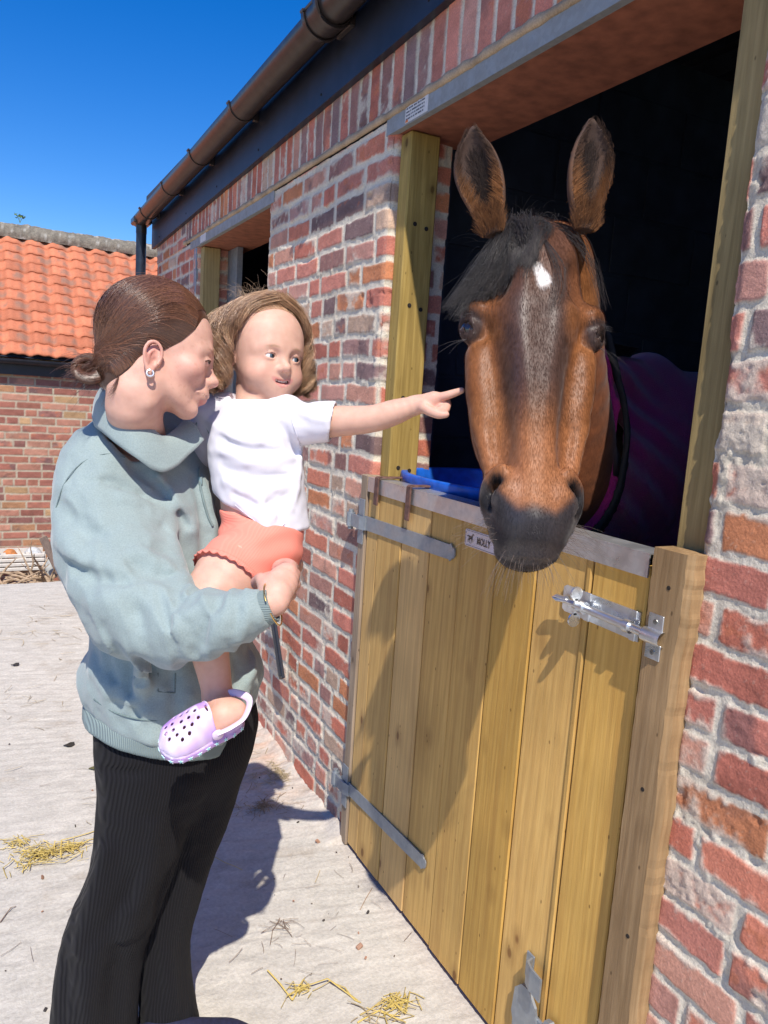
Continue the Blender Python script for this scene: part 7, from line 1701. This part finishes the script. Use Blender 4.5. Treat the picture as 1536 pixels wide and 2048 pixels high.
# coral shorts with a frilled hem
TD = KN-at(520, 1105, 1.455); TD /= np.linalg.norm(TD); HC_ = hitf(cleg, 480, 1142, 1.2, 1.6)
def sh_cut(P): return (P-at(478, 1150, 1.36)) @ (TD*.86-UP*.30-FW*.0)
def sh_f(P):
    f = smin(s_chain(P, [at(520, 1105, 1.455), at(462, 1148, 1.385), at(440, 1165, 1.36)], [.071, .0665, .062], 6), s_chain(P, [at(522, 1020, 1.488), at(524, 1085, 1.472)], [.078, .079], 4, sq=(-FW, .88)), .02)
    f = smin(f, s_chain(P, [at(520, 1085, 1.49), at(470, 1140, 1.60)], [.071, .064], 4), .02)
    f = smax(f, sh_cut(P), .003); f = smax(f, (P-at(512, 1036, 1.48))@(UP*.95+RT*.25), .004)
    m = np.abs(f) < .02; n = np.zeros_like(f); pm = P[m]; n[m] = .0022*vnoise(pm*np.array((30, 30, 50), np.float32), 33)+.0016*np.sin((pm@UP)*150+3*vnoise(pm*14, 3))*sstep(.05, -.03, sh_cut(pm)+.02); return f-n
V, F = surface(sh_f, at(500, 1100, 1.47)-(.18, .20, .12), at(500, 1100, 1.47)+(.18, .22, .13), .0030)
M['coral'] = mat_rib('coral_ribbed_jersey', (.88, .275, .205), TD*.5+UP*.86, 2300, rough=.85, depth=.0005, st=.35, con=.05)
Ch(mesh_np('shorts', V, F, M['coral']))
# frill: the cut circle found round the thigh, waved and proud
ax0 = at(462, 1148, 1.385); e1 = np.cross(TD, UP); e1 /= np.linalg.norm(e1); e2 = np.cross(TD, e1); ring_ = []
for x in np.linspace(0, 2*math.pi, 150):
    d = e1*math.cos(x)+e2*math.sin(x); lo_, hi_ = .03, .10; rr = np.linspace(.03, .10, 60); al = []
    P0 = ax0[None]+d[None]*rr[:, None]; s_ = -sh_cut(P0.astype(np.float32))/((TD*.86-UP*.30)@TD); Q = P0+TD[None]*s_[:, None]; v = s_chain(Q.astype(np.float32), [at(520, 1105, 1.455), at(462, 1148, 1.385), at(430, 1172, 1.35)], [.0715, .0670, .0615], 6); k = np.argmin(np.abs(v)); ring_.append((Q[k], d))
rows = []
for j, tq in enumerate(np.linspace(-1.2, 1, 5)):
    rows.append([p+d*(.0006+.0022*math.sin(i*1.05)*max(tq, 0))+TD*(.0042*tq+.0012*math.cos(i*1.05+.5)*max(tq, 0)) for i, (p, d) in enumerate(ring_)])
rows = np.array(rows); nr, nc_ = rows.shape[:2]; ii = (np.arange(nr-1)[:, None]*nc_+np.arange(nc_-1)[None]).ravel()
o = mesh_np('frill', rows.reshape(-1, 3), np.stack([ii, ii+1, ii+nc_+1, ii+nc_], -1), M['coral']); Ch(o); md = o.modifiers.new('thick', 'SOLIDIFY'); md.thickness = .0016; md.offset = 0
# lilac clog
m_clog = mat_vcol('lilac_foam', rough=.38, scale=90, amt=.05, bst=.05, bdist=.0005, spec=.5); m_mint = mat_simple('mint_star', (.30, .66, .66), .4, nscale=50, nvar=.08, bst=0); m_mint2 = mat_simple('pale_star', (.72, .85, .88), .4, nscale=50, nvar=.05, bst=0)
CL = .168
sole_tb = [(0.0, .012), (.008, .024), (.03, .031), (.07, .033), (.105, .0385), (.135, .0385), (.155, .029), (.165, .014), (.168, .004)]
CSC = np.array((.97, .84, 1.0))
def clog(fr, lead):
    local = lambda P, f_: globals()['local'](P, f_)/CSC.astype(np.float32)
    world = lambda q, f_: globals()['world'](np.asarray(q, float)*CSC, f_)
    up_tb = tsm([(-.004, 0, .012, .012, .012, .030, .012), (.012, 0, .012, .027, .027, .040, .012), (.045, 0, .012, .032, .032, .042, .012), (.075, 0, .012, .034, .034, .046, .012), (.105, 0, .012, .0385, .0385, .036, .012), (.135, 0, .012, .038, .038, .026, .012), (.155, 0, .012, .028, .028, .018, .010), (.168, 0, .012, .006, .006, .004, .004)], 40)
    inn = up_tb.copy(); inn[:, 3:6] = np.maximum(inn[:, 3:6]-.0045, .001); inn[:, 6] = .006
    def f(P):
        q = local(P, fr); u, v, w_ = q.T; a = s_loft(q, up_tb, n=2.4); b = s_loft(q, inn, n=2.4); f = smax(a, -b, .002)
        cutp = (w_-.022)-.0+.0*v; op = np.maximum(v-.062-.25*np.clip(w_-.03, -.02, .02), -(w_-(.014+.10*np.clip(.03-v, 0, .03)))); f = smax(f, -smax(v-.064+.4*np.abs(u)*.5, .016-w_, .004), .003)
        f = np.minimum(f, smax(s_loft(np.stack([u, v, w_], -1), np.array([(v_, 0, .004, h+.0025, h+.0025, .009, .009) for v_, h in sole_tb]), n=5), -(w_+.004), .002))
        f = smin(f, s_chain(q, [(-.030, .064, .030), (-.018, .060, .050), (0, .058, .056), (.018, .060, .050), (.030, .064, .030)], [.003]*5, 10), .002)
        for (hu, hv) in HOLES: f = smax(f, -s_cone(q, (hu, hv, .0), (hu*1.1, hv, .08), .0034, .0034), .001)
        return f
    c0 = world((0, .08, .02), fr); V, F = surface(f, c0-.12, c0+.12, .0017); q = local(V, fr)
    sw_ = fbm(np.stack([q[:, 0]*26, q[:, 1]*20, q[:, 2]*10], -1)+lead, 3, 4); c = lerp(np.array((.60, .42, .74)), np.array((.80, .72, .86)), sstep(-.2, .35, sw_)[:, None]); c = lerp(c, np.array((.42, .20, .66)), (.75*sstep(.25, .45, -sw_+.9*np.exp(-((q[:, 1]-.068)/.012)**2)*(q[:, 0] > .0)))[:, None])
    band = (q[:, 2] > -.001)*(q[:, 2] < .0095)*(np.abs(q[:, 0]) > .008); c = lerp(c, np.array((.46, .27, .60)), (.8*band)[:, None]); c = lerp(c, np.array((.78, .70, .84)), (sstep(.0, -.002, q[:, 2]))[:, None])
    root = thing('clog', 'lilac marbled foam clog with holes on the foot against the black trousers' if lead == 0 else 'lilac clog on the far foot behind the woman', 'clog', loc=tuple(fr[0]))
    X = lambda o: link_parent(o, root); X(mesh_np('shell', V, F, m_clog, None, np.clip(c, .03, .9)))
    # heel strap and rivets
    mb = MB(); mb.cur = (.74, .60, .80); st_ = [(-.036, .060, .026), (-.037, .030, .028), (-.031, .000, .032), (0, -.022, .034), (.031, .000, .032), (.037, .030, .028), (.036, .060, .026)]
    P_ = world(spline(np.array(st_), 40), fr); mb.tube(P_, .0065, 10, flat=.42); X(mb.build('strap', m_clog, smooth=True))
    for s in (-1, 1): mb = MB(); mb.cur = (.76, .62, .80); mb.lathe(world((s*.0345, .060, .024), fr), fr[1][0]*s, [(.0095, 0), (.0095, .004), (.0075, .0055), (.002, .006)], 18); X(mb.build('rivet', m_clog, smooth=True))
    # star flowers along the rim
    vs = np.array([a for a, _ in sole_tb]); hs = np.array([b for _, b in sole_tb])+.0025
    path = np.concatenate([np.stack([hs, vs], -1), np.stack([-hs[::-1], vs[::-1]], -1)]); seg = np.linalg.norm(np.diff(path, axis=0), axis=1); cum = np.concatenate([[0], np.cumsum(seg)]); mA = MB(); mB_ = MB()
    for s in np.arange(.012, cum[-1]-.005, .0185):
        p = np.array([np.interp(s, cum, path[:, j]) for j in (0, 1)]); p2 = np.array([np.interp(s+.002, cum, path[:, j]) for j in (0, 1)]); tg = p2-p; tg /= np.linalg.norm(tg); no = np.array((tg[1], -tg[0])); no = no if no@(p-np.array((0, .08))) > 0 else -no
        cc_ = np.array((p[0]+no[0]*.0010, p[1]+no[1]*.0010, .0045)); T3 = np.array((tg[0], tg[1], 0)); Z3 = np.array((0, 0, 1.0)); N3 = np.array((no[0], no[1], 0))
        for (mm, R_, r2, dd, nn) in ((mB_, .0056, .0022, .0008, 5), (mA, .0030, .0014, .0014, 5)):
            poly = [cc_+T3*math.cos(x)*rr_+Z3*math.sin(x)*rr_ for x, rr_ in [(math.pi*j/nn+.3, R_ if j % 2 == 0 else r2) for j in range(2*nn)]]; mm.prism([tuple(world(p3, fr)) for p3 in poly], fr[1].T@(N3*dd))
    X(mB_.build('star_trim', m_mint2)); X(mA.build('star_centre', m_mint)); return root
HOLES = [(-.022, .108), (-.009, .113), (.005, .114), (.019, .110), (-.024, .124), (-.012, .130), (.001, .133), (.014, .131), (.025, .123), (-.013, .098), (.002, .099), (.016, .097), (-.010, .146), (.004, .148), (.017, .144), (.006, .084), (-.010, .083)]
clog(CLF, 0)
CLF2 = clogframe(AF-UP*.035+RT*.03, -RT*.9-UP*.35+FW*.2, -FW*-.3+UP*.9); clog(CLF2, 5)
